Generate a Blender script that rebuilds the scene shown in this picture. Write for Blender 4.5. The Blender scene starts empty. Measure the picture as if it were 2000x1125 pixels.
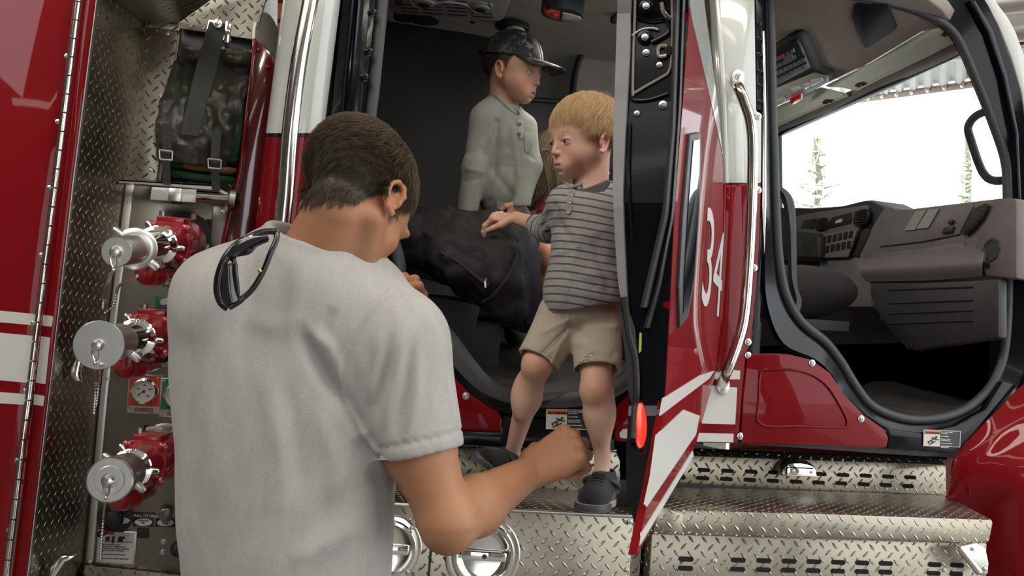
import bpy, bmesh, math, random
import numpy as np
from math import sin, cos, pi, radians, sqrt, atan2
from mathutils import Vector, Matrix, noise as mnoise
random.seed(7); rng = np.random.default_rng(7)
SC = bpy.context.scene
COL = SC.collection

# ------------------------------------------------------------------ camera
PSI, PITCH, ROLL, FPX = radians(12.7), radians(5), radians(4.7), 1920.0
CAM = np.array([0, -2.33, 1.25])
FW = np.array([sin(PSI)*cos(PITCH), cos(PSI)*cos(PITCH), sin(PITCH)])
_R0 = np.array([cos(PSI), -sin(PSI), 0.0]); _U0 = np.cross(_R0, FW)
RT = cos(ROLL)*_R0+sin(ROLL)*_U0; UP = -sin(ROLL)*_R0+cos(ROLL)*_U0
cam = bpy.data.objects.new('camera', bpy.data.cameras.new('camera')); COL.objects.link(cam)
cam.data.sensor_width = 36; cam.data.lens = FPX/2000*36; cam.data.clip_start = .02; cam.data.clip_end = 300
M = Matrix(((RT[0], UP[0], -FW[0], CAM[0]), (RT[1], UP[1], -FW[1], CAM[1]), (RT[2], UP[2], -FW[2], CAM[2]), (0, 0, 0, 1)))
cam.matrix_world = M; SC.camera = cam
# ------------------------------------------------------------------ view, world, lights
SC.view_settings.view_transform = 'Standard'; SC.view_settings.look = 'None'; SC.view_settings.gamma = 1
SC.view_settings.use_curve_mapping = False; SC.view_settings.exposure = -0.35
SC.cycles.use_denoising = True; SC.cycles.max_bounces = 7; SC.cycles.sample_clamp_indirect = 6
W = bpy.data.worlds.new('World'); SC.world = W; W.use_nodes = True
W.node_tree.nodes['Background'].inputs[0].default_value = (.93, .97, 1, 1)
W.node_tree.nodes['Background'].inputs[1].default_value = 3.6
def area(name, loc, to, sx, sy, power, col=(1, 1, 1)):
    L = bpy.data.lights.new(name, 'AREA'); L.shape = 'RECTANGLE'; L.size = sx; L.size_y = sy; L.energy = power; L.color = col
    o = bpy.data.objects.new(name, L); COL.objects.link(o); o.location = loc
    o.rotation_euler = (Vector(to)-Vector(loc)).to_track_quat('-Z', 'Y').to_euler(); return o
area('overhead_key_light', (-2.6, -3.0, 4.3), (0.3, -.2, 1.3), 3.2, 1.4, 92, (.93, .96, 1))  # key light added high on the left inside the garage
area('ceiling_lamp_light', (-2.2, -1.6, 4.3), (-1.9, -1.2, 0), 3.0, .35, 60, (1, .86, .66))
area('ceiling_lamp_light', (1.6, -3.0, 4.3), (1.4, -2.4, 0), 3.0, .35, 70, (1, .9, .76))

area('crew_cab_fill_light', (.74, .42, 2.24), (.78, .5, 1.2), .12, .05, 2.2, (1, .93, .82))  # fill added to brighten the crew cab; the dome lamp is off
area('front_cab_fill_light', (1.25, .75, 2.12), (1.75, .7, 2.05), .16, .08, 1.6, (1, .95, .86))  # fill added to brighten the visors and front headliner
# ------------------------------------------------------------------ pixel -> place helpers
def ray(x, y): return FW*FPX+RT*(x-1000)-UP*(y-562.5)
def P(x, y, Y=0.0):
    d = ray(x, y); return CAM+d*((Y-CAM[1])/d[1])
def PX(x, y, X):
    d = ray(x, y); return CAM+d*((X-CAM[0])/d[0])
def PZ(x, y, Z):
    d = ray(x, y); return CAM+d*((Z-CAM[2])/d[2])
def DP(x, y, z): return CAM+ray(x, y)/FPX*z
def at(Y): return lambda x, y: P(x, y, Y)
def plane_at(o, n):
    o = np.array(o, float); n = np.array(n, float)
    def f(x, y, off=0.0):
        d = ray(x, y); return CAM+d*(((o-CAM)@n+off)/(d@n))
    return f

# ------------------------------------------------------------------ materials
class X:
    """tiny node-expression helper"""
    def __init__(s, nt, sock): s.nt, s.s = nt, sock
    def _m(s, op, *a):
        n = s.nt.nodes.new('ShaderNodeMath'); n.operation = op; s.nt.links.new(s.s, n.inputs[0])
        for i, v in enumerate(a):
            if isinstance(v, X): s.nt.links.new(v.s, n.inputs[i+1])
            else: n.inputs[i+1].default_value = v
        return X(s.nt, n.outputs[0])
    def __add__(s, o): return s._m('ADD', o)
    def __sub__(s, o): return s._m('SUBTRACT', o)
    def __mul__(s, o): return s._m('MULTIPLY', o)
    def __truediv__(s, o): return s._m('DIVIDE', o)
    def floor(s): return s._m('FLOOR')
    def frac(s): return s._m('FRACT')
    def abs(s): return s._m('ABSOLUTE')
    def mod(s, k): return s._m('FLOORED_MODULO', k)
    def lt(s, k): return s._m('LESS_THAN', k)
    def gt(s, k): return s._m('GREATER_THAN', k)
    def min(s, k): return s._m('MINIMUM', k)
    def max(s, k): return s._m('MAXIMUM', k)
    def pow(s, k): return s._m('POWER', k)
    def sstep(s, a, b):
        n = s.nt.nodes.new('ShaderNodeMapRange'); n.interpolation_type = 'SMOOTHSTEP'
        s.nt.links.new(s.s, n.inputs[0]); n.inputs[1].default_value = a; n.inputs[2].default_value = b
        return X(s.nt, n.outputs[0])
MATS = {}
def newmat(name, col=(.5, .5, .5), rough=.5, metal=0.0, **kw):
    m = bpy.data.materials.new(name); m.use_nodes = True; nt = m.node_tree; b = nt.nodes['Principled BSDF']
    b.inputs['Base Color'].default_value = (*col, 1); b.inputs['Roughness'].default_value = rough; b.inputs['Metallic'].default_value = metal
    for k, v in kw.items():
        k = {'coat': 'Coat Weight', 'coatr': 'Coat Roughness', 'spec': 'Specular IOR Level', 'sheen': 'Sheen Weight', 'emit': 'Emission Strength', 'sss': 'Subsurface Weight', 'trans': 'Transmission Weight', 'ior': 'IOR'}[k]
        b.inputs[k].default_value = v
    if 'emit' in kw: b.inputs['Emission Color'].default_value = (*col, 1)
    MATS[name] = m; return m
def coords(m, kind='Object'):
    nt = m.node_tree; t = nt.nodes.new('ShaderNodeTexCoord'); sp = nt.nodes.new('ShaderNodeSeparateXYZ')
    nt.links.new(t.outputs[kind], sp.inputs[0]); return nt, t.outputs[kind], X(nt, sp.outputs[0]), X(nt, sp.outputs[1]), X(nt, sp.outputs[2])
def noise(nt, vec, scale, detail=3, rough=.5, stretch=None):
    if stretch:
        mp = nt.nodes.new('ShaderNodeMapping'); mp.inputs['Scale'].default_value = stretch; nt.links.new(vec, mp.inputs[0]); vec = mp.outputs[0]
    n = nt.nodes.new('ShaderNodeTexNoise'); n.inputs['Scale'].default_value = scale; n.inputs['Detail'].default_value = detail; n.inputs['Roughness'].default_value = rough
    nt.links.new(vec, n.inputs['Vector']); return X(nt, n.outputs[0])
def ramp(nt, fac, stops, const=False):
    r = nt.nodes.new('ShaderNodeValToRGB'); nt.links.new(fac.s, r.inputs[0]); e = r.color_ramp.elements
    if const: r.color_ramp.interpolation = 'CONSTANT'
    while len(e) < len(stops): e.new(.5)
    for i, (p, c) in enumerate(stops): e[i].position = p; e[i].color = (*c, 1) if len(c) == 3 else c
    return r.outputs[0]
def setin(m, name, sock): m.node_tree.links.new(sock.s if isinstance(sock, X) else sock, m.node_tree.nodes['Principled BSDF'].inputs[name])
def bump(m, h, dist, strength=1.0):
    nt = m.node_tree; b = nt.nodes.new('ShaderNodeBump'); b.inputs['Distance'].default_value = dist; b.inputs['Strength'].default_value = strength
    nt.links.new(h.s, b.inputs['Height']); nt.links.new(b.outputs[0], nt.nodes['Principled BSDF'].inputs['Normal'])
def noisy(name, col, col2, rough, scale=20, bmp=0, bscale=200, r2=None, stretch=None, **kw):
    m = newmat(name, col, rough, **kw); nt, v, x, y, z = coords(m)
    n = noise(nt, v, scale, 4, .6, stretch); setin(m, 'Base Color', ramp(nt, n, [(.3, col), (.7, col2)]))
    if r2 is not None: setin(m, 'Roughness', n*(2*(r2-rough))+(rough-(r2-rough)*.5))
    if bmp: bump(m, noise(nt, v, bscale, 3, .6, stretch), bmp)
    return m
RED = noisy('red_paint', (.17, .002, .005), (.20, .004, .008), .5, 3, coat=.42, coatr=.03, spec=.04)
DRED = newmat('dark_red_paint', (.12, .012, .012), .12, coat=1.0, coatr=.03)  # carries the pump house panel's shade in its colour; also the canopy rail
WHITEP = newmat('white_paint', (.56, .58, .54), .22, coat=.8, coatr=.04)
STRIPE = newmat('white_reflective_film', (.58, .57, .54), .35)
BLACKG = newmat('black_gloss_paint', (.004, .005, .007), .2, coat=.12, spec=.25, coatr=.05)
BLACKP = noisy('black_plastic', (.012, .012, .013), (.02, .02, .02), .5, 60, .0004, 700)
RUBBER = noisy('rubber_seal', (.035, .037, .04), (.05, .052, .055), .5, 30, .0003, 500)
GREYTRIM = noisy('grey_trim', (.23, .225, .23), (.27, .26, .26), .55, 20)
CHROME = newmat('chrome', (.92, .91, .88), .06, 1.0)
STEEL = noisy('brushed_steel', (.27, .25, .21), (.21, .195, .165), .3, 6, r2=.42, metal=1.0, stretch=(1, 1, .12))
POLISH = noisy('polished_rail', (.72, .69, .64), (.8, .77, .7), .13, 10, metal=1.0)
ALU = newmat('plain_aluminium', (.6, .59, .56), .3, 1.0)
CASTRED = noisy('cast_red_enamel', (.26, .006, .012), (.34, .010, .016), .25, 12, .0012, 60, coat=.6, coatr=.1)
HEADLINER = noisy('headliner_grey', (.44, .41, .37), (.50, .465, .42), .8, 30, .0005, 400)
HEADBROWN = noisy('headliner_brown', (.28, .235, .205), (.33, .28, .25), .75, 20, .0004, 500)
VISOR = noisy('visor_vinyl', (.50, .54, .47), (.56, .60, .52), .6, 14, .0004, 500)
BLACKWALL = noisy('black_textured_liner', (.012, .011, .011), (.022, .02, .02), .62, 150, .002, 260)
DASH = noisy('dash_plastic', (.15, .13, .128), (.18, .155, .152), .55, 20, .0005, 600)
DASHD = noisy('dark_dash_plastic', (.03, .028, .03), (.04, .037, .04), .5, 20, .0005, 500)
SEATF = noisy('seat_fabric', (.018, .016, .017), (.03, .026, .026), .9, 120, .001, 400)
FLOORM = noisy('cab_floor_rubber', (.03, .028, .026), (.06, .055, .05), .5, 14, .001, 160)
LENSRED = newmat('red_lens', (.75, .01, .01), .15, coat=1.0)
LENSLIT = newmat('lit_red_lens', (1, .02, .01), .2, emit=1.6)
LENSW = newmat('clear_lens', (.62, .62, .58), .12, coat=1.0)
PLATEBLK = newmat('label_black', (.01, .01, .012), .3)
PLATEW = newmat('label_white', (.62, .60, .56), .4)
ORANGE = newmat('warning_orange', (.75, .16, .03), .45)
GREENP = newmat('label_green', (.0, .22, .09), .4)
REDP = newmat('label_red', (.55, .03, .02), .4)
HOSEG = noisy('green_hose_jacket', (.015, .075, .03), (.03, .11, .045), .8, 40, .001, 400)
HOSEO = noisy('tan_hose_jacket', (.25, .10, .04), (.32, .15, .06), .8, 40, .001, 400)
VINYL = noisy('hose_cover_vinyl', (.036, .038, .028), (.062, .064, .048), .30, 8, .006, 16, r2=.4)
WEB = noisy('nylon_webbing', (.02, .021, .018), (.032, .033, .028), .7, 30, .0008, 700)
PINKP = newmat('faded_red_label', (.62, .2, .2), .4)
CONC = noisy('concrete', (.16, .15, .14), (.21, .20, .19), .5, 3)
CEILM = noisy('garage_ceiling', (.55, .52, .46), (.62, .59, .52), .7, 3)
WALLM = noisy('garage_wall', (.20, .185, .165), (.25, .23, .21), .8, 2)
def mat_tread():
    m = newmat('diamond_tread_plate', (.5, .48, .43), .28, 1.0)
    nt = m.node_tree; uv = nt.nodes.new('ShaderNodeUVMap'); sp = nt.nodes.new('ShaderNodeSeparateXYZ'); nt.links.new(uv.outputs[0], sp.inputs[0])
    U, V = X(nt, sp.outputs[0]), X(nt, sp.outputs[1])
    u, v = (U+V)*(.7071/.0225), (V-U)*(.7071/.0225)
    i, j = u.floor(), v.floor(); a, b = u.frac()-.5, v.frac()-.5
    s = (i+j).mod(2)
    al = a+(b-a)*s; ac = (b+(a-b)*s).abs()
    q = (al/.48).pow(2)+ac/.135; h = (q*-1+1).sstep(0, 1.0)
    n1 = noise(nt, uv.outputs[0], 9, 4, .6); n2 = noise(nt, uv.outputs[0], 140, 2)
    setin(m, 'Roughness', n1*.3+.19-h*.06)
    mx = nt.nodes.new('ShaderNodeMix'); mx.data_type = 'RGBA'; nt.links.new((h*.85).s, mx.inputs[0]); nt.links.new(ramp(nt, n1, [(.3, (.27, .24, .19)), (.75, (.40, .36, .285))]), mx.inputs[6]); mx.inputs[7].default_value = (.85, .80, .70, 1); setin(m, 'Base Color', mx.outputs[2])  # raised bars coloured brighter as painted highlights
    bump(m, h+n2*.03, .0034); return m
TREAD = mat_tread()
def glass(name, fac=.06, tint=(1, 1, 1)):
    m = bpy.data.materials.new(name); m.use_nodes = True; nt = m.node_tree; nt.nodes.clear()
    o = nt.nodes.new('ShaderNodeOutputMaterial'); mx = nt.nodes.new('ShaderNodeMixShader'); t = nt.nodes.new('ShaderNodeBsdfTransparent'); g = nt.nodes.new('ShaderNodeBsdfGlossy')
    t.inputs[0].default_value = (*tint, 1); g.inputs['Roughness'].default_value = .02; mx.inputs[0].default_value = fac
    nt.links.new(t.outputs[0], mx.inputs[1]); nt.links.new(g.outputs[0], mx.inputs[2]); nt.links.new(mx.outputs[0], o.inputs[0]); return m
GLASS = glass('window_glass', .06, (.93, .97, .97))

# ------------------------------------------------------------------ mesh helpers
def empty(name, loc=(0, 0, 0), label=None, cat=None, group=None):
    o = bpy.data.objects.new(name, None); COL.objects.link(o); o.location = loc; o.empty_display_size = .05
    tag(o, label, cat, group); return o
def tag(o, label=None, cat=None, group=None, kind=None):
    if label: o['label'] = label
    if cat: o['category'] = cat
    if group: o['group'] = group
    if kind: o['kind'] = kind
    return o
def wloc(o):
    return Vector(o.location) if o.parent is None else wloc(o.parent)+o.matrix_parent_inverse.translation+Vector(o.location)
def parent(o, p):
    if p is not None:
        o.parent = p; o.matrix_parent_inverse = Matrix.Translation(-wloc(p))
    return o
def box_uv(me):
    uvl = me.uv_layers.new(name='UVMap')
    for p in me.polygons:
        n = p.normal
        t = Vector((1, 0, 0)) if abs(n.z) > .9 else Vector((0, 0, 1)).cross(n).normalized()
        b = n.cross(t)
        for li in p.loop_indices:
            c = me.vertices[me.loops[li].vertex_index].co; uvl.data[li].uv = (c.dot(t)+7, c.dot(b)+7)
def build(name, vs, fs, mat, par=None, smooth=False, bevel=0, seg=2, label=None, uv=True, auto=None):
    bm = bmesh.new(); vv = [bm.verts.new(tuple(map(float, v))) for v in vs]
    for f in fs:
        try: bm.faces.new([vv[i] for i in f])
        except ValueError: pass
    bmesh.ops.recalc_face_normals(bm, faces=bm.faces)
    if bevel:
        ed = [e for e in bm.edges if len(e.link_faces) == 2 and e.calc_face_angle(0) > .5]
        if ed: bmesh.ops.bevel(bm, geom=ed, offset=bevel, segments=seg, affect='EDGES', profile=.5, clamp_overlap=True)
    me = bpy.data.meshes.new(name); bm.to_mesh(me); bm.free()
    return link(name, me, mat, par, smooth or bevel > 0, label, uv)
def link(name, me, mat, par=None, smooth=False, label=None, uv=False):
    for m in (mat if isinstance(mat, (list, tuple)) else [mat]): me.materials.append(m)
    if smooth:
        me.shade_smooth()
        try: me.set_sharp_from_angle(angle=radians(42))
        except Exception: pass
    if uv: box_uv(me)
    o = bpy.data.objects.new(name, me); COL.objects.link(o); parent(o, par)
    if label: o['label'] = label
    return o
def cr(pts, n=6, closed=False):
    """Catmull-Rom through points"""
    p = [np.array(q, float) for q in pts]; out = []; N = len(p)
    for i in range(N if closed else N-1):
        a, b, c, d = (p[(i+k) % N] if closed else p[min(max(i+k, 0), N-1)] for k in (-1, 0, 1, 2))
        for s in range(n):
            t = s/n; out.append(.5*((2*b)+(c-a)*t+(2*a-5*b+4*c-d)*t*t+(3*b-a-3*c+d)*t**3))
    if not closed: out.append(p[-1])
    return out
def plate(name, pts, fn, ext, mat, par=None, bevel=.003, label=None, seg=2):
    """outline in photo pixels laid on the surface fn, given thickness ext (vector)"""
    if not callable(fn): fn = at(fn)
    ext = np.array(ext, float) if np.ndim(ext) else np.array([0, ext, 0.])
    f = [fn(*q) for q in pts]; n = len(f)
    return build(name, f+[q+ext for q in f], [tuple(range(n)), tuple(range(2*n-1, n-1, -1))]+[(i, i+n, (i+1) % n+n, (i+1) % n) for i in range(n)], mat, par, bevel=bevel, label=label, seg=seg)
def slab(name, pts, ext, mat, par=None, bevel=.003, label=None): return plate(name, [(i, 0) for i in range(len(pts))], lambda i, _: np.array(pts[i], float), ext, mat, par, bevel, label)
def frames(pts):
    pts = [Vector(p) for p in pts]; T = []
    for i in range(len(pts)): T.append((pts[min(i+1, len(pts)-1)]-pts[max(i-1, 0)]).normalized())
    u = T[0].orthogonal().normalized(); U = []
    for t in T:
        u = (u-t*u.dot(t)).normalized(); U.append(u)
    return pts, T, U
def tube_vf(pts, r, n=14, cap=True, flat=1.0, updir=None):
    pts, T, U = frames(pts); R = r if hasattr(r, '__len__') else [r]*len(pts); vs = []; fs = []
    for i, (p, t, u) in enumerate(zip(pts, T, U)):
        if updir is not None: u = Vector(updir); u = (u-t*u.dot(t)).normalized()
        w = t.cross(u)
        for k in range(n):
            a = 2*pi*k/n; vs.append(p+(u*cos(a)*flat+w*sin(a))*R[i])
    for i in range(len(pts)-1):
        for k in range(n): fs.append((i*n+k, i*n+(k+1) % n, (i+1)*n+(k+1) % n, (i+1)*n+k))
    if cap: fs.append(tuple(range(n-1, -1, -1))); fs.append(tuple((len(pts)-1)*n+k for k in range(n)))
    return vs, fs
def tube(name, pts, r, mat, par=None, n=14, cap=True, flat=1.0, updir=None, label=None):
    vs, fs = tube_vf(pts, r, n, cap, flat, updir); return build(name, vs, fs, mat, par, smooth=True, label=label)
def lathe_vf(o, ax, prof, n=40, up=None):
    o, ax = Vector(o), Vector(ax).normalized(); u = Vector(up) if up is not None else ax.orthogonal(); u = (u-ax*u.dot(ax)).normalized(); w = ax.cross(u); vs = []; fs = []
    for t, r in prof:
        for k in range(n):
            a = 2*pi*k/n; vs.append(o+ax*t+(u*cos(a)+w*sin(a))*max(r, 1e-5))
    for i in range(len(prof)-1):
        for k in range(n): fs.append((i*n+k, i*n+(k+1) % n, (i+1)*n+(k+1) % n, (i+1)*n+k))
    if prof[0][1] > 1e-4: fs.append(tuple(range(n-1, -1, -1)))
    if prof[-1][1] > 1e-4: fs.append(tuple((len(prof)-1)*n+k for k in range(n)))
    return vs, fs
def lathe(name, o, ax, prof, mat, par=None, n=40, label=None):
    vs, fs = lathe_vf(o, ax, prof, n); return build(name, vs, fs, mat, par, smooth=True, label=label)
def join(parts):
    vs, fs = [], []
    for v, f in parts:
        k = len(vs); vs += list(v); fs += [tuple(i+k for i in q) for q in f]
    return vs, fs
def box_vf(c, ax, ay, az, sx, sy, sz):
    c, ax, ay, az = Vector(c), Vector(ax).normalized(), Vector(ay).normalized(), Vector(az).normalized()
    vs = [c+ax*(sx*.5*i)+ay*(sy*.5*j)+az*(sz*.5*k) for i in (-1, 1) for j in (-1, 1) for k in (-1, 1)]
    return vs, [(0, 1, 3, 2), (4, 6, 7, 5), (0, 4, 5, 1), (2, 3, 7, 6), (0, 2, 6, 4), (1, 5, 7, 3)]
def sphere_vf(c, r, n=10, m=8, sc=(1, 1, 1)):
    prof = [(-cos(pi*i/m), sin(pi*i/m)) for i in range(m+1)]; vs, fs = lathe_vf((0, 0, 0), (0, 0, 1), prof, n)
    return [Vector((c[0]+v.x*r*sc[0], c[1]+v.y*r*sc[1], c[2]+v.z*r*sc[2])) for v in vs], fs
SCREW = {}
def screw(p, n, r, par, mat=ALU, name='screw'):
    """round headed screw with a dark socket; heads of one size share a mesh"""
    key = (round(r, 4), mat.name)
    if key not in SCREW:
        vs, fs = lathe_vf((0, 0, 0), (0, 0, 1), [(0, 1.0*r), (.12*r, 1.0*r), (.2*r, .72*r), (.2*r, .7*r), (.5*r, .6*r), (.58*r, .42*r), (.58*r, .3*r), (.3*r, .24*r), (.3*r, 0)], 20)
        t = build(name, vs, fs, mat, None, smooth=True); SCREW[key] = t.data; bpy.data.objects.remove(t)
    o = bpy.data.objects.new(name, SCREW[key]); COL.objects.link(o)
    o.rotation_euler = Vector(n).to_track_quat('Z', 'Y').to_euler(); o.location = Vector(p); parent(o, par); return o
def text(name, s, o, xd, yd, h, mat, par, bold=0, align='LEFT', label=None):
    c = bpy.data.curves.new(name, 'FONT'); c.body = s; c.size = h*1.38; c.extrude = .0003; c.offset = bold; c.align_x = align
    t = bpy.data.objects.new(name, c); COL.objects.link(t); dg = bpy.context.evaluated_depsgraph_get()
    me = bpy.data.meshes.new_from_object(t.evaluated_get(dg)); bpy.data.objects.remove(t)
    xd = Vector(xd).normalized(); yd = Vector(yd); yd = (yd-xd*yd.dot(xd)).normalized(); z = xd.cross(yd)
    Mx = Matrix((xd, yd, z)).transposed().to_4x4(); Mx.translation = Vector(o)+z*.0006; me.transform(Mx); me.materials.clear()
    return link(name, me, mat, par, label=label)
FY = (0, -1, 0)
# ================================================================== the garage and outdoors
def structure(name, vs, fs, mat, **k):
    o = build(name, vs, fs, mat, None, **k); o['kind'] = 'structure'; return o
def bx(name, lo, hi, mat, par=None, bevel=0, label=None, st=False):
    c = [(a+b)/2 for a, b in zip(lo, hi)]; v, f = box_vf(c, (1, 0, 0), (0, 1, 0), (0, 0, 1), *[b-a for a, b in zip(lo, hi)])
    return (structure(name, v, f, mat) if st else build(name, v, f, mat, par, bevel=bevel, label=label))
bx('floor', (-9, -9, -.1), (3.6, 6, 0), CONC, st=True)
bx('ceiling', (-9, -9, 5), (3.6, 6, 5.15), CEILM, st=True)
bx('wall_left', (-9.1, -9, 0), (-9, 6, 5), WALLM, st=True)
# wall behind the camera, left part closed to keep reflections dark
bx('wall_rear', (-9, -9.1, 0), (-5.5, -9, 5), WALLM, st=True)
bx('wall_rear', (-5.5, -9.1, 3.9), (3.6, -9, 5), WALLM, st=True)
bx('wall_rear', (-5.5, -9.1, 0), (.2, -9, 3.9), WALLM, st=True)
bx('wall_rear', (3.0, -9.1, 0), (3.6, -9, 3.9), WALLM, st=True)
# brick wall on the far side
BR = newmat('brick_wall', (.4, .1, .05), .8); _nt, _v, _x, _y, _z = coords(BR)
_mp = _nt.nodes.new('ShaderNodeCombineXYZ'); _nt.links.new((_x+_z*.25).s, _mp.inputs[0]); _nt.links.new((_z-_x*.12).s, _mp.inputs[1])
_bt = _nt.nodes.new('ShaderNodeTexBrick'); _nt.links.new(_mp.outputs[0], _bt.inputs['Vector']); _bt.inputs['Scale'].default_value = 1.0
_bt.inputs['Brick Width'].default_value = .42; _bt.inputs['Row Height'].default_value = .17; _bt.inputs['Mortar Size'].default_value = .018
for i, c in enumerate(((.50, .13, .06, 1), (.58, .17, .08, 1), (.025, .02, .018, 1))): _bt.inputs[i+1].default_value = c
setin(BR, 'Base Color', _bt.outputs[0]); bump(BR, X(_nt, _bt.outputs[1])*-1, .004)
bx('wall_far', (-9, 6, 0), (3.6, 6.2, 5), BR, st=True)
# front wall of the garage with the open bay the truck looks out of
STEELW = noisy('painted_white_steel', (.72, .70, .66), (.8, .78, .74), .5, 3)
bx('wall_front', (3.4, -9, 0), (3.6, -4.8, 5), WALLM, st=True)
bx('wall_front', (3.4, 5.2, 0), (3.6, 6, 5), WALLM, st=True)
bx('wall_front', (3.4, -4.8, 4.35), (3.6, 5.2, 5), WALLM, st=True)
# unseen glowing strips added under the ceiling for glints on the metal
GLOWM = newmat('added_glow_panel', (1, .93, .80), .5, emit=6.5)
for i, (lx, ly) in enumerate(((-5.2, -6.6), (-1.6, -6.6), (2.0, -6.6), (-5.2, -4.2), (1.4, -4.2), (-5.2, -1.6), (2.0, -1.6))):
    lf = empty('added_light_strip', (lx, ly, 4.7), 'added glowing strip under the garage ceiling, out of view, for glints on the metal', 'added light strip', 'added light strips under the garage ceiling')
    bx('lamp_housing', (lx-1.25, ly-.14, 4.64), (lx+1.25, ly+.14, 4.72), CEILM, lf, .01); bx('added_glow_panel', (lx-1.22, ly-.11, 4.60), (lx+1.22, ly+.11, 4.645), GLOWM, lf, .01)
# ceiling joists
for i in range(9):
    bx('trim_%d' % (i+1), (-9, -8+i*1.6, 4.72), (3.4, -7.88+i*1.6, 4.99), CEILM, st=True)
# ribbed steel canopy over the apron in front of the bay
rd = empty('entrance_canopy', (4.7, 3, 3.9), 'white ribbed canopy outside the windshield with a dark red top rail', 'canopy')
A_, B_ = PX(1480, 222, 5.2), PX(2120, 134, 5.2); C_, D_ = PX(1480, 172, 4.75), PX(2120, 62, 4.75)
vs, fs = [], []; n = 96
for i in range(n+1):
    t = i/n; dz = .05 if i % 4 < 2 else 0
    for a_, b_ in ((A_, B_), (C_, D_)): q = a_+(b_-a_)*t; vs += [(q[0], q[1], q[2]+dz), (q[0], q[1], q[2]+dz+.02)]
for i in range(n):
    a, b = i*4, i*4+4; fs += [(a, b, b+2, a+2), (a+1, a+3, b+3, b+1)]
build('ribbed_panel', vs, fs, STEELW, rd)
tube('top_rail', [C_, D_], .05, DRED, rd, label='dark red rail')
tube('track', [A_, B_], .03, noisy('rusty_track', (.35, .22, .15), (.5, .35, .25), .6, 9), rd)
for i in range(22): screw(A_+(B_-A_)*(i+.5)/22+np.array([-.03, 0, 0]), (-1, 0, 0), .03, rd, name='bolt')
E_, F_ = PX(1480, 120, 4.3), PX(2200, -200, 4.3)
slab('upper_fascia', [C_, D_, F_, E_], (.05, 0, 0), noisy('cream_fascia', (.50, .47, .40), (.6, .57, .5), .7, 2), rd, 0)
for k in range(3): tube('fascia_pipe', [PX(1900, 20+k*60, 4.2), PX(2150, -10+k*52, 4.2)], .05, noisy('cream_pipe%d' % k, (.55, .52, .46), (.66, .63, .57), .5, 3), rd)
# white hanging tube seen past the hose bed
ht = tube('fabric_duct', cr([P(525, -60, 3.2), P(524, 30, 3.2), P(522, 90, 3.2), P(522, 260, 3.2)], 8), .05, noisy('white_duct_fabric', (.6, .6, .56), (.68, .68, .64), .7, 8, .01, 14, stretch=(.05, .05, 6)), None, n=24)
tag(ht, 'white ribbed exhaust duct hanging in front of the brick wall', 'duct')
# outdoors
GRD = noisy('asphalt_outdoors', (.5, .5, .48), (.6, .6, .57), .9, .6); bx('ground', (3.6, -60, -.12), (90, 60, -.02), GRD, st=True)
LEAF = noisy('sunlit_leaves', (.8, .85, .62), (.9, .92, .8), .7, 3); BARK = newmat('pale_bark', (.35, .3, .25), .8)
def tree(px, py_base, py_top, dist, label, seed, w):
    base = DP(px, py_base, dist); top = DP(px, py_top, dist); H = top[2]-base[2]
    t = empty('tree', (base[0], base[1], 0), label, 'tree', 'trees outside the bay')
    tube('trunk', [(base[0], base[1], 0), (base[0]+.1, base[1], base[2]+H*.5), tuple(top)], [.16, .09, .02], BARK, t, n=8)
    r = random.Random(seed); parts = []
    for i in range(16):
        z = base[2]+H*(.1+.85*i/16); a = i*2.4; L = w*(1.05-i/16)
        parts.append(tube_vf([(base[0], base[1], z), (base[0]+cos(a)*L, base[1]+sin(a)*L, z+.3*L)], [.035, .008], 5))
    v, f = join(parts); build('branches', v, f, BARK, t)
    vs, fs = [], []
    for i in range(420):
        k = r.random()**1.2; a = r.random()*6.28; L = w*(1.1-k)*sqrt(r.random()); c = Vector((base[0]+cos(a)*L, base[1]+sin(a)*L, base[2]+H*(.05+.97*k)))
        u = Vector((r.gauss(0, 1), r.gauss(0, 1), r.gauss(0, 1))).normalized(); q = u.orthogonal().normalized(); s = .07+.09*r.random(); b = len(vs)
        vs += [c+u*s, c+q*s*.5, c-u*s, c-q*s*.5]; fs.append((b, b+1, b+2, b+3))
    build('foliage', vs, fs, LEAF, t)
tree(1590, 430, 268, 26, 'sunlit leafy tree seen through the windshield above the dashboard', 1, .8)
tree(1885, 410, 250, 34, 'thin pale tree seen behind the black door mirror frame', 2, .3)
# ================================================================== the fire truck
T = empty('fire_truck', (0.6, .6, 0), 'red and white fire truck with open crew doors, pump panel and diamond plate steps', 'fire truck')
def sub(name, loc, par=T, label=None):
    e = empty(name, Vector(loc)-wloc(par)); e.parent = par
    if label: e['label'] = label
    return e
# ---- pump body, left: red compartment door, piano hinge, stripes
cd = plate('compartment_door', [(-120, -60), (158, -60), (153, 0), (104, 355), (56, 800), (12, 1125), (4, 1180), (-120, 1180)], -.02, .03, RED, T, .004)
for pts in ([(-120, 595), (65, 613), (68, 616), (66, 632), (63, 635), (-120, 619)], [(-120, 638), (64, 656), (67, 659), (58, 744), (54, 748), (-120, 731)], [(-120, 756), (53, 770), (56, 773), (54, 788), (51, 791), (-120, 780)]):
    plate('reflective_stripe', pts, -.0215, .0012, STRIPE, cd, 0)
for q in ((131, 110), (113, 238), (97, 367), (81, 499), (65, 631), (49, 764), (34, 899), (18, 1035)):
    screw(P(*q, -.0205), FY, .0062, cd)
hv = []
hp = [P(158, -30, -.03), P(106, 380, -.03), P(58, 800, -.03), P(15, 1150, -.03)]
zt, zb = hp[0][2], hp[-1][2]; k = 0
while zt-k*.042 > zb:
    z0 = zt-k*.042; hv.append(lathe_vf((-.522, -.031, z0-.0405), (0, 0, 1), [(0, .0055), (.001, .0075), (.0395, .0075), (.0405, .0055)], 16)); k += 1
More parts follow.
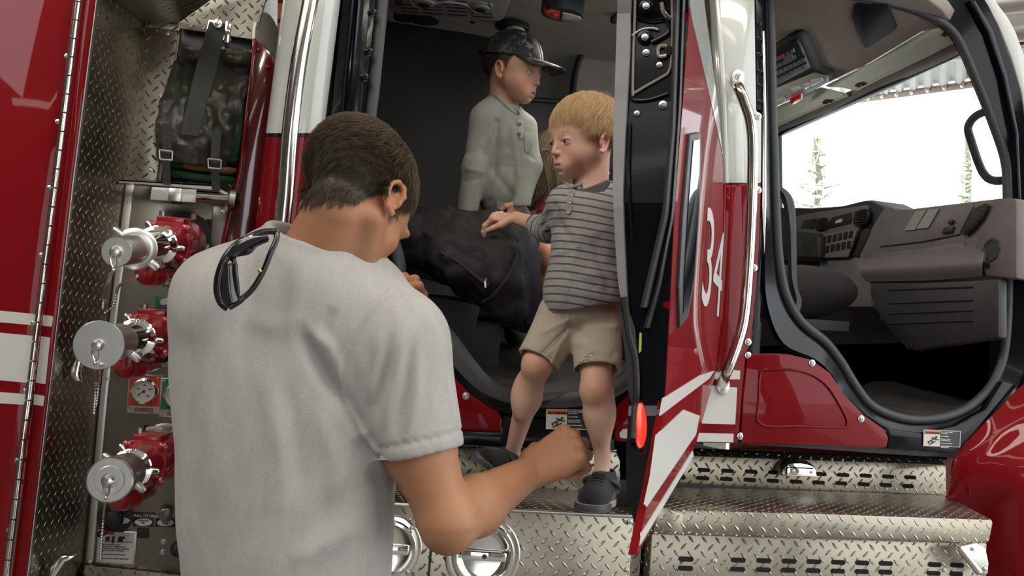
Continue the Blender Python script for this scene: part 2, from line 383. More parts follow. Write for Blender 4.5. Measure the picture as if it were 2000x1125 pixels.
hv.append(box_vf((-.522, -.02, (zt+zb)/2), (1, 0, 0), (0, 1, 0), (0, 0, 1), .004, .02, zt-zb))
v, f = join(hv); build('piano_hinge', v, f, POLISH, cd, smooth=True)
fs_ = plate('body_frame', [(163, -60), (196, -60), (188, 0), (142, 355), (91, 800), (53, 1125), (46, 1180), (14, 1180), (22, 1125), (62, 800), (111, 355), (158, 0)], -.012, .03, RED, T, .004)
for pts in ([(84, 615), (101, 617), (104, 620), (101, 638), (83, 636)], [(80, 657), (98, 659), (89, 749), (86, 750), (70, 747)], [(67, 770), (86, 773), (87, 776), (84, 793), (65, 790)]):
    plate('reflective_stripe', pts, -.0132, .001, STRIPE, fs_, 0)
plate('edge_trim', [(189, -60), (194, -60), (193, -20), (189, 0), (144, 355), (93, 800), (55, 1125), (48, 1180), (43, 1180), (52, 1125), (91, 800), (141, 355), (187, 0)], -.016, .02, ALU, T, .001)
# ---- recess: slanted tread jamb, soffit, flange, pump panel
YP = .26
def rule(name, A, B, YA, YB, mat, par=T, th=.003, nrm=(1, -.6, 0)):
    a = [P(*q, YA) for q in A]; b = [P(*q, YB) for q in B]; n = len(a); off = np.array(nrm)*-th
    vs = a+b+[p+off for p in a+b]; fs = [(i, i+1, n+i+1, n+i) for i in range(n-1)]+[(2*n+i, 3*n+i, 3*n+i+1, 2*n+i+1) for i in range(n-1)]
    fs += [(0, n, 3*n, 2*n), (n-1, 3*n-1, 4*n-1, 2*n-1)]+[(i, 2*n+i, 2*n+i+1, i+1) for i in range(n-1)]+[(n+i, n+i+1, 3*n+i+1, 3*n+i) for i in range(n-1)]
    return build(name, vs, fs, mat, par)
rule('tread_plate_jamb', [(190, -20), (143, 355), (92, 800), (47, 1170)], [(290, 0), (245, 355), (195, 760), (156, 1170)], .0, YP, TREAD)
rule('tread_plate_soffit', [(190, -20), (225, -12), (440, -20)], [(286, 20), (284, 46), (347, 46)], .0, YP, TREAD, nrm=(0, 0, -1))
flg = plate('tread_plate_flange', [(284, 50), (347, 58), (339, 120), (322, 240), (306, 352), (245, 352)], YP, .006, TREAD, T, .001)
for q in ((327, 65), (312, 187), (295, 333)): screw(P(*q, YP-.001), FY, .005, flg)
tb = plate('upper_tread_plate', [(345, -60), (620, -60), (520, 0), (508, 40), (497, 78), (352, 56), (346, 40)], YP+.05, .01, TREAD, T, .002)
hf = plate('hose_bed_opening', [(350, 56), (500, 76), (492, 110), (462, 380), (302, 360), (325, 240), (345, 110)], YP+.07, .02, BLACKP, T, .001, label='black open recess holding the hoses')
plate('recess_edge', [(338, 62), (351, 64), (315, 352), (304, 352)], YP+.012, .05, STEEL, hf, .001)
plate('flange_top_trim', [(283, 36), (352, 46), (351, 60), (284, 52)], YP-.01, .05, TREAD, T, .002)
# hose bed cover: creased vinyl sheet bulging over the hoses
def sheet(name, rows, mat, par, th=.004, bulge=None, wr=.004, wsc=14, label=None, sub_=8, smooth=True, solid=True):
    """rows: list of lists of 3D points (same length); catmull in both directions, wrinkled, given thickness"""
    R = [cr(r, sub_) for r in rows]; Cc = list(zip(*R)); Cc = [cr(c, sub_) for c in Cc]; G = np.array(Cc); G = np.transpose(G, (1, 0, 2)); h, w, _ = G.shape
    N = np.cross(np.gradient(G, axis=1), np.gradient(G, axis=0)); N /= np.linalg.norm(N, axis=2, keepdims=True)+1e-9
    if (N.mean((0, 1))@(CAM-G.mean((0, 1)))) < 0: N = -N
    if wr:
        for i in range(h):
            for j in range(w):
                p = Vector(G[i, j])*wsc; d = mnoise.noise(p)+.5*abs(mnoise.noise(p*2.1))*2-.4
                G[i, j] += N[i, j]*d*wr
    vs = list(G.reshape(-1, 3)); fs = [(i*w+j, i*w+j+1, (i+1)*w+j+1, (i+1)*w+j) for i in range(h-1) for j in range(w-1)]
    if solid:
        k = len(vs); vs += list((G-N*th).reshape(-1, 3)); fs += [(q[3]+k, q[2]+k, q[1]+k, q[0]+k) for q in fs]
        rim = [j for j in range(w)]+[i*w+w-1 for i in range(1, h)]+[(h-1)*w+j for j in range(w-2, -1, -1)]+[i*w for i in range(h-2, 0, -1)]
        fs += [(rim[i], rim[(i+1) % len(rim)], rim[(i+1) % len(rim)]+k, rim[i]+k) for i in range(len(rim))]
    return build(name, vs, fs, mat, par, smooth=smooth, label=label, uv=False)
rows = []
for (xl, xr, yl, yr, b) in ((351, 497, 86, 96, .01), (343, 494, 108, 122, .0), (332, 487, 150, 160, -.05), (313, 474, 195, 205, -.085), (305, 466, 240, 250, -.10), (305, 455, 280, 300, -.10), (312, 446, 312, 328, -.09)):
    rows.append([P(xl+(xr-xl)*t, yl+(yr-yl)*t, YP+.03+b*(.55+.6*sin(pi*(.12+.76*t)))) for t in (0, .18, .38, .6, .82, 1)])
HZ = [(335, 300, 462, 314, HOSEG, 'green'), (340, 322, 458, 335, HOSEO, 'tan'), (338, 341, 455, 353, HOSEG, 'green')]
for i, (xa, ya, xb, yb, m_, cn) in enumerate(HZ):
    fh = empty('fire_hose', tuple(P((xa+xb)/2, (ya+yb)/2, YP+.01)), ('green fire hose fold lying highest under the black hose bed cover', 'tan fire hose fold between two green ones below the hose bed cover', 'green fire hose fold lying lowest, resting on the tread plate ledge')[i], 'fire hose', 'folded fire hoses in the side bed')
    q = [P(xa, ya, YP+.03), P(xa+8, ya-1, YP-.02), P((xa+xb)/2, (ya+yb)/2, YP-.03), P(xb-8, yb-1, YP-.02), P(xb, yb, YP+.03)]
    tube('hose_fold', cr(q, 6), .011, m_, fh, 14, flat=.75)
    if i == 1: tube('hose_coupling_band', cr(q, 6)[3:9], .0118, HOSEG, fh, 14, flat=.75)
    if i == 0: tube('hose_side_loop', cr([P(455, 320, YP), P(460, 290, YP-.01), P(464, 250, YP-.02), P(468, 215, YP-.01), P(472, 185, YP+.03)], 6), .0125, m_, fh, 14)
hc = sheet('hose_bed_cover', rows, VINYL, T, wr=.016, wsc=13, label='dark vinyl hose bed cover')
def strap(name, pts, Y, wpx, par, mat=WEB, th=.004):
    A, B = [], []
    for i, (x, y) in enumerate(pts):
        yy = Y[i] if hasattr(Y, '__len__') else Y; w = wpx[i] if hasattr(wpx, '__len__') else wpx
        A.append(P(x-w/2, y, yy)); B.append(P(x+w/2, y+w*.13, yy))
    return sheet(name, [A, [(a+b)/2 for a, b in zip(A, B)], B], mat, par, th=th, wr=0, sub_=4)
for x0, x1, x2, x3 in ((352, 372, 392, 404), (428, 450, 474, 493)):
    sheet('cover_pocket', [[P(x, y+(x-350)*.09, YP-.004-(.022 if x in (x1, x2) and y not in (88, 122) else 0)) for x in (x0, x1, x2, x3)] for y in (88, 98, 112, 122)], VINYL, hc, wr=.003, wsc=20, th=.003, sub_=4)
strap('center_strap', [(425, 42), (413, 90), (398, 150), (385, 200), (370, 262)], [YP-.07, YP-.07, YP-.115, YP-.135, YP-.14], [32, 38, 40, 36, 34], hc)
strap('webbing_strap', [(326, 240), (326, 300)], YP-.115, 18, hc); strap('webbing_strap', [(423, 255), (419, 320)], YP-.115, 18, hc)
strap('webbing_strap', [(325, 300), (325, 358)], YP-.07, 16, hc); strap('webbing_strap', [(419, 318), (422, 370)], YP-.07, 16, hc)
for (cx, cy) in ((324, 303), (419, 320)):
    pr_ = [P(cx-13, cy-10, YP-.125), P(cx+13, cy-7, YP-.125), P(cx+12, cy+10, YP-.125), P(cx-12, cy+8, YP-.125)]
    v, f = join([tube_vf([pr_[i], pr_[(i+1) % 4]], .0022, 8) for i in range(4)]); build('buckle', v, f, ALU, hc, smooth=True)
# strap bracket at the top of the cover
br = plate('strap_bracket', [(408, 37), (448, 42), (452, 80), (400, 76), (402, 60)], YP-.04, .03, CHROME, T, .003)
plate('bracket_lip', [(441, 40), (452, 42), (447, 84), (437, 82)], YP-.075, .05, CHROME, br, .002)
lathe('bolt', P(425, 46, YP-.076), FY, [(0, .011), (.002, .011), (.003, .006), (.008, .006), (.009, .004)], ALU, br, 20)
# crosslay front wall: red panel, its shade put into a darker red
dw = plate('pump_house_panel', [(497, 78), (512, 84), (545, 120), (545, 0), (548, 135), (508, 440), (500, 520), (420, 560), (438, 460), (468, 330)][0:3]+[(540, 135), (505, 440), (495, 560), (420, 575), (438, 460), (468, 330)], YP-.03, .02, DRED, T, .002)
plate('edge_flange', [(496, 76), (502, 78), (472, 335), (440, 470), (425, 560), (417, 560), (434, 460), (466, 330)], YP-.045, .03, RED, dw, .001)
for q in ((497, 80), (506, 96), (523, 130)): screw(P(*q, YP-.032), (.3, -1, .2), .007, dw, CASTRED, 'bolt')
rn = PX
v, f = lathe_vf((0, 0, 0), (1, -.35, .1), [(-.004, .0), (-.004, .105), (.004, .105), (.004, 0)], 48)
c0 = Vector(P(522, 90, YP+.10)); build('hose_bed_end_disc', [Vector((q.x, q.y*.6, q.z*.85))+c0 for q in v], f, noisy('cream_plastic', (.72, .67, .56), (.8, .75, .64), .45, 20), T, smooth=True, label='cream round end disc')
plate('inner_backing', [(150, -60), (480, -60), (490, 90), (540, 300), (560, 1200), (60, 1200), (150, 600)], YP+.13, .01, BLACKP, T, 0)
# ---- pump panel
pp = plate('pump_panel', [(300, 352), (246, 352), (196, 760), (165, 1100), (430, 1128), (470, 760), (505, 352)], YP, .006, STEEL, T, .001)
for q in ((250, 396), (211, 740), (175, 1097), (368, 1104)): screw(P(*q, YP-.001), FY, .0055, pp)
plate('panel_edge_strip', [(247, 356), (262, 357), (211, 760), (182, 1095), (168, 1094), (197, 760)], YP-.003, .004, ALU, pp, .0008)
rule('tread_ledge', [(230, 351), (420, 362), (445, 374)], [(232, 356), (420, 371), (445, 382)], YP-.06, YP-.06, ALU, T, th=.03, nrm=(0, -1, 0))
plate('tread_ledge_top', [(230, 351), (420, 362), (445, 374), (470, 352), (310, 352)], lambda x, y: P(x, y, YP-.06 if y > 350 and x < 446 and x != 310 else YP), (0, 0, -.003), TREAD, T, .0)
plate('tread_plate_lower', [(166, 1104), (430, 1132), (430, 1200), (150, 1200)], YP-.02, .02, TREAD, T, .002)
# roller rod and clear block under the hose bed
rl = sub('hose_roller', P(380, 382, YP-.08))
plate('acrylic_block', [(296, 365), (384, 370), (382, 396), (293, 390)], YP-.10, .05, newmat('frosted_block', (.5, .49, .46), .2, coat=.6), rl, .002)
plate('block_core', [(330, 367), (355, 368), (353, 394), (327, 392)], YP-.102, .054, ALU, rl, .001)
tube('roller_rod', [P(384, 383, YP-.08), P(448, 387, YP-.08)], .0095, POLISH, rl)
lathe('roller_cap', P(446, 387, YP-.08), (1, 0, -.05), [(0, .02), (.004, .024), (.018, .024), (.022, .016), (.03, .012)], ALU, rl, 12)
# ---- discharge valves
CAPM = noisy('satin_cap', (.74, .74, .71), (.82, .82, .79), .33, 30, metal=1.0)
def chain(name, pts, par, r=.0033, step=.0074):
    p = cr(pts, 14); out = []; acc = 0; last = Vector(p[0]); vsf = [sphere_vf(last, r, 8, 5)]
    for q in p[1:]:
        q = Vector(q); d = (q-last).length
        while d >= step:
            last = last+(q-last)*(step/d); vsf.append(sphere_vf(last, r, 8, 5)); d = (q-last).length
    vsf.append(tube_vf([Vector(x) for x in p[::4]]+[Vector(p[-1])], r*.35, 5)); v, f = join(vsf); return build(name, v, f, BEADC, par, smooth=True)
BEADC = newmat('nickel_beads', (.85, .82, .76), .3, 1.0)
def valve(name, base, tip, R, label, kind):
    """base, tip in photo pixels; the pipe runs square out of the panel"""
    b = Vector(P(*base, YP)); t = Vector(PX(*tip, b.x)); ax = (t-b).normalized(); L = (t-b).length
    e = sub(name, b, T, label); up = Vector((0, 0, 1)); up = (up-ax*up.dot(ax)).normalized(); sd = ax.cross(up)
    pt = lambda s, u=0, w=0: b+ax*(L*s)+up*u+sd*w
    bs = (1.0, 1.12, 1.35)[kind]; L0 = L; L = L*bs
    B = [lathe_vf(b, ax, [(0, R*1.02), (.06*L, R*1.05), (.1*L, R*.92), (.24*L, R*.86), (.34*L, R*.9), (.4*L, R*.8), (.47*L, R*.66), (.53*L, R*.6)], 48)]
    ro = lambda s, hw, th: rsq(pt(s), ax, up, sd, hw, th)
    def rsq(c, ax, up, sd, hw, th):
        o = []
        for k in range(32):
            a = 2*pi*k/32; r = hw/(abs(cos(a))**5+abs(sin(a))**5)**.2; o.append((r*cos(a), r*sin(a)))
        vs = [c+up*q[0]+sd*q[1]-ax*th/2 for q in o]+[c+up*q[0]+sd*q[1]+ax*th/2 for q in o]
        return vs, [tuple(range(32)), tuple(range(63, 31, -1))]+[(i, i+32, (i+1) % 32+32, (i+1) % 32) for i in range(32)]
    B.append(ro(.16, R*.95, .013)); B.append(ro(.36, R*.88, .015))
    B.append(box_vf(pt(.2, R*.95), ax, up, sd, .3*L, R*.28, R*1.1))
    for k in range(10):
        a = 2*pi*k/10; B.append(box_vf(pt(.26, cos(a)*R*.86, sin(a)*R*.86), ax, up*cos(a)+sd*sin(a), sd*cos(a)-up*sin(a), .14*L, .014, .008))
    v, f = join(B); build('valve_body', v, f, CASTRED, e, bevel=.0022)
    for i, (u, w) in enumerate(((1, 1), (1, -1), (-1, 1), (-1, -1))):
        lathe('flange_bolt', pt(.36, u*R*.68, w*R*.68)+ax*.006, ax, [(0, .011), (.006, .011), (.009, .008), (.011, 0)], CASTRED, e, 8)
    for w in (-.5, .5):
        lathe('top_bolt', pt(.2+w*.16, R*1.09, w*R), up, [(0, .007), (.01, .007), (.012, .005)], ALU, e, 8)
    lathe('panel_ring', b+ax*.0, ax, [(0, R*1.35), (.004, R*1.35), (.006, R*1.28), (.006, R)], BLACKP if kind != 2 else STEEL, e, 48)
    # drain elbow
    q = [pt(.5, -R*.45, R*.35), pt(.5, -R*.95, R*.4), pt(.47, -R*1.28, R*.38), pt(.36, -R*1.38, R*.1), pt(.22, -R*1.38, -R*.1)]
    tube('drain_elbow', cr(q, 6), [.019]*6+[.021]*6+[.019]*6+[.012]*7, CASTRED, e, 16)
    # chrome adaptor
    s0 = .5*L; L = L0; rc = R*.62
    prof = [(s0, rc*.8), (s0+.01, rc*1.0), (s0+.014, rc*1.18), (s0+.026, rc*1.2), (s0+.030, rc*1.0), (s0+.036, rc*1.16), (s0+.046, rc*1.16), (s0+.05, rc*.98), (.72*L, rc*.9), (.8*L, rc*.84)]
    lathe('chrome_adaptor', b, ax, prof, CHROME, e, 48)
    for k in range(3):
        a = 2*pi*k/3+.5; d = up*cos(a)+sd*sin(a); lathe('lug', pt(0)+ax*(s0+.02)+d*rc*1.12, d, [(0, .007), (.013, .006), (.016, .004)], CHROME, e, 12)
    # cap
    c = b+ax*(.8*L)
    if kind == 0:
        cp = lathe('hose_cap', c, ax, [(0, rc*.8), (.002, rc*1.1), (.008, rc*1.12), (.011, rc*1.02), (.012, rc*.78), (.2*L-.004, rc*.72), (.2*L, rc*.68), (.2*L, 0)], CAPM, e, 48)
    elif kind == 1:
        cp = lathe('hose_cap', c, ax, [(-.02, rc*.95), (0, rc*.98), (.1*L, rc*.98), (.2*L-.006, rc*1.02), (.2*L-.005, rc*1.2), (.2*L-.001, rc*1.22), (.2*L, rc*1.19), (.2*L, 0)], CAPM, e, 56)
    else:
        cp = lathe('hose_cap', c, ax, [(-.03, rc*1.06), (0, rc*1.08), (.01, rc*1.0), (.1*L, rc*1.02), (.15*L, rc*1.16), (.2*L-.003, rc*1.18), (.2*L, rc*1.1), (.2*L, rc*.75), (.2*L+.002, rc*.72), (.2*L+.002, rc*.4), (.2*L-.002, rc*.36), (.2*L-.002, 0)], CAPM, e, 56)
    for k in (0, 1):
        a = .9+pi*k; d = up*cos(a)+sd*sin(a); lathe('cap_lug', c+ax*.006+d*rc, d, [(0, .008), (.014, .007), (.018, .005), (.019, 0)], CAPM, e, 12)
    lathe('chain_stud', b+ax*L, ax, [(0, .009), (.004, .0075), (.006, .009), (.01, .0075), (.012, .009), (.016, .006), (.017, 0)], CAPM, e, 14)
    k0 = b+ax*(L+.014); 
    lp = [k0+up*(-.002), k0+up*-.008+sd*.006, k0+up*-.018+sd*.004, k0+up*-.024, k0+up*-.018-sd*.004, k0+up*-.008-sd*.003]
    tube('chain_clip', cr(lp, 5, True), .0016, CHROME, e, 8)
    return e, b, ax, L, up, sd
e1, b1, a1, L1, u1, s1 = valve('discharge_valve', (362, 470), (228, 492), .053, 'upper discharge valve with stepped chrome cap', 0)
chain('bead_chain', [tuple(b1+a1*(L1+.012)-u1*.028), P(204, 570, -.02), P(201, 605, .02)], e1)
chain('bead_chain', [tuple(b1+a1*(L1*.85)-u1*.045-s1*.012), P(232, 560, .0), P(222, 596, .05), P(204, 612, .05)], e1)
e2, b2, a2, L2, u2, s2 = valve('discharge_valve', (330, 648), (193, 674), .051, 'middle discharge valve with wide flat cap disc', 1)
chain('bead_chain', [tuple(b2+a2*(L2+.012)-u2*.028), P(188, 740, -.06), P(184, 808, -.03)], e2)
chain('bead_chain', [tuple(b2+a2*(L2+.006)-u2*.030+s2*-.008), P(196, 730, -.04), P(188, 795, .0)], e2)
e3, b3, a3, L3, u3, s3 = valve('discharge_valve', (322, 882), (214, 938), .052, 'lower discharge valve with ridged round cap', 2)
chain('bead_chain', [tuple(b3+a3*(L3+.012)-u3*.028), P(203, 1000, -.02), P(199, 1050, .02), P(196, 1096, .05)], e3)
# black pull knobs beside the drains
for (c, r, y) in (((331, 535), 17, .0), ((318, 694), 17, .0), ((222, 1012), 22, .0)):
    k_ = sub('drain_knob', P(*c, YP)); rr = r/900.
    lathe('knob', P(*c, YP-.03), FY, [(-.02, rr*.4), (0, rr*.9), (.008, rr), (.02, rr*.96), (.026, rr*.7), (.027, 0)], BLACKP, k_, 28)
    lathe('label_disc', P(c[0]+3, c[1]-2, YP-.002), FY, [(0, rr*1.7), (.002, rr*1.7), (.002, 0)], PLATEW if c[0] > 300 else BLACKP, k_, 36)
    if c[0] > 300: plate('red_sector', [(c[0]-25, c[1]-26), (c[0]-6, c[1]-28), (c[0]-3, c[1]-2), (c[0]-12, c[1]+24), (c[0]-24, c[1]+12), (c[0]-28, c[1]-8)], YP-.0045, .002, PINKP, k_, 0)
# side handle plates near the right of the panel
for q, r in (((407, 438), 10),):
    lathe('panel_socket', P(*q, YP-.004), FY, [(0, .013), (.004, .013), (.004, .007), (.001, .0)], BLACKP, pp, 24)
plate('oval_label_plate', [(397, 452), (418, 454), (413, 492), (393, 490)], YP-.004, .004, PLATEBLK, pp, .001)
plate('oval_label', [(403+7*cos(a), 472+15*sin(a)) for a in np.linspace(0, 6.28, 20)[:-1]], YP-.0055, .002, PLATEW, pp, 0)
plate('steel_bracket', [(416, 402), (446, 404), (436, 520), (408, 505)], YP-.012, .012, STEEL, pp, .002)
screw(P(436, 414, YP-.012), FY, .005, pp)
# pressure gauges
def gauge(cx, cy, colm, par=T, half=False):
    g = sub('pressure_gauge', P(cx, cy, YP), T, 'pressure gauge on %s plate' % ('an orange red' if colm is REDG else 'a green')); Y = YP-.004; r = 27
    plate('gauge_plate', [(cx-30, cy-34), (cx+35, cy-31), (cx+31, cy+46), (cx-36, cy+42)], Y, .004, ALU, g, .001)
    plate('color_plate', [(cx-28, cy-32), (cx+32, cy-29), (cx+30, cy+31), (cx-33, cy+28)], Y-.0012, .002, colm, g, 0)
    c = P(cx, cy, Y-.003); lathe('bezel', c, FY, [(0, .034), (.006, .034), (.014, .031), (.016, .027), (.012, .0255), (.010, .025), (.010, 0)], CHROME, g, 48)
    lathe('dial_face', c+np.array([0, -.0105, 0]), FY, [(0, .0255), (.0008, .0255), (.0008, 0)], PLATEW, g, 40)
    tk = []
    for k in range(41):
        a = radians(225-k*270/40); l = .004 if k % 5 == 0 else .002; d = np.array([cos(a), 0, sin(a)])
        tk.append(box_vf(c+np.array([0, -.0115, 0])+d*(.0225-l/2), d, (0, 1, 0), np.cross(d, (0, 1, 0)), l, .0006, .0005))
    v, f = join(tk); build('dial_ticks', v, f, PLATEBLK, g)
    for i, s in enumerate(('0', '100', '200', '300', '400')):
        a = radians(225-i*67.5); p = c+np.array([cos(a)*.0150, -.0115, sin(a)*.0150-.0015]); text('dial_number', s, p, (1, 0, 0), (0, 0, 1), .0036, PLATEBLK, g, .00008, 'CENTER')
    a = radians(215); d = np.array([cos(a), 0, sin(a)]); v, f = join([box_vf(c+np.array([0, -.013, 0])+d*.006, d, (0, 1, 0), np.cross(d, (0, 1, 0)), .022, .0006, .0012), lathe_vf(c+np.array([0, -.012, 0]), FY, [(0, .003), (.002, .003), (.002, 0)], 12)])
    build('needle', v, f, PLATEBLK, g)
    for q in ((-25, -28), (27, -26), (-31, 38), (27, 41)): screw(P(cx+q[0], cy+q[1], Y-.002), FY, .0028, g)
    plate('caption_plate', [(cx-20, cy+32), (cx+18, cy+33), (cx+17, cy+42), (cx-21, cy+40)], Y-.0022, .002, STEEL, g, 0)
    text('caption', 'FRONT\nDISCHARGE', P(cx-2, cy+36, Y-.0032), (1, 0, 0), (0, 0, 1), .0034, REDP, g, .0001, 'CENTER')
REDG = newmat('orange_red_plate', (.62, .07, .02), .4)
gauge(282, 764, REDG); gauge(346, 772, GREENP)
plate('green_tag', [(304, 577), (345, 580), (345, 602), (304, 599)], YP-.0035, .003, GREENP, T, .0005)
plate('tag_oval', [(328+16*cos(a), 590+8*sin(a)) for a in np.linspace(0, 6.28, 20)[:-1]], YP-.0045, .002, PLATEW, T, 0)
def oval_label(cx, cy, w, h, par):
    pl = plate('valve_label', [(cx-w, cy-h), (cx+w, cy-h+1), (cx+w-1, cy+h), (cx-w-1, cy+h-1)], YP-.003, .003, PLATEBLK, par, .0004)
    plate('label_oval', [(cx+w*.86*cos(a), cy+h*.78*sin(a)) for a in np.linspace(0, 6.28, 28)[:-1]], YP-.0042, .0015, PLATEW, pl, 0); return pl
oval_label(301, 838, 20, 8, T)
vl = oval_label(280, 1020, 20, 9, T); text('label_text', 'AUXILIARY\nFILL', P(280, 1018, YP-.0045), (1, 0, 0), (0, 0, 1), .0038, PLATEBLK, vl, .0001, 'CENTER')
vl = oval_label(323, 1021, 19, 9, T); text('label_text', 'TANK TO\nPUMP', P(323, 1019, YP-.0045), (1, 0, 0), (0, 0, 1), .0038, PLATEBLK, vl, .0001, 'CENTER')
oval_label(238, 1017, 18, 8, T)
pl = plate('pull_label', [(259, 1000), (303, 1002), (303, 1012), (258, 1010)], YP-.003, .003, PLATEBLK, T, .0004)
text('label_text', 'PULL TO OPEN', P(261, 1009, YP-.0035), (1, 0, 0), (0, 0, 1), .0062, PLATEW, pl, .0002)
wp = plate('warning_plate', [(192, 1034), (268, 1038), (263, 1104), (186, 1100)], YP-.004, .004, ALU, T, .001)
plate('warning_face', [(194, 1037), (264, 1041), (259, 1101), (189, 1097)], YP-.0052, .002, PLATEW, wp, 0)
plate('red_header', [(196, 1036), (224, 1038), (223, 1045), (194, 1043)], YP-.0064, .002, REDP, wp, 0)
text('warning_text', 'Remove slowly. Open\ndrain valve or bleeder line to\nrelieve pressure before removing\ncap or hose from discharge.\n\nDo not stand in line with cap\n\nCap may blow off and cause injury', P(199, 1064, YP-.0055), (1, 0, .0), (0, 0, 1), .0034, PLATEBLK, wp, .0001)
v, f = join([box_vf(P(x, y, YP-.0065), (1, 0, 0), (0, 1, 0), (0, 0, 1), a, .001, b) for x, y, a, b in ((210, 1053, .010, .012), (221, 1054, .006, .016), (235, 1055, .012, .010), (238, 1050, .014, .005), (228, 1058, .07, .0008))]); build('warning_pictogram', v, f, PLATEBLK, wp)
bt = sub('black_tag', P(235, 1040, YP)); plate('tag_plate', [(268, 1032), (290, 1034), (289, 1052), (267, 1051)], YP-.006, .006, BLACKP, bt, .002)
tube('tag_cord', cr([P(238, 1005, YP-.05), P(210, 1025, YP-.05), P(192, 1043, YP-.04), P(200, 1046, YP-.04), P(225, 1026, YP-.045), P(240, 1010, YP-.05)], 6), .003, BLACKP, bt, 8)
lathe('panel_button', P(325, 1003, YP-.001), FY, [(0, .010), (.014, .010), (.016, .015), (.024, .016), (.026, .013), (.026, 0)], STEEL, T, 28)
for q in ((319, 1058), (317, 1078)): screw(P(*q, YP-.001), FY, .0072, pp, ALU, 'hex_bolt')
# lower right: chrome elbow, lever rod with ball
lv = sub('valve_lever', P(350, 1000, YP-.05)); tube('lever_rod', [P(356, 925, YP-.08), P(350, 1062, YP-.08)], .0075, POLISH, lv)
v, f = sphere_vf(P(350, 1072, YP-.08), .0205, 24, 16); build('lever_ball', v, f, BLACKP, lv, smooth=True)
tube('chrome_port', [P(336, 915, YP-.03), P(352, 914, YP-.06), P(372, 913, YP-.08)], [.026, .025, .025], POLISH, lv, 28)
# gas-spring-like chrome latches on the jamb
for pts in ([(152, 688), (172, 690), (160, 706), (155, 730), (158, 748), (138, 742), (136, 722)], [(118, 1084), (150, 1086), (128, 1100), (112, 1125), (92, 1140), (96, 1110)]):
    plate('chrome_latch', pts, .06, .035, CHROME, T, .006)
# ================================================================== cab rear corner with rail
cw = []
def curved_wall(name, L, Rr, ys, mat, par=T, Y0=.0, bul=.05, n=12, th=.02):
    vs = []; h = len(ys)
    for k, y in enumerate(ys):
        xl = np.interp(y, *zip(*[(b, a) for a, b in L])); xr = np.interp(y, *zip(*[(b, a) for a, b in Rr]))
        for j in range(n+1):
            t = j/n; vs.append(P(xl+(xr-xl)*t, y, Y0-bul*sin(pi*t)**.6+.03*(1-t)))
    k = len(vs); vs += [v+np.array([0, th, 0]) for v in vs]; w = n+1
    fs = [(i*w+j, i*w+j+1, (i+1)*w+j+1, (i+1)*w+j) for i in range(h-1) for j in range(n)]; fs += [(d+k, c+k, b+k, a+k) for a, b, c, d in fs]
    rim = [j for j in range(w)]+[i*w+w-1 for i in range(1, h)]+[(h-1)*w+j for j in range(w-2, -1, -1)]+[i*w for i in range(h-2, 0, -1)]
    fs += [(rim[i], rim[(i+1) % len(rim)], rim[(i+1) % len(rim)]+k, rim[i]+k) for i in range(len(rim))]
    return build(name, vs, fs, mat, par, smooth=True)
cc = sub('cab_corner', P(590, 400, 0), T)
Lc, Rc = [(562, -60), (553, 0), (519, 262), (500, 440), (480, 620), (455, 860)], [(672, -60), (665, 0), (632, 262), (612, 440), (595, 620), (575, 860)]
curved_wall('white_corner_panel', Lc, Rc, (-60, 0, 60, 130, 200, 262), WHITEP, cc)
curved_wall('red_corner_panel', Lc, Rc, (265, 330, 440, 620, 860), RED, cc)
curved_wall('black_pinstripe', Lc, Rc, (260, 266.5), BLACKG, cc, Y0=-.002)
rv = [P(612, -40, -.10), P(606, 0, -.10), P(584, 120, -.10), P(566, 260, -.10), P(557, 380, -.10), P(549, 460, -.10), P(540, 560, -.10), P(530, 700, -.10)]
tube('grab_rail', cr(rv, 6), .0185, POLISH, T, 24, label='long polished grab rail on the cab corner')
# ---- rear door opening: jamb, frame and liner
dj = plate('rear_door_jamb', [(663, -60), (672, -60), (655, 80), (640, 262), (615, 440), (600, 560), (760, 560), (716, 300), (722, 150), (742, -60)], .03, .03, BLACKG, T, .004)
for off, y0, y1, w in ((686, -40, 250, .006), (702, -40, 245, .01)):
    tube('jamb_rib', [P(off+8, y0, .025), P(off-20, y1, .025)], w, BLACKG, dj, 12)
plate('jamb_inner_flange', [(705, -60), (728, -60), (704, 230), (690, 260), (680, 230)], .0, .05, BLACKG, dj, .003)
for q in ((731, 24), (724, 101), (716, 151)): screw(P(q[0]-4, q[1], -.001), FY, .011, dj, BLACKG, 'jamb_bolt')
sp = [(750, -40), (744, 30), (737, 100), (729, 180), (722, 240), (722, 330), (738, 400), (757, 440), (772, 480), (781, 520), (778, 555), (772, 580)]
tube('rear_door_seal', cr([P(*q, .03) for q in sp], 5), .015, RUBBER, T, 14)
st = [(745, 500), (728, 510), (720, 520)]
tube('seal_lower_run', cr([P(*q, .06) for q in ((700, 470), (716, 508), (738, 545), (760, 580), (790, 600))], 5), .016, RUBBER, T, 14)
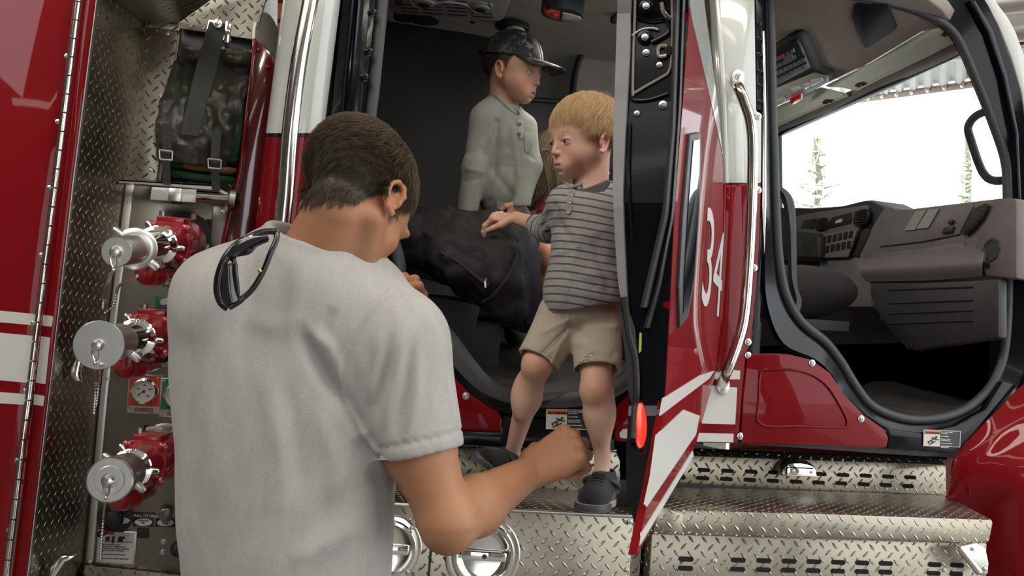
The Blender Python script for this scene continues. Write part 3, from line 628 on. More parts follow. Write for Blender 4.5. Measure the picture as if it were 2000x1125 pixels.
# door sill with the curved lip
def band(name, outer, inner, Yo, Yi, mat, par=T, th=.02, n=8, bul=0.0):
    o = cr([P(*q, Yo) for q in outer], n); i_ = cr([P(*q, Yi) for q in inner], n); m = len(o); vs = []; K = 5
    for a, b in zip(o, i_):
        for k in range(K+1):
            t = k/K; vs.append(a+(b-a)*t+np.array([0, -bul*sin(pi*t), 0]))
    w = K+1; kk = len(vs); vs += [v+np.array([0, th, -.004]) for v in vs]
    fs = [(i*w+j, i*w+j+1, (i+1)*w+j+1, (i+1)*w+j) for i in range(m-1) for j in range(K)]; fs += [(d+kk, c+kk, b+kk, a+kk) for a, b, c, d in fs]
    rim = [j for j in range(w)]+[i*w+w-1 for i in range(1, m)]+[(m-1)*w+j for j in range(w-2, -1, -1)]+[i*w for i in range(m-2, 0, -1)]
    fs += [(rim[i], rim[(i+1) % len(rim)], rim[(i+1) % len(rim)]+kk, rim[i]+kk) for i in range(len(rim))]
    return build(name, vs, fs, mat, par, smooth=True)
so = [(770, 590), (800, 605), (835, 640), (868, 690), (900, 730), (940, 765), (990, 786), (1060, 796), (1130, 794), (1192, 780), (1240, 752)]
si = [(780, 565), (810, 580), (850, 608), (888, 650), (925, 700), (955, 735), (992, 755), (1060, 764), (1130, 762), (1190, 745), (1230, 715)]
band('rear_sill_lip', so, si, .0, .03, RUBBER, T, bul=.012)
so2 = [(762, 610), (795, 630), (828, 665), (860, 706), (892, 748), (932, 785), (985, 806), (1060, 814), (1130, 812), (1192, 800), (1250, 770)]
band('rear_sill_gloss_edge', so2, so, -.004, .0, BLACKG, T)
pr_l = plate('red_sill_panel', [(700, 560), (790, 625), (838, 672), (862, 700), (890, 740), (920, 770), (950, 792), (972, 803), (981, 818), (979, 840), (975, 845), (850, 838), (640, 830), (600, 700)], -.01, .02, RED, T, .005)
screw(P(910, 773, -.011), FY, .009, pr_l)
tube('pressed_line', cr([P(*q, -.011) for q in ((820, 740), (868, 745), (885, 775), (880, 800), (862, 808), (820, 806))], 5), .0018, RED, pr_l, 8)
plate('black_sill_body', [(640, 828), (975, 843), (985, 812), (1060, 818), (1130, 816), (1200, 800), (1200, 880), (1120, 880), (880, 868), (640, 858)], .0, .03, BLACKG, T, .003)
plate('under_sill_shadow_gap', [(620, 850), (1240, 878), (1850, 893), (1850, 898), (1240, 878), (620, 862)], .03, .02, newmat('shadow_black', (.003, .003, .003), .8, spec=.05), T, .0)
pr_r = plate('red_sill_panel', [(1260, 745), (1238, 762), (1203, 797), (1201, 858), (1205, 862), (1260, 866)], -.01, .02, RED, T, .004)
plate('reflective_stripe', [(1260, 837), (1217, 838), (1210, 846), (1211, 854), (1216, 856), (1260, 858)], -.0115, .0012, STRIPE, pr_r, 0)
def decal(x0, y0, x1, y1, dy, Y=-.004):
    """step safety decal: orange header, falling figure, five lines of white on black"""
    tl, tr = P(x0, y0, Y), P(x1, y0+dy, Y); bl = P(x0-1, y1, Y); U = Vector(tr-tl); V = Vector(bl-tl); w, h = U.length, V.length; u, v = U.normalized(), V.normalized(); n_ = Vector((0, -1, 0))
    def q(name, a, b, c, d, m, par, lift=.0008, ps=None):
        pts = [Vector(tl)+u*(w*i)+v*(h*j)+n_*lift for i, j in (ps or ((a, b), (c, b), (c, d), (a, d)))]; return slab(name, pts, (0, .0008, 0), m, par, 0)
    g = q('warning_decal', 0, 0, 1, 1, PLATEW, T, .0006)
    q('decal_black_field', .445, .03, .985, .97, PLATEBLK, g); q('decal_orange_header', .015, .03, .43, .26, ORANGE, g)
    text('decal_header_text', 'WARNING', Vector(tl)+u*(w*.125)+v*(h*.23)+n_*.001, u, -v, h*.12, PLATEBLK, g, .0002)
    q('decal_triangle', 0, 0, 0, 0, PLATEBLK, g, .0016, ((.03, .23), (.075, .07), (.12, .23)))
    q('decal_slope', 0, 0, 0, 0, PLATEBLK, g, .0016, ((.13, .90), (.16, .93), (.34, .70), (.33, .66)))
    fg = [((.36, .44), (.30, .52)), ((.30, .52), (.18, .66)), ((.30, .54), (.22, .45)), ((.31, .56), (.40, .58)), ((.20, .64), (.26, .74)), ((.26, .74), (.20, .82)), ((.18, .66), (.12, .72)), ((.12, .72), (.15, .80))]
    prt = []
    for a, b in fg:
        A = Vector(tl)+u*(w*a[0])+v*(h*a[1])+n_*.0018; B_ = Vector(tl)+u*(w*b[0])+v*(h*b[1])+n_*.0018; prt.append(tube_vf([A, B_], h*.03, 6))
    prt.append(sphere_vf(Vector(tl)+u*(w*.335)+v*(h*.42)+n_*.0018, h*.055, 10, 6)); vv, ff = join(prt); build('decal_falling_figure', vv, ff, PLATEBLK, g)
    text('decal_text', 'Face cab when climbing\nup and down.\n\nUse handholds.\n\nKeep three limbs in\ncontact with truck.\n\nDo not carry anything.\n\nFollow instructions in\ndriver\'s manual.', Vector(tl)+u*(w*.465)+v*(h*.13)+n_*.001, u, -v, h*.062, PLATEW, g, .0002)
decal(1067, 799, 1158, 838, 2); decal(1804, 839, 1876, 871, 3)
# ================================================================== B pillar
bp = sub('cab_pillar', P(1440, 500, 0))
YB = -.005
plate('white_pillar_panel', [(1394, -60), (1474, -60), (1476, 100), (1478, 216), (1488, 222), (1487, 358), (1418, 358), (1416, 300), (1412, 230)], YB, .04, WHITEP, bp, .004)
plate('pillar_crease_white', [(1394, -60), (1404, -60), (1420, 200), (1424, 358), (1417, 358), (1413, 230)], YB-.012, .02, WHITEP, bp, .004)
plate('pillar_recess_panel', [(1420, 198), (1452, 206), (1454, 357), (1422, 357)], YB-.003, .004, WHITEP, bp, .002)
rp = plate('red_pillar_panel', [(1417, 359), (1487, 359), (1484, 470), (1478, 560), (1468, 668), (1458, 690), (1443, 862), (1438, 866), (1330, 864), (1340, 800), (1385, 700), (1405, 560)], YB, .04, RED, bp, .004)
plate('pillar_crease_red', [(1417, 359), (1450, 359), (1452, 480), (1444, 640), (1425, 728), (1395, 725), (1404, 560), (1413, 420)], YB-.014, .016, RED, bp, .012)
plate('pillar_center_ridge', [(1413, 359), (1418, 359), (1416, 470), (1411, 600), (1404, 640), (1409, 520)], YB-.02, .012, RED, bp, .002)
for pts in ([(1345, 714), (1446, 724), (1445, 741), (1343, 740)], [(1335, 748), (1440, 757), (1436, 829), (1330, 826)], [(1330, 845), (1433, 847), (1432, 864), (1328, 862)]):
    plate('reflective_stripe', pts, YB-.0015, .0012, STRIPE, bp, 0)
for q in ((1481, 227), (1481, 371), (1473, 523), (1461, 668), (1461, 694), (1446, 852)): screw(P(*q, YB-.001), FY, .0092, bp)
rail = [P(1440, 165, -.03), P(1443, 172, -.075), P(1454, 200, -.085), P(1466, 240, -.09), P(1470, 300, -.09), P(1467, 420, -.09), P(1462, 520, -.09), P(1453, 620, -.09), P(1440, 672, -.09), P(1424, 715, -.085), P(1416, 733, -.07), P(1412, 748, -.03)]
gr = tube('grab_rail', cr(rail, 6), .0135, POLISH, T, 22, label='shorter grab rail on the door pillar')
for (cx, cy) in ((1442, 152), (1413, 752)):
    pl = plate('rail_mount', [(cx+13*cos(a), cy+(19 if sin(a) > 0 else 18)*sin(a)) for a in np.linspace(0, 6.28, 22)[:-1]], YB-.010, .010, ALU, gr, .003)
    screw(P(cx, cy+(-5 if cy < 300 else 5), YB-.011), FY, .0095, gr)
# black hinge column between pillar and front opening
hc_ = plate('hinge_column', [(1475, -60), (1494, -60), (1497, 300), (1494, 500), (1484, 640), (1470, 690), (1460, 690), (1470, 640), (1483, 470), (1489, 300), (1488, 215), (1478, 215)], .01, .03, BLACKG, T, .003)
for q in ((1480, 45), (1480, 76), (1480, 107), (1481, 140), (1481, 168), (1482, 200)): screw(P(q[0]+2, q[1], .008), FY, .0075, hc_, BLACKG, 'bolt')
plate('hinge_trim', [(1490, 60), (1494, 60), (1497, 240), (1497, 400), (1493, 500), (1489, 400), (1491, 240)], .0, .02, POLISH, hc_, .001)
# ---- front door opening seal loop
fl = [(1502, -60), (1506, 60), (1508, 180), (1512, 300), (1516, 420), (1522, 510), (1536, 578), (1566, 630), (1612, 668), (1642, 706), (1670, 752), (1700, 790), (1746, 812), (1800, 820), (1866, 808), (1916, 776), (1950, 727), (1966, 650), (1970, 500), (1968, 384), (1964, 315), (1944, 250), (1908, 158), (1876, 85), (1850, 52), (1815, 32), (1765, 14), (1690, -3), (1600, -18), (1540, -40)]
tube('front_door_seal', cr([P(*q, .03) for q in fl], 5), [.0125]*(5*(len(fl)-1)+1), RUBBER, T, 12)
band('inner_seal_run', [(1524, 370), (1536, 392), (1544, 450), (1547, 540), (1556, 585), (1548, 620)], [(1528, 368), (1544, 388), (1552, 450), (1555, 540), (1562, 585), (1556, 622)], .09, .09, RUBBER, T, .02)
# black frame following the opening, outside the seal
fo = [(1494, -60), (1497, 60), (1497, 180), (1498, 300), (1496, 420), (1494, 520), (1500, 600), (1530, 670), (1590, 700), (1622, 728), (1648, 770), (1690, 812), (1735, 845), (1800, 862), (1890, 845), (1950, 800), (1990, 750), (2010, 660), (2015, 500), (2012, 384), (2004, 260), (1990, 170), (1962, 90), (1935, 20), (1905, -20), (1850, -60), (1700, -80), (1620, -90), (1560, -100), (1500, -110)]
band('front_door_frame', fo, fl, .0, .035, BLACKG, T, n=5)
plate('front_frame_rib', [(1895, 0), (1905, 0), (1940, 60), (1968, 150), (1990, 260), (1996, 400), (1990, 400), (1984, 260), (1960, 150), (1930, 62)], -.01, .02, BLACKG, T, .003)
plate('white_windshield_pillar', [(1896, -60), (1930, -60), (1944, 0), (1970, 34), (1985, 62), (2010, 130), (2030, 300), (2040, 700), (2016, 700), (2014, 300), (1996, 180), (1975, 110), (1950, 48), (1922, 0)], .0, .05, noisy('cream_pillar', (.5, .49, .46), (.56, .55, .52), .3, 8, coat=.5), T, .006)
fsp = plate('red_front_sill_panel', [(1460, 690), (1540, 691), (1585, 702), (1622, 728), (1648, 768), (1690, 812), (1728, 838), (1736, 855), (1733, 875), (1447, 866), (1450, 780)], -.008, .02, RED, T, .005)
for q in ((1586, 709), (1682, 818)): screw(P(*q, -.009), FY, .009, fsp)
tube('pressed_line', cr([P(*q, -.0095) for q in ((1490, 722), (1560, 724), (1610, 748), (1645, 800), (1655, 828), (1640, 834), (1560, 832), (1485, 828), (1482, 780), (1486, 726), (1500, 722))], 5), .003, RED, fsp, 8)
plate('black_front_sill', [(1648, 768), (1690, 812), (1728, 838), (1736, 855), (1733, 876), (1870, 886), (1890, 860), (1930, 820), (1990, 752), (1958, 745), (1925, 800), (1866, 832), (1800, 846), (1746, 838), (1700, 812)], .0, .03, BLACKG, T, .004)
# ---- front fender, right
vs = []; pf = [[(1870, 888), (1900, 850), (1950, 800), (2010, 742), (2100, 690)], [(1862, 905), (1905, 880), (1960, 840), (2030, 790), (2120, 740)], [(1852, 965), (1890, 930), (1950, 890), (2030, 850), (2130, 800)], [(1850, 975), (1905, 960), (1965, 930), (2040, 900), (2130, 870)], [(1900, 1010), (1930, 990), (1985, 970), (2050, 960), (2130, 940)], [(1905, 1080), (1935, 1070), (1990, 1060), (2060, 1060), (2130, 1060)], [(1900, 1190), (1940, 1190), (1990, 1190), (2060, 1190), (2130, 1190)]]
yy = [(.0, -.0, -.01, -.02, -.03), (-.0, -.02, -.03, -.04, -.05), (.02, -.02, -.05, -.07, -.09), (.02, -.02, -.07, -.10, -.13), (.02, -.02, -.08, -.12, -.16), (.02, -.02, -.08, -.13, -.18), (.02, -.02, -.08, -.13, -.18)]
sheet('front_fender', [[P(*q, y) for q, y in zip(r, ys)] for r, ys in zip(pf, yy)], RED, T, th=.01, wr=0, sub_=5)
plate('pump_body_red_behind', [(1836, 885), (1900, 888), (1900, 1200), (1836, 1200)], .18, .02, RED, T, .0)
tube('fender_crease', cr([P(*q, -.016) for q in ((1893, 966), (1895, 900), (1940, 850), (2010, 790))], 6), .003, RED, T, 8)
# ================================================================== steps
def slot(cx, cy, Y, w=.026, h=.0055, ang=0.02):
    c = P(cx, cy, Y); o = []
    for k in range(16):
        a = 2*pi*(k+.5)/16; dx = (w/2 if cos(a) > 0 else -w/2)+h*cos(a)
        o.append((dx, h*sin(a)))
    return [c+np.array([x, 0, z]) for x, z in o]
def slots(name, L, Y, par, w=.026):
    for q in L:
        s = slot(*q, Y, w); m = len(s); vs = s+[p+np.array([0, .0016, 0]) for p in s]
        build('vent_slot', vs, [tuple(range(m)), tuple(range(2*m-1, m-1, -1))]+[(i, m+i, m+(i+1) % m, (i+1) % m) for i in range(m)], SLOTM, par)
SLOTM = newmat('dark_slot', (.004, .004, .004), .9)
YS = -.30; YK = .10
def face(pts, Y): return [P(*q, Y) for q in pts]
def stepbox(name, front_top, front_bot, back, YF, YBk, lip, par=T):
    a = [P(*q, YF) for q in front_top]; b = [P(*q, YF) for q in front_bot]; return a, b
# left step: kick plate, tread, box
ls = sub('crew_step', P(1000, 975, -.1), T, 'crew door step')
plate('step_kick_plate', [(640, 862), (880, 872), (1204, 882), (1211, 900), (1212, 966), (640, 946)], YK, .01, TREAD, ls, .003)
c1 = cr([(640, 858), (880, 868), (1204, 878)], 3)
slab('kick_plate_cap', [P(630, 858, YK-.001), P(1205, 878, YK-.001), P(1205, 878, YK-.001)+np.array([0, .05, .015]), P(630, 858, YK-.001)+np.array([0, .05, .015])], (0, 0, -.006), TREAD, ls, .002)
zl = P(1008, 995, YS)[2]; xl0, xl1 = P(560, 970, YS)[0], P(1240, 1000, YS)[0]
slab('step_tread', [(xl0, YS, zl), (xl1, YS, zl), (xl1, YK, zl), (xl0, YK, zl)], (0, 0, -.006), TREAD, ls, .004)
fb = slab('step_box', [(xl0, YS+.002, zl-.003), (xl1, YS+.002, zl-.003), (xl1, YS+.002, .62), (xl0, YS+.002, .62)], (0, .35, 0), TREAD, ls, .004)
tube('front_edge_bead', [(xl0, YS+.001, zl-.002), (xl1, YS+.001, zl-.002)], .0045, ALU, ls, 10)
bxm = P(843, 1060, YS)[0]
slab('door_gap', [(bxm-.0025, YS, zl-.03), (bxm+.0025, YS, zl-.03), (bxm+.0025, YS, .62), (bxm-.0025, YS, .62)], (0, .01, 0), BLACKP, ls, 0)
for q in ((1231, 1019), (1225, 1114)): screw(P(*q, YS-.0005), FY, .005, ls)
# round recessed latches
def rlatch(cx, cy, r):
    g = sub('paddle_latch', P(cx, cy, YS), T, None); c = P(cx, cy, YS); R = r/720.
    lathe('latch_dish', c, FY, [(0, R), (.002, R), (.003, R*.96), (.003, R*.84), (.009, R*.80), (.010, R*.72), (.004, R*.66), (.0015, R*.5), (.0015, 0)], POLISH, g, 56)
    v, f = box_vf(c+np.array([0, -.012, 0]), (1, 0, -.02), (0, 1, 0), (0.02, 0, 1), R*1.2, .008, R*.24); build('latch_handle', v, f, CHROME, g, bevel=.003)
    lathe('keyhole', c+np.array([0, -.0165, 0]), FY, [(0, .005), (.001, .005), (.001, 0)], BLACKP, g, 16)
    for k in range(4):
        a = pi/4+pi/2*k; screw(c+np.array([cos(a)*R*.91, -.003, sin(a)*R*.91]), FY, .0045, g)
rlatch(943, 1084, 57); rlatch(757, 1072, 50)
# right step
rs = sub('driver_step', P(1600, 1000, -.1), T, 'front door step with two rows of slots')
kp = plate('step_kick_plate', [(1320, 888), (1836, 906), (1848, 910), (1849, 968), (1300, 948)], YK+.04, .01, TREAD, rs, .003)
slab('kick_plate_cap', [P(1320, 873, YK+.06), P(1838, 894, YK+.06), P(1846, 908, YK+.035), P(1320, 889, YK+.035)], (0, .01, -.004), TREAD, rs, .003)
slots('vent_slots', [(1375+i*46.5*(1-.004*i), 918+i*1.6) for i in range(10) if i != 4]+[(1373+i*46.2*(1-.004*i), 934+i*1.7) for i in range(-1, 10)], YK+.0388, kp)
zr = P(1610, 1004, YS)[2]; xr0 = P(1278, 993, YS)[0]; xr1 = P(1937, 1012, YS)[0]; zk = P(1600, 957, YK+.04)[2]
yk2 = PX(1848, 965, P(1848, 965, YK+.04)[0])[1]
tp = [P(1283, 993, YS), P(1937, 1014, YS), P(1849, 967, YK+.04), P(1300, 948, YK+.04)]
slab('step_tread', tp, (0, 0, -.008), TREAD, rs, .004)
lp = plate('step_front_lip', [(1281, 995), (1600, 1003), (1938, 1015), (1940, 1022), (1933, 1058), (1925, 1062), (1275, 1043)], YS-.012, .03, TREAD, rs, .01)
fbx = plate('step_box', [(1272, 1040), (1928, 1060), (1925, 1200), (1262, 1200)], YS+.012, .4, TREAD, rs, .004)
plate('corner_patch', [(1290, 990), (1334, 1005), (1333, 1040), (1326, 1045), (1279, 1032)], YS-.0135, .002, TREAD, rs, .0005)
slots('vent_slots', [(1340, 1092), (1339, 1110)]+[(1442+i*50.5*(1-.008*i), 1094+i*1.1) for i in range(7)]+[(1441+i*50.5*(1-.008*i), 1112+i*.9) for i in range(7)]+[(1826, 1103), (1870, 1104), (1824, 1120), (1868, 1121)], YS+.011, fbx, .025)
TH = [(1235+i*48, 985+i*1.5) for i in range(2, 14)]
for i, (x, y) in enumerate([(1390+k*48.5, 983+k*1.5) for k in range(11)]+[(1365+k*48.5, 968+k*1.4) for k in range(11)]):
    q = P(x, y, YS+.03 if i < 11 else YS+.13); z = tp[0][2]+(tp[1][2]-tp[0][2])*((q[0]-tp[0][0])/(tp[1][0]-tp[0][0])); q = PZ(x, y, z+.001)
    lathe('drain_hole', q, (0, 0, 1), [(-.001, .007), (.0012, .007), (.0012, 0)], SLOTM, rs, 10)
for q in ((1396, 1096), (1845, 1114)): screw(P(*q, YS+.011), FY, .005, rs)
# chrome dome marker lamp on the kick plate
lm = sub('step_lamp', P(1563, 918, YK)); pts = [(1526, 930), (1530, 908), (1545, 899), (1565, 898), (1585, 902), (1597, 914), (1600, 932)]
plate('lamp_housing', pts, YK-.01, .05, CHROME, lm, .012)
plate('lamp_face', [(1538, 912), (1590, 914), (1598, 932), (1536, 930)], YK-.02, .012, CHROME, lm, .004)
for q in ((1550, 920), (1585, 922)): screw(P(*q, YK-.021), FY, .0045, lm)
# folding hinge bracket at lower right
fbk = sub('hinge_bracket', P(1900, 1090, YS)); plate('bracket_plate', [(1866, 1063), (1884, 1066), (1908, 1060), (1926, 1070), (1932, 1100), (1930, 1122), (1918, 1125), (1906, 1112)], YS-.02, .012, ALU, fbk, .004)
tube('bracket_rod', [P(1872, 1068, YS-.03), P(1912, 1118, YS-.03)], .008, POLISH, fbk, 14)
for q in ((1900, 1072), (1924, 1112)): screw(P(*q, YS-.021), FY, .005, fbk)
bx('step_gap_filler', (xl1+.004, YS+.05, .5), (xr0-.004, YK, .95), TREAD, T)
bx('chassis', (-.08, YK+.03, .3), (1.9, 2.1, 1.0), BLACKP, T)
# ================================================================== rear crew door, swung open towards the camera
TH_ = radians(60); DN = np.array([sin(TH_), -cos(TH_), 0]); DD = np.array([-cos(TH_), -sin(TH_), 0]); DH = P(1402, 800)
dskin = plane_at(DH, DN)
rdoor = sub('crew_door', (DH[0]-.4, -.6, 1.2), T, 'open rear crew door with number 34')
edge = [(-60, 1347), (0, 1346), (28, 1346), (200, 1334), (400, 1318), (600, 1309), (800, 1298), (950, 1271), (1085, 1243)]
ex = lambda y: float(np.interp(y, [a for a, _ in edge], [b for _, b in edge]))
front = [(-60, 1372), (0, 1374), (120, 1390), (230, 1404), (330, 1412), (500, 1412), (600, 1408), (730, 1398), (800, 1378), (872, 1358)]
fx = lambda y: float(np.interp(y, [a for a, _ in front], [b for _, b in front]))
# skin: white upper, red lower
S = lambda x, y, off=0.0: dskin(x, y, off)
def skin_rows(name, ys, L, Rr, mat, par, lift=0.0, th=.012):
    A = [S(L(y), y)+DN*lift for y in ys]; B = [S(Rr(y), y)+DN*lift for y in ys]; n = len(ys); off = -DN*th
    vs = A+B+[a+off for a in A+B]
    fs = [(i, i+1, n+i+1, n+i) for i in range(n-1)]+[(2*n+i, 3*n+i, 3*n+i+1, 2*n+i+1) for i in range(n-1)]+[(0, n, 3*n, 2*n), (n-1, 3*n-1, 4*n-1, 2*n-1)]+[(i, 2*n+i, 2*n+i+1, i+1) for i in range(n-1)]+[(n+i, n+i+1, 3*n+i+1, 3*n+i) for i in range(n-1)]
    return build(name, vs, fs, mat, par, smooth=False)
ys = list(np.linspace(20, 872, 40))
red = skin_rows('door_skin', ys, ex, lambda y: fx(y) if y > 300 else np.interp(y, [20, 300], [1349, 1412]), RED, rdoor)
white = skin_rows('upper_door_skin', list(np.linspace(-60, 300, 16)), lambda y: np.interp(y, [-60, 20, 300], [1347, 1347, 1411]), fx, WHITEP, rdoor, .001)
low = [(1258+(1298-1258)*0, 0)]
def bot(y): return float(np.interp(y, [872, 1085], [1358, 1244]))
skin_rows('lower_door_skin', list(np.linspace(872, 1085, 8)), ex, bot, RED, rdoor)
def dplate(name, pts, mat, par, lift, th=.002, bevel=0): 
    f = [S(*q)+DN*lift for q in pts]; return slab(name, f, tuple(-DN*th), mat, par, bevel)
# reflective stripes along the lower door
dplate('reflective_stripe', [(1294, 778), (1366, 733), (1394, 724), (1386, 738), (1288, 812)], STRIPE, rdoor, .0012)
dplate('reflective_stripe', [(1281, 850), (1334, 800), (1366, 812), (1358, 850), (1345, 868), (1262, 990), (1258, 985), (1270, 930)], STRIPE, rdoor, .0012)
dplate('reflective_stripe', [(1252, 1040), (1352, 880), (1354, 890), (1248, 1066)], STRIPE, rdoor, .0012)
# the number 34 in white with a thin dark edge
def onskin(name, s, xy, xw, h, mat, lift):
    c = bpy.data.curves.new(name, 'FONT'); c.body = s; c.size = 1; c.extrude = .001; t = bpy.data.objects.new(name, c); COL.objects.link(t)
    me = bpy.data.meshes.new_from_object(t.evaluated_get(bpy.context.evaluated_depsgraph_get())); bpy.data.objects.remove(t)
    xs = [v.co.x for v in me.vertices]; zs = [v.co.y for v in me.vertices]; x0, x1, z0, z1 = min(xs), max(xs), min(zs), max(zs)
    b = S(*xy); u = -DD
    for v in me.vertices:
        p = b+u*((v.co.x-x0)/(x1-x0)*xw)+np.array([0, 0, 1])*((v.co.y-z0)/(z1-z0)*h)+DN*(lift+v.co.z*.5); v.co = Vector(p)
    me.materials.clear(); return link(name, me, mat, rdoor)
wd = np.linalg.norm(S(1372, 590)-S(1409, 590))
onskin('number_34', '34', (1368, 592), wd, abs(S(1368, 592)[2]-S(1378, 392)[2]), STRIPE, .0015)
# door window with black rubber surround
win = [(1342, 262), (1362, 258), (1364, 300), (1360, 420), (1352, 540), (1338, 620), (1322, 640), (1320, 560), (1328, 420)]
wf = dplate('door_window_surround', win, RUBBER, rdoor, .006, .008, .002)
wi = [(1346, 275), (1358, 272), (1357, 400), (1347, 540), (1335, 605), (1327, 610), (1328, 540), (1336, 400)]
dplate('door_window_glass', wi, newmat('dark_door_glass', (.01, .012, .014), .03, coat=1.0), wf, .008, .003)
# rear end face of the door (latch side)
def Lof(y): return S(ex(y), y)
def E(x, y, off=0.0):
    o = Lof(y)+DD*off; d = ray(x, y); return CAM+d*(((o-CAM)@DD)/(d@DD))
def erows(name, ys, L, Rr, mat, par, off=0.0, th=.03, K=1, bul=0.0, smooth=False):
    n = len(ys); vs = []
    for y in ys:
        l, r = L(y), Rr(y)
        for k in range(K+1):
            t = k/K; vs.append(E(l+(r-l)*t, y, off+bul*sin(pi*t)))
    kk = len(vs); vs += [v-DD*th for v in vs]; w = K+1
    fs = [(i*w+j, i*w+j+1, (i+1)*w+j+1, (i+1)*w+j) for i in range(n-1) for j in range(K)]; fs += [(d+kk, c+kk, b+kk, a+kk) for a, b, c, d in fs]
    rim = [j for j in range(w)]+[i*w+w-1 for i in range(1, n)]+[(n-1)*w+j for j in range(w-2, -1, -1)]+[i*w for i in range(n-2, 0, -1)]
    fs += [(rim[i], rim[(i+1) % len(rim)], rim[(i+1) % len(rim)]+kk, rim[i]+kk) for i in range(len(rim))]
    return build(name, vs, fs, mat, par, smooth=smooth)
I = lambda tab: (lambda y: float(np.interp(y, [a for a, _ in tab], [b for _, b in tab])))
inL = I([(-60, 1232), (0, 1231), (100, 1228), (300, 1218), (500, 1220), (560, 1226), (620, 1236), (680, 1240), (760, 1230), (900, 1222), (960, 1224), (1000, 1232), (1040, 1246)])
mainr = lambda y: ex(y)-1.5
yE = list(np.linspace(-60, 1030, 56))
ef = erows('door_end_panel', yE, inL, mainr, BLACKG, rdoor, 0, .045)
# rubber/black seal column on the outer side of the end face
erows('outer_seal', list(np.linspace(-60, 600, 40)), I([(-60, 1316), (0, 1316), (250, 1308), (420, 1292), (600, 1250)]), I([(-60, 1328), (0, 1328), (250, 1320), (420, 1306), (600, 1264)]), RUBBER, rdoor, .012, .014, 4, .006, True)
erows('outer_seal_lip', list(np.linspace(-60, 640, 40)), I([(-60, 1332), (200, 1324), (420, 1309), (560, 1280), (640, 1256)]), I([(-60, 1340), (200, 1330), (420, 1315), (560, 1290), (640, 1268)]), BLACKP, rdoor, .008, .01, 2, .004, True)
# grey inner trim board edge
erows('inner_trim_board', list(np.linspace(-60, 612, 40)), I([(-60, 1207), (0, 1206), (100, 1203), (260, 1198), (380, 1197), (450, 1200), (540, 1206), (612, 1216)]), I([(-60, 1233), (0, 1232), (100, 1230), (260, 1221), (380, 1216), (450, 1218), (540, 1222), (612, 1226)]), GREYTRIM, rdoor, .012, .10, 1)
erows('lower_trim_pocket', list(np.linspace(600, 810, 16)), I([(600, 1216), (640, 1214), (700, 1222), (760, 1226), (810, 1238)]), I([(600, 1226), (640, 1240), (700, 1246), (810, 1250)]), RUBBER, rdoor, .0, .06, 2, .004, True)
# pressed metal ribs on the end face
def etube(name, pts, r, mat, off=.004, par=rdoor): return tube(name, cr([E(x, y, off) for x, y in pts], 5), r, mat, par, 8)
BEADM = newmat('worn_paint_bead', (.30, .27, .22), .25, 0, coat=1.0)
etube('pressed_bead', [(1241, -30), (1239, 60), (1237, 100), (1236, 180), (1238, 182), (1262, 168), (1290, 152), (1306, 140), (1312, 110), (1313, 60), (1312, -30)], .0024, BEADM, .004)
etube('pressed_bead', [(1234, 70), (1252, 58), (1272, 55), (1286, 58)], .002, BEADM)
etube('pressed_bead', [(1234, 30), (1250, 36), (1276, 40), (1298, 36)], .0022, BLACKG, .006)
etube('pressed_bead', [(1283, -20), (1284, 10), (1292, 30), (1302, 40), (1306, 60), (1296, 70), (1272, 82)], .003, BLACKG, .006)
etube('pressed_bead', [(1233, 190), (1240, 195), (1268, 194), (1305, 182)], .0025, BLACKG, .004)
etube('pressed_bead', [(1230, 240), (1228, 330), (1230, 400), (1236, 470)], .0025, BLACKG, .006)
lt = etube('striker_hook', [(1303, 90), (1290, 90), (1285, 98), (1288, 110), (1302, 108)], .0032, BEADM, .006)
lathe('striker_hole', E(1306, 99, .006), DD, [(0, .008), (.001, .008), (.001, 0)], SLOTM, rdoor, 20)
etube('latch_loop', [(1291, 4), (1296, 22), (1306, 34), (1312, 38)], .004, CHROME, .008)
for q, r in (((1262, 12), .013), ((1260, 73), .013), ((1262, 103), .006), ((1288, 127), .005), ((1295, 205), .007), ((1244, 222), .005)):
    screw(E(*q, .002), DD, r, rdoor, BLACKG if r > .01 else ALU, 'latch_screw')
screw(E(1262, 12, .012), DD, .006, rdoor); screw(E(1260, 73, .012), DD, .006, rdoor)
# lit oval marker light low on the end face
ov = [(1250+11.5*cos(a), 831+44*sin(a)) for a in np.linspace(0, 6.28, 30)[:-1]]
lp_ = slab('marker_light', [E(x, y, .012) for x, y in ov], tuple(-DD*.014), LENSLIT, rdoor, .004, 'lit red oval marker light')
slab('marker_bezel', [E(1250+(x-1250)*1.2, 831+(y-831)*1.09, .004) for x, y in ov], tuple(-DD*.01), BLACKP, rdoor, .002)
slab('reflective_tab', [E(*q, .003) for q in ((1249, 650), (1253, 650), (1252, 686), (1247, 690))], tuple(-DD*.003), newmat('yellow_green_tab', (.55, .6, .12), .3), rdoor, 0)
etube('door_weatherstrip', [(1218, 580), (1228, 650), (1240, 700), (1243, 760), (1240, 800), (1236, 860)], .006, BLACKP, .012)
# ================================================================== crew cab interior
ci = sub('crew_cab_interior', P(950, 500, .8), T, 'crew compartment lining')
floorz = 1.17
bx('cab_floor', (.1, .04, floorz-.05), (1.95, 2.2, floorz), FLOORM, ci)
plate('raised_floor_mat', [(880, 700), (905, 668), (1290, 676), (1290, 745), (1060, 768), (985, 762), (930, 735)], lambda x, y: P(x, y, .04+(762-y)/90*.8), (0, 0, -.02), FLOORM, ci, .002)
# black textured liner wall behind the boys
plate('rear_liner', [(655, 20), (760, 42), (900, 62), (975, 76), (985, 640), (720, 640), (600, 560)], .92, .03, BLACKWALL, ci, .004)
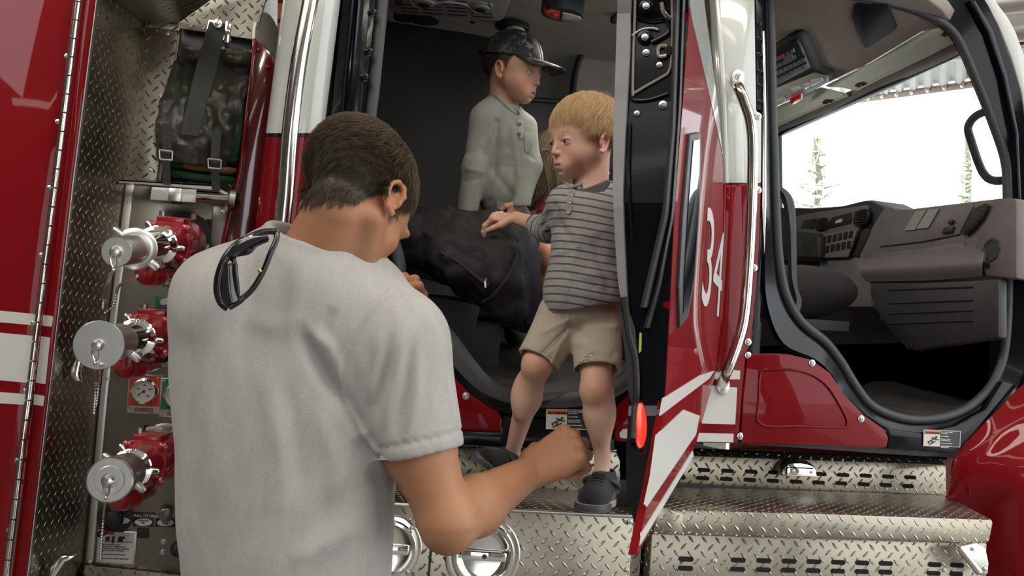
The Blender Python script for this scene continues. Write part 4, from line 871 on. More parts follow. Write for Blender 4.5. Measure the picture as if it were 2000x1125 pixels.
# ceiling: one headliner shell that curves down into the far wall
hl = []
for (y, rowpx) in ((.10, None),): pass
def zrow(pts): return [np.array(p, float) for p in pts]
xs_ = (.02, .35, .65, .9, 1.08)
prof = [(.06, 2.34), (.3, 2.375), (.6, 2.395), (.92, 2.40), (1.2, 2.36), (1.42, 2.22), (1.5, 2.0), (1.52, 1.7), (1.52, 1.17)]
sheet('headliner', [[(x, y, z) for x in xs_] for y, z in prof], HEADLINER, ci, wr=.002, wsc=3, th=.02, sub_=5)
# upholstered wall right of the boys with a dark seam
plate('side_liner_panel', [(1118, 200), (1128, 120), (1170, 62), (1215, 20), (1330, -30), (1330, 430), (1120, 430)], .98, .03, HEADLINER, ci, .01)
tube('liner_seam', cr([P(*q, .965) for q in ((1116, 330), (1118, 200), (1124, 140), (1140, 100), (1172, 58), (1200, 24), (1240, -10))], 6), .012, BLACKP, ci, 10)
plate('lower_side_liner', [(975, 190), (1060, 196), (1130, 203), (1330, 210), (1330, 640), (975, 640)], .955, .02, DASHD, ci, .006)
tube('lower_liner_seam', [P(960, 188, .955), P(1060, 196, .95), P(1340, 212, .95)], .009, BLACKP, ci, 8)
# overhead vent unit
ov_ = sub('overhead_vent_unit', P(880, 20, .3), ci)
zz = 2.31
V = lambda x, y: PZ(x, y, zz)
vu = plate('vent_housing', [(757, -40), (1010, -40), (985, 36), (978, 41), (970, 42), (775, 28), (764, 22)], V, (0, 0, .06), noisy('grey_vent_plastic', (.42, .40, .37), (.47, .45, .42), .45, 20), ov_, .006)
DK = newmat('vent_dark', (.02, .018, .016), .6)
sl = []
for r_, (x0, x1, y0) in enumerate(((782, 820, 21), (826, 868, 24), (872, 915, 27), (920, 965, 31))):
    for k in range(3):
        A, B = V(x0+k*-2, y0-k*7), V(x1-k*2, y0+3-k*7); dd = Vector(B-A); c = (A+B)/2; sl.append(box_vf(c-np.array([0, 0, .001]), dd, dd.cross(Vector((0, 0, 1))), (0, 0, 1), dd.length*.9, .004, .003))
for k in range(3):
    A, B = V(850+k*-1, 6-k*6), V(878-k, 8-k*6); dd = Vector(B-A); sl.append(box_vf((A+B)/2-np.array([0, 0, .001]), dd, dd.cross(Vector((0, 0, 1))), (0, 0, 1), dd.length, .004, .003))
    A, B = V(886+k*-1, 8-k*6), V(914-k, 10-k*6); dd = Vector(B-A); sl.append(box_vf((A+B)/2-np.array([0, 0, .001]), dd, dd.cross(Vector((0, 0, 1))), (0, 0, 1), dd.length, .004, .003))
v, f = join(sl); build('vent_louvers', v, f, DK, ov_)
v, f = join([box_vf(V(773+k*6, 4), (0.25, 1, 0), (1, -.25, 0), (0, 0, 1), .04, .004, .01) for k in range(3)]); build('side_louvers', v, f, DK, ov_)
for (x, y, r) in ((828, 2, .034), (939, 12, .028)):
    lathe('swivel_spot', V(x, y), (0, 0, -1), [(0, r*1.25), (.004, r*1.2), (.004, r), (.010, r*.9), (.012, r*.5), (.012, 0)], noisy('vent_rim%d' % x, (.3, .29, .27), (.35, .34, .31), .35, 10), ov_, 28)
    lathe('spot_lens', V(x, y)-np.array([0, 0, .012]), (0, 0, -1), [(0, r*.55), (.002, r*.55), (.002, 0)], DK, ov_, 20)
tube('vent_channel', cr([V(*q)-np.array([0, 0, .003]) for q in ((800, -8), (806, 6), (826, 12), (850, 4), (880, 2), (912, 8), (930, 22), (955, 18), (960, 6))], 5), .004, newmat('vent_rib', (.5, .5, .5), .3), ov_, 8)
# round black speaker, red/white lamp, recessed lamp above the cap
def ceil_oval(name, cx, cy, rx, ry, z, h, mat, par, bev=.004, ang=.12):
    pts = [(cx+rx*cos(a)*cos(ang)-ry*sin(a)*sin(ang), cy+rx*cos(a)*sin(ang)+ry*sin(a)*cos(ang)) for a in np.linspace(0, 2*pi, 33)[:-1]]
    return plate(name, pts, lambda x, y: PZ(x, y, z), (0, 0, h), mat, par, bev)
sk = ceil_oval('ceiling_speaker', 828, 41, 30, 10, 2.33, .05, BLACKP, ci); ceil_oval('speaker_flange', 790, 38, 22, 7, 2.335, .03, BLACKP, sk)
dl = ceil_oval('dome_lamp', 1098, 30, 42, 13, 2.28, .06, BLACKP, ci)
for nm, mt, pts in (('red_lens', LENSRED, [(1060, 22), (1075, 20), (1094, 25), (1094, 41), (1078, 38), (1066, 31)]), ('clear_lens', LENSW, [(1098, 26), (1118, 30), (1136, 36), (1136, 41), (1120, 44), (1096, 42)])):
    plate(nm, pts, lambda x, y: PZ(x, y, 2.276), (0, 0, .02), mt, dl, .005)
rl_ = ceil_oval('recessed_lamp', 1000, 57, 34, 9, 2.37, .02, BLACKP, ci); ceil_oval('lamp_lens', 1006, 63, 20, 8, 2.36, .01, LENSW, rl_)
screw(PZ(923, 43, 2.375), (0, 0, -1), .009, ci, BLACKP, 'ceiling_stud')
screw(P(1157, 77, .93), FY, .006, ci, BLACKP, 'coat_hook')
plate('coat_hook', [(1194, 30), (1207, 22), (1214, 30), (1206, 44), (1196, 42)], .5, .02, BLACKP, ci, .004)
# seat and dark lower mass
se = sub('crew_seat', P(850, 520, .5), T, 'dark crew bench seat')
bx('seat_base', (.22, .42, floorz), (.6, .88, 1.40), BLACKP, se, .01)
def rbox(name, lo, hi, mat, par, b=.03): return bx(name, lo, hi, mat, par, b)
rbox('seat_cushion', (.2, .38, 1.40), (.72, .9, 1.54), SEATF, se)
plate('metal_kick_panel', [(808, 540), (880, 558), (930, 585), (880, 578), (808, 572)], .36, .01, newmat('bare_grey_panel', (.16, .15, .145), .5), se, .001)
plate('seat_side_panel', [(700, 570), (808, 573), (905, 590), (938, 600), (922, 672), (900, 690), (740, 620)], .34, .015, BLACKP, se, .003)
# pale far door threshold seen low between the legs, with a dark pull loop
plate('far_threshold', [(925, 612), (1120, 640), (1120, 690), (912, 672)], 1.3, .02, noisy('pale_threshold', (.38, .36, .31), (.44, .42, .37), .6, 6), ci, .002)
tube('pull_loop', cr([P(*q, .9) for q in ((955, 612), (940, 628), (932, 645), (938, 660), (955, 668), (985, 672))], 6), .009, RUBBER, ci, 10)
# rear facing jump seat behind the blond boy with looped belts
js = sub('jump_seat', P(1120, 330, .7), T, 'dark jump seat with looped grey belt'); 
rbox('jump_seat_back', (.86, .925, 1.50), (1.25, .95, 2.0), SEATF, js, .03)
tube('seat_belt_loop', cr([P(*q, .66) for q in ((1072, 375), (1062, 320), (1058, 298), (1064, 293), (1074, 297), (1080, 320), (1090, 370))], 5), .004, RUBBER, js, 8)
# ================================================================== front cab interior
fi = sub('front_cab_interior', (1.6, .6, 1.8), T, 'front cab with dashboard and overhead console')
XH = 1.80
hx = lambda x, y: PX(x, y, XH)
# sloping overhead shelf / headliner between roof and windshield header (plane leaning forward)
pA = P(1693, -4, .06); pB = PX(1800, 190, XH-.05); 
def hplane():
    a = PX(1850, 66, XH-.02); b = PX(1520, 228, XH-.02); c = PX(1650, 20, 1.45); n_ = np.cross(b-a, c-a); return plane_at(a, n_/np.linalg.norm(n_))
hp_ = hplane()
shelf = plate('overhead_shelf', [(1400, -120), (1693, -60), (1780, -25), (1840, 20), (1862, 50), (1800, 62), (1700, 122), (1610, 165), (1400, 262)], hp_, (0.02, 0, .03), HEADBROWN, fi, .004)
plate('overhead_pocket', [(1672, 8), (1690, 0), (1738, 8), (1742, 22), (1753, 50), (1748, 58), (1700, 90), (1692, 92), (1678, 60), (1667, 32)], lambda x, y: hp_(x, y, .0)-np.array([.006, 0, .006]), (.01, 0, .01), newmat('pocket_navy', (.008, .010, .016), .5, spec=.2), fi, .003)
con = sub('overhead_console', hx(1560, 130), fi)
cp_ = lambda x, y: hp_(x, y, 0)-np.array([.03, 0, .02])
plate('console_housing', [(1380, 160), (1515, 92), (1555, 64), (1572, 58), (1584, 62), (1594, 82), (1612, 128), (1634, 138), (1636, 148), (1600, 170), (1380, 262)], cp_, (.05, 0, .05), BLACKP, con, .008)
plate('console_face', [(1380, 170), (1518, 100), (1560, 72), (1576, 68), (1584, 80), (1600, 122), (1520, 165), (1380, 230)], lambda x, y: cp_(x, y)-np.array([.004, 0, .004]), (.01, 0, .01), newmat('console_navy', (.018, .02, .028), .3), con, .003)
plate('lamp_panel', [(1380, 232), (1520, 168), (1606, 132), (1634, 139), (1634, 150), (1605, 168), (1520, 202), (1380, 262)], lambda x, y: cp_(x, y)-np.array([.006, 0, .006]), (.01, 0, .01), noisy('silver_panel', (.30, .31, .29), (.35, .36, .33), .35, 20), con, .003)
for pts in ([(1605, 142), (1625, 138), (1630, 144), (1608, 154)], [(1588, 152), (1602, 147), (1610, 151), (1596, 161)], [(1566, 160), (1584, 154), (1590, 158), (1572, 168)], [(1530, 186), (1552, 176), (1556, 184), (1534, 196)]):
    plate('map_lamp', pts, lambda x, y: cp_(x, y)-np.array([.012, 0, .012]), (.006, 0, .006), LENSW, con, .002)
plate('seat_belt_lamp', [(1568, 176), (1590, 166), (1593, 176), (1580, 186), (1570, 187)], lambda x, y: cp_(x, y)-np.array([.02, 0, .02]), (.012, 0, .012), LENSRED, con, .003)
btn = newmat('console_button', (.10, .10, .10), .3); BRED = newmat('console_button_red', (.45, .05, .05), .3)
for i in range(8):
    for j in range(4):
        x = 1520+i*9+j*2.0; y = 108-i*4.5+j*13
        if x > 1572 and j < 2: continue
        plate('console_button', [(x, y), (x+6.5, y-3.4), (x+8.5, y+4), (x+2, y+7.5)], lambda a, b: cp_(a, b)-np.array([.008, 0, .008]), (.004, 0, .004), BRED if (i, j) == (3, 0) else btn, con, 0)
plate('console_screen', [(1552, 98), (1568, 90), (1572, 102), (1557, 110)], lambda a, b: cp_(a, b)-np.array([.009, 0, .009]), (.004, 0, .004), btn, con, 0)
# visors and header rail
for pts in ([(1608, 168), (1700, 122), (1800, 62), (1830, 48), (1852, 52), (1866, 72), (1850, 84), (1800, 110), (1700, 158), (1665, 176), (1640, 170)], [(1380, 272), (1520, 206), (1600, 170), (1642, 180), (1648, 186), (1600, 206), (1520, 242), (1380, 305)]):
    vz = plate('sun_visor', pts, lambda x, y: PX(x, y, XH-.03), (.025, 0, 0), VISOR, fi, .006)
for c in ((1677, 165), (1613, 198), (1845, 66)):
    plate('visor_clip', [(c[0]-9, c[1]+3), (c[0]-2, c[1]-4), (c[0]+9, c[1]-3), (c[0]+5, c[1]+2), (c[0]-1, c[1]+2), (c[0]-4, c[1]+5)], lambda x, y: PX(x, y, XH-.04), (.012, 0, 0), BLACKP, fi, .001)
plate('windshield_header', [(1380, 305), (1520, 240), (1600, 205), (1700, 158), (1800, 110), (1860, 78), (1872, 92), (1800, 126), (1700, 170), (1600, 218), (1520, 252), (1380, 318)], lambda x, y: PX(x, y, XH), (.04, 0, .0), DASH, fi, .003)
plate('windshield_top_seal', [(1380, 310), (1520, 247), (1700, 166), (1870, 84), (1882, 96), (1700, 182), (1520, 262), (1380, 326)], lambda x, y: PX(x, y, XH+.03), (.03, 0, 0), BLACKG, fi, .003)
plate('windshield', [(1380, 300), (1520, 240), (1700, 160), (1880, 80), (2010, 90), (2010, 430), (1960, 400), (1380, 420)], lambda x, y: PX(x, y, 1.99), (.005, 0, 0), GLASS, fi, 0)
plate('far_pillar', [(1516, 245), (1529, 240), (1531, 420), (1518, 425)], 1.35, .08, BLACKP, fi, .01)
tube('door_grab_tube', cr([P(*q, .12) for q in ((1524, 372), (1540, 388), (1546, 420), (1548, 500), (1550, 560), (1558, 590), (1550, 620))], 6), .011, RUBBER, fi, 14)
# mirror frame outside
mf = [(1958, 212), (1925, 218), (1902, 230), (1891, 250), (1897, 275), (1910, 315), (1922, 340), (1938, 352), (1965, 352), (2000, 346), (2010, 300), (2000, 230)]
tube('door_mirror_frame', cr([PX(*q, 2.3) for q in mf], 6, True), .0145, BLACKP, T, 14, label='black mirror arm outside the windshield').location
# dashboard
XD = 1.90
dsh = sub('dashboard', (XD, .6, 1.8), fi)
def dplane(x, y, off=0.0): return PX(x, y, XD-off)
main = plate('dash_body', [(1675, 500), (1690, 470), (1702, 440), (1724, 405), (1735, 402), (1748, 407), (1775, 407), (1900, 392), (1950, 386), (1962, 388), (1990, 392), (1990, 545), (1950, 542), (1915, 540), (1800, 548), (1690, 552), (1678, 530)], lambda x, y: PX(x, y, 1.905), (.16, 0, 0), DASH, dsh, .014)
sheet('dash_roll', [[PX(1675, a, XD), PX(1780, b, XD), PX(1890, c, XD), PX(1925, d, XD)] for a, b, c, d in ((505, 494, 478, 476),)]+[[PX(1676, 525, XD-.05), PX(1780, 520, XD-.05), PX(1895, 512, XD-.05), PX(1920, 508, XD-.04)], [PX(1690, 550, XD-.03), PX(1800, 548, XD-.03), PX(1900, 541, XD-.03), PX(1918, 538, XD-.02)]], DASH, dsh, wr=0, th=.02, sub_=6)
plate('glove_tray_line', [(1700, 495), (1800, 486), (1880, 472), (1886, 484), (1880, 492), (1800, 504), (1700, 510)], lambda x, y: PX(x, y, XD-.004), (.006, 0, 0), DASH, dsh, .003)
plate('glove_lid', [(1722, 470), (1735, 425), (1772, 411), (1890, 397), (1900, 402), (1872, 458), (1800, 472), (1715, 482)], lambda x, y: PX(x, y, XD-.003), (.006, 0, 0), DASH, dsh, .003)
for pts in ([(1766, 450), (1788, 412), (1809, 410), (1786, 449)], [(1789, 447), (1812, 410), (1834, 407), (1812, 445)]): plate('dash_sticker', pts, lambda x, y: PX(x, y, XD-.009), (.003, 0, 0), newmat('faded_sticker', (.32, .30, .29), .6), dsh, 0)
ve = plate('side_air_vent', [(1877, 458), (1885, 435), (1905, 405), (1925, 396), (1931, 400), (1920, 425), (1900, 448), (1884, 460)], lambda x, y: PX(x, y, XD-.010), (.008, 0, 0), BLACKP, dsh, .004)
for k in range(7):
    x, y = 1884+k*6.0, 452-k*7.6; tube('vent_vane', [PX(x-3, y-4, XD-.014), PX(x+8, y+1, XD-.014)], .002, DASHD, ve, 6)
ec = plate('dash_end_cap', [(1905, 470), (1912, 452), (1940, 400), (1958, 386), (1985, 388), (1985, 545), (1925, 540), (1912, 520), (1902, 490)], lambda x, y: PX(x, y, XD-.02), (.05, 0, 0), DASH, dsh, .010)
lathe('cap_recess', PX(1937, 488, XD-.0205), (-1, 0, 0), [(0, .034), (.004, .033), (.004, .027), (.0015, .024), (.0015, 0)], DASHD, dsh, 8)
lathe('cap_plug', PX(1930, 519, XD-.0205), (-1, 0, 0), [(0, .009), (.002, .008), (.002, 0)], BLACKP, dsh, 14)
for pts in ([(1852, 430), (1858, 428), (1862, 432), (1856, 439), (1850, 437)], [(1838, 456), (1843, 444), (1862, 442), (1858, 454)]): plate('dash_switch', pts, lambda x, y: PX(x, y, XD-.012), (.008, 0, 0), BLACKP, dsh, .002)
# centre cluster, farther across the cab
cc_ = sub('center_cluster', PX(1640, 440, XD), fi)
CL = lambda off: (lambda x, y: PX(x, y, 1.93-off))
plate('cluster_body', [(1380, 405), (1547, 405), (1580, 406), (1640, 402), (1680, 392), (1697, 390), (1722, 402), (1734, 408), (1704, 440), (1690, 470), (1676, 502), (1640, 512), (1500, 508), (1380, 508)], CL(0), (.15, 0, 0), DASHD, cc_, .012)
plate('cluster_bezel', [(1545, 425), (1570, 418), (1640, 408), (1690, 400), (1696, 404), (1680, 440), (1664, 478), (1655, 498), (1600, 502), (1545, 500)], CL(.012), (.01, 0, 0), DASH, cc_, .003)
plate('gauge_pocket', [(1562, 446), (1570, 430), (1594, 426), (1588, 448)], CL(.016), (.005, 0, 0), BLACKP, cc_, .003)
for (cx, cy, rx, ry) in ((1603, 438, 12, 14), (1680, 425, 15, 18)):
    pv = plate('round_air_vent', [(cx+rx*cos(a)+ry*.3*sin(a), cy-ry*sin(a)) for a in np.linspace(0, 6.28, 24)[:-1]], CL(.02), (.01, 0, 0), DASHD, cc_, .003)
    for k in range(6):
        y = cy-ry*.7+k*ry*.28; tube('vent_vane', [CL(.026)(cx-rx*.75, y+2), CL(.026)(cx+rx*.8, y-2)], .0025, BLACKP, pv, 6)
plate('radio', [(1612, 442), (1625, 424), (1662, 414), (1660, 436), (1610, 448)], CL(.018), (.006, 0, 0), BLACKP, cc_, .003)
plate('radio_display', [(1630, 436), (1634, 430), (1645, 427), (1643, 434)], CL(.021), (.003, 0, 0), PLATEW, cc_, 0)
SW = newmat('switch_panel_tan', (.20, .18, .14), .5)
sw = plate('switch_panel', [(1598, 504), (1597, 462), (1606, 458), (1668, 448), (1672, 452), (1655, 502)], CL(.02), (.006, 0, 0), SW, cc_, .002)
for i in range(6):
    for j in range(2):
        x = 1606+i*10.5-j*4; y = 468-i*2.2+j*20
        plate('rocker_switch', [(x, y-6), (x+6, y-7), (x+4, y+7), (x-2, y+8)], CL(.025), (.006, 0, 0), BLACKP, sw, .001)
plate('column_cover', [(1547, 450), (1594, 456), (1598, 462), (1597, 502), (1547, 502)], CL(.05), (.03, 0, 0), DASHD, cc_, .005)
screw(CL(.052)(1570, 480), (-1, 0, 0), .006, cc_, BLACKP)
plate('center_stack_lower', [(1600, 504), (1672, 502), (1680, 535), (1700, 552), (1700, 600), (1600, 600)], CL(.0), (.1, 0, 0), DASH, fi, .008)
plate('kick_panel', [(1699, 552), (1800, 552), (1950, 545), (1950, 660), (1810, 680), (1788, 685), (1770, 682), (1740, 650), (1706, 600), (1698, 570)], lambda x, y: PX(x, y, 1.86), (.03, 0, 0), DASHD, fi, .008)
for y in (566, 592, 612, 632): tube('kick_panel_rib', [PX(1735, y, 1.858), PX(1900, y-6, 1.858)], .0025, DASHD, fi, 6)
for q in ((1722, 622), (1780, 675)): screw(PX(*q, 1.858), (-1, 0, 0), .009, fi, BLACKP)
plate('footwell_wall', [(1380, 500), (2000, 500), (2000, 830), (1380, 800)], lambda x, y: PX(x, y, 2.1), (.03, 0, 0), BLACKP, fi, 0)
plate('footwell_mat', [(1640, 770), (1700, 745), (1880, 742), (1930, 770), (1880, 812), (1760, 815)], lambda x, y: P(x, y, .06+(815-y)/75*.75), (0, 0, -.02), FLOORM, fi, .003)
# front passenger seat cushion edge
ss = sub('front_seat', P(1600, 560, .5), T, 'dark front seat')
bx('seat_box', (1.0, .36, 1.17), (1.38, .8, 1.47), BLACKP, ss, .01)
plate('seat_bracket', [(1560, 622), (1660, 628), (1658, 648), (1600, 645)], .4, .02, DASHD, ss, .002)
# cab outer shell so nothing leaks: roof, far wall, nose
bx('cab_roof', (-.12, .06, 2.46), (1.84, 2.3, 2.52), WHITEP, T, .01)
bx('far_cab_wall', (-.12, 2.28, 1.0), (2.0, 2.32, 2.5), WHITEP, T)
bx('cab_rear_wall', (-.06, .08, 1.0), (-.03, 2.3, 2.5), BLACKG, T)
bx('hood', (2.1, .2, .9), (3.4, 2.1, 1.55), RED, T, .08)
# ================================================================== figures: signed-distance modelling + surface nets
A3 = lambda *a: np.array(a, float)
class Sdf:
    def __init__(s, lo, hi, h):
        s.h = h; s.lo = np.array(lo, float); n = np.ceil((np.array(hi)-s.lo)/h).astype(int)+1
        s.ax = [(s.lo[i]+h*np.arange(n[i])).astype(np.float32) for i in range(3)]; s.v = np.full(n, 1e2, np.float32)
    def reg(s, lo, hi):
        sl = []
        for i in range(3):
            a = int(np.clip(np.floor((lo[i]-s.lo[i])/s.h), 0, len(s.ax[i]))); b = int(np.clip(np.ceil((hi[i]-s.lo[i])/s.h)+1, 0, len(s.ax[i]))); sl.append(slice(a, b))
        return tuple(sl), s.ax[0][sl[0]][:, None, None], s.ax[1][sl[1]][None, :, None], s.ax[2][sl[2]][None, None, :]
    def add(s, prim, k=.0, op='u'):
        lo, hi, fn = prim; m = k+3*s.h+.002; sl, x, y, z = s.reg(lo-m, hi+m)
        if any(q.stop <= q.start for q in sl): return s
        d = fn(x, y, z).astype(np.float32); a = s.v[sl]
        if op == 'u':
            if k > 0: hh = np.clip(.5+.5*(a-d)/k, 0, 1); r = a*(1-hh)+d*hh-k*hh*(1-hh); r = np.where(a > 50, d, r)
            else: r = np.minimum(a, d)
        elif op == 's':
            if k > 0: hh = np.clip(.5-.5*(a+d)/k, 0, 1); r = a*(1-hh)-d*hh+k*hh*(1-hh)
            else: r = np.maximum(a, -d)
        elif op == 'i': r = np.maximum(a, d)
        s.v[sl] = r; return s
    def cut(s, p, n):
        """keep the side the normal points away from"""
        p, n = np.array(p, float), np.array(n, float); n = n/np.linalg.norm(n)
        d = (s.ax[0][:, None, None]-p[0])*n[0]+(s.ax[1][None, :, None]-p[1])*n[1]+(s.ax[2][None, None, :]-p[2])*n[2]
        s.v = np.maximum(s.v, d.astype(np.float32)); return s
    def mesh(s):
        v = s.v; nx, ny, nz = v.shape; sg = v < 0
        c = np.zeros((nx-1, ny-1, nz-1), np.int8)
        for i in (0, 1):
            for j in (0, 1):
                for k in (0, 1): c += sg[i:nx-1+i, j:ny-1+j, k:nz-1+k]
        act = (c > 0) & (c < 8); idx = np.argwhere(act); acc = np.zeros((len(idx), 3)); cnt = np.zeros(len(idx))
        E_ = [((0, 0, 0), 0), ((0, 1, 0), 0), ((0, 0, 1), 0), ((0, 1, 1), 0), ((0, 0, 0), 1), ((1, 0, 0), 1), ((0, 0, 1), 1), ((1, 0, 1), 1), ((0, 0, 0), 2), ((1, 0, 0), 2), ((0, 1, 0), 2), ((1, 1, 0), 2)]
        for o, a in E_:
            p0 = idx+o; p1 = p0.copy(); p1[:, a] += 1; f0 = v[p0[:, 0], p0[:, 1], p0[:, 2]]; f1 = v[p1[:, 0], p1[:, 1], p1[:, 2]]; m = (f0 < 0) != (f1 < 0)
            t = np.where(m, f0/np.where(m, f0-f1, 1), 0); q = np.array(o, float)[None, :].repeat(len(idx), 0); q[:, a] += t; acc[m] += q[m]; cnt[m] += 1
        P_ = s.lo+(idx+acc/cnt[:, None])*s.h; num = np.full(act.shape, -1, np.int64); num[act] = np.arange(len(idx)); F_ = []
        for a in range(3):
            b, c_ = (a+1) % 3, (a+2) % 3; sl0 = [slice(None)]*3; sl1 = [slice(None)]*3; sl0[a] = slice(0, -1); sl1[a] = slice(1, None)
            ch = sg[tuple(sl0)] != sg[tuple(sl1)]; e = np.argwhere(ch); inside = sg[tuple(sl0)][ch]
            ok = (e[:, b] > 0) & (e[:, c_] > 0) & (e[:, b] < v.shape[b]-1) & (e[:, c_] < v.shape[c_]-1); e = e[ok]; inside = inside[ok]; q = []
            for db, dc in ((-1, -1), (0, -1), (0, 0), (-1, 0)):
                w = e.copy(); w[:, b] += db; w[:, c_] += dc; q.append(num[w[:, 0], w[:, 1], w[:, 2]])
            q = np.stack(q, 1); q[~inside] = q[~inside][:, ::-1]; F_.append(q)
        return P_, np.concatenate(F_)
def gpx(x0, y0, x1, y1, z0, z1, pad, h):
    q = np.array([DP(x, y, z) for x in (x0, x1) for y in (y0, y1) for z in (z0, z1)]); return Sdf(q.min(0)-pad, q.max(0)+pad, h)
def relax(V, F_, it=2, lam=.5):
    e = np.concatenate([F_[:, [0, 1]], F_[:, [1, 2]], F_[:, [2, 3]], F_[:, [3, 0]]]); e = np.concatenate([e, e[:, ::-1]]); deg = np.bincount(e[:, 0], minlength=len(V))[:, None]
    for _ in range(it):
        s_ = np.stack([np.bincount(e[:, 0], V[e[:, 1], i], len(V)) for i in range(3)], 1); V = V+(s_/np.maximum(deg, 1)-V)*lam
    return V
def vnorm(V, F_):
    n = np.cross(V[F_[:, 2]]-V[F_[:, 0]], V[F_[:, 3]]-V[F_[:, 1]]); N = np.zeros_like(V)
    for i in range(4): 
        for k in range(3): N[:, k] += np.bincount(F_[:, i], n[:, k], len(V))
    return N/(np.linalg.norm(N, axis=1, keepdims=True)+1e-12)
def ell(c, r, Fr=None):
    c = np.array(c, float); r = np.array(r, float)*np.ones(3); Fr = np.eye(3) if Fr is None else Fr; R_ = float(r.max()); e = np.sqrt(((Fr*r[None, :])**2).sum(1))
    def fn(x, y, z):
        x, y, z = x-c[0], y-c[1], z-c[2]; a = [(x*Fr[0, i]+y*Fr[1, i]+z*Fr[2, i])/r[i] for i in range(3)]
        k0 = np.sqrt(a[0]**2+a[1]**2+a[2]**2); k1 = np.sqrt((a[0]/r[0])**2+(a[1]/r[1])**2+(a[2]/r[2])**2); return k0*(k0-1)/np.maximum(k1, 1e-6)
    return c-e, c+e, fn
def rc(a, b, ra, rb):
    a, b = np.array(a, float), np.array(b, float); ba = b-a; L2 = ba@ba; m = max(ra, rb)
    def fn(x, y, z):
        x, y, z = x-a[0], y-a[1], z-a[2]; t = np.clip((x*ba[0]+y*ba[1]+z*ba[2])/L2, 0, 1)
        return np.sqrt((x-ba[0]*t)**2+(y-ba[1]*t)**2+(z-ba[2]*t)**2)-(ra+(rb-ra)*t)
    return np.minimum(a, b)-m, np.maximum(a, b)+m, fn
def rce(a, b, ra, rb, Fr, sq):
    """tapered capsule with an elliptic section: squeezed by sq along axis Fr"""
    a, b = np.array(a, float), np.array(b, float); ba = b-a; L2 = ba@ba; m = max(ra, rb)*1.05; Fr = np.array(Fr, float); Fr = Fr-ba*(Fr@ba)/L2; Fr /= np.linalg.norm(Fr)
    def fn(x, y, z):
        x, y, z = x-a[0], y-a[1], z-a[2]; t = np.clip((x*ba[0]+y*ba[1]+z*ba[2])/L2, 0, 1); x, y, z = x-ba[0]*t, y-ba[1]*t, z-ba[2]*t
        q = x*Fr[0]+y*Fr[1]+z*Fr[2]; k = 1/sq-1; x, y, z = x+Fr[0]*q*k, y+Fr[1]*q*k, z+Fr[2]*q*k
        return (np.sqrt(x*x+y*y+z*z)-(ra+(rb-ra)*t))*sq**.5
    return np.minimum(a, b)-m, np.maximum(a, b)+m, fn
def finish(name, pieces, mats, par, label=None, colfn=True):
    """pieces: (V, F, colours or None) -> one mesh object"""
    vs, fs, cs = [], [], []; k = 0
    for V, F_, c in pieces: vs.append(V); fs.append(F_+k); k += len(V); cs.append(c if c is not None else np.ones((len(V), 3)))
    V = np.concatenate(vs); F_ = np.concatenate(fs); c = np.concatenate(cs); me = bpy.data.meshes.new(name)
    me.vertices.add(len(V)); me.vertices.foreach_set('co', V.astype(np.float32).ravel()); me.loops.add(F_.size); me.loops.foreach_set('vertex_index', F_.astype(np.int32).ravel())
    me.polygons.add(len(F_)); me.polygons.foreach_set('loop_start', np.arange(0, F_.size, F_.shape[1], dtype=np.int32)); me.update(); me.validate()
    at_ = me.color_attributes.new('col', 'FLOAT_COLOR', 'POINT'); at_.data.foreach_set('color', np.concatenate([c, np.ones((len(c), 1))], 1).astype(np.float32).ravel())
    me.shade_smooth(); me.materials.append(mats); o = bpy.data.objects.new(name, me); COL.objects.link(o); parent(o, par)
    if label: o['label'] = label
    return o
def attrmat(name, rough=.5, **kw):
    m = newmat(name, (.5, .5, .5), rough, **kw); a = m.node_tree.nodes.new('ShaderNodeAttribute'); a.attribute_name = 'col'
    m.node_tree.links.new(a.outputs['Color'], m.node_tree.nodes['Principled BSDF'].inputs['Base Color']); return m
def skinmat(name, rough=.48):
    m = attrmat(name, rough, sss=.12, spec=.35); b = m.node_tree.nodes['Principled BSDF']; b.inputs['Subsurface Radius'].default_value = (.010, .004, .002); b.inputs['Subsurface Scale'].default_value = 1
    t = m.node_tree.nodes.new('ShaderNodeTexCoord'); bump(m, noise(m.node_tree, t.outputs['Object'], 450, 3), .00016); return m
SKIN = skinmat('skin'); HAIR = attrmat('hair_strands', .42, spec=.4)
def fabric(name, col, col2, scale=350, bm=.0006, **kw):
    m = newmat(name, col, .9, sheen=.15, **kw); nt, v, x, y, z = coords(m); n = noise(nt, v, scale, 3, .7); n2 = noise(nt, v, scale*.12, 3, .6, (1, 1, .3))
    setin(m, 'Base Color', ramp(nt, n*.6+n2*.4, [(.35, col), (.65, col2)])); bump(m, n, bm); return m
def nz(P_, sc, seed=0):
    return np.array([mnoise.noise(Vector((p[0]*sc[0]+seed, p[1]*sc[1]-seed, p[2]*sc[2]+seed*.7))) for p in P_])
def frame(f, u):
    """columns: subject's right->x? x = f cross u, y = forward, z = up"""
    f = np.array(f, float); f /= np.linalg.norm(f); u = np.array(u, float); u -= f*(u@f); u /= np.linalg.norm(u); return np.stack([np.cross(f, u), f, u], 1)
def mix(a, b, t): t = np.clip(t, 0, 1)[:, None]; return a*(1-t)+np.array(b)[None]*t
def gau(L, c, r): d = ((L-np.array(c))/np.array(r)); return np.exp(-(d**2).sum(1))

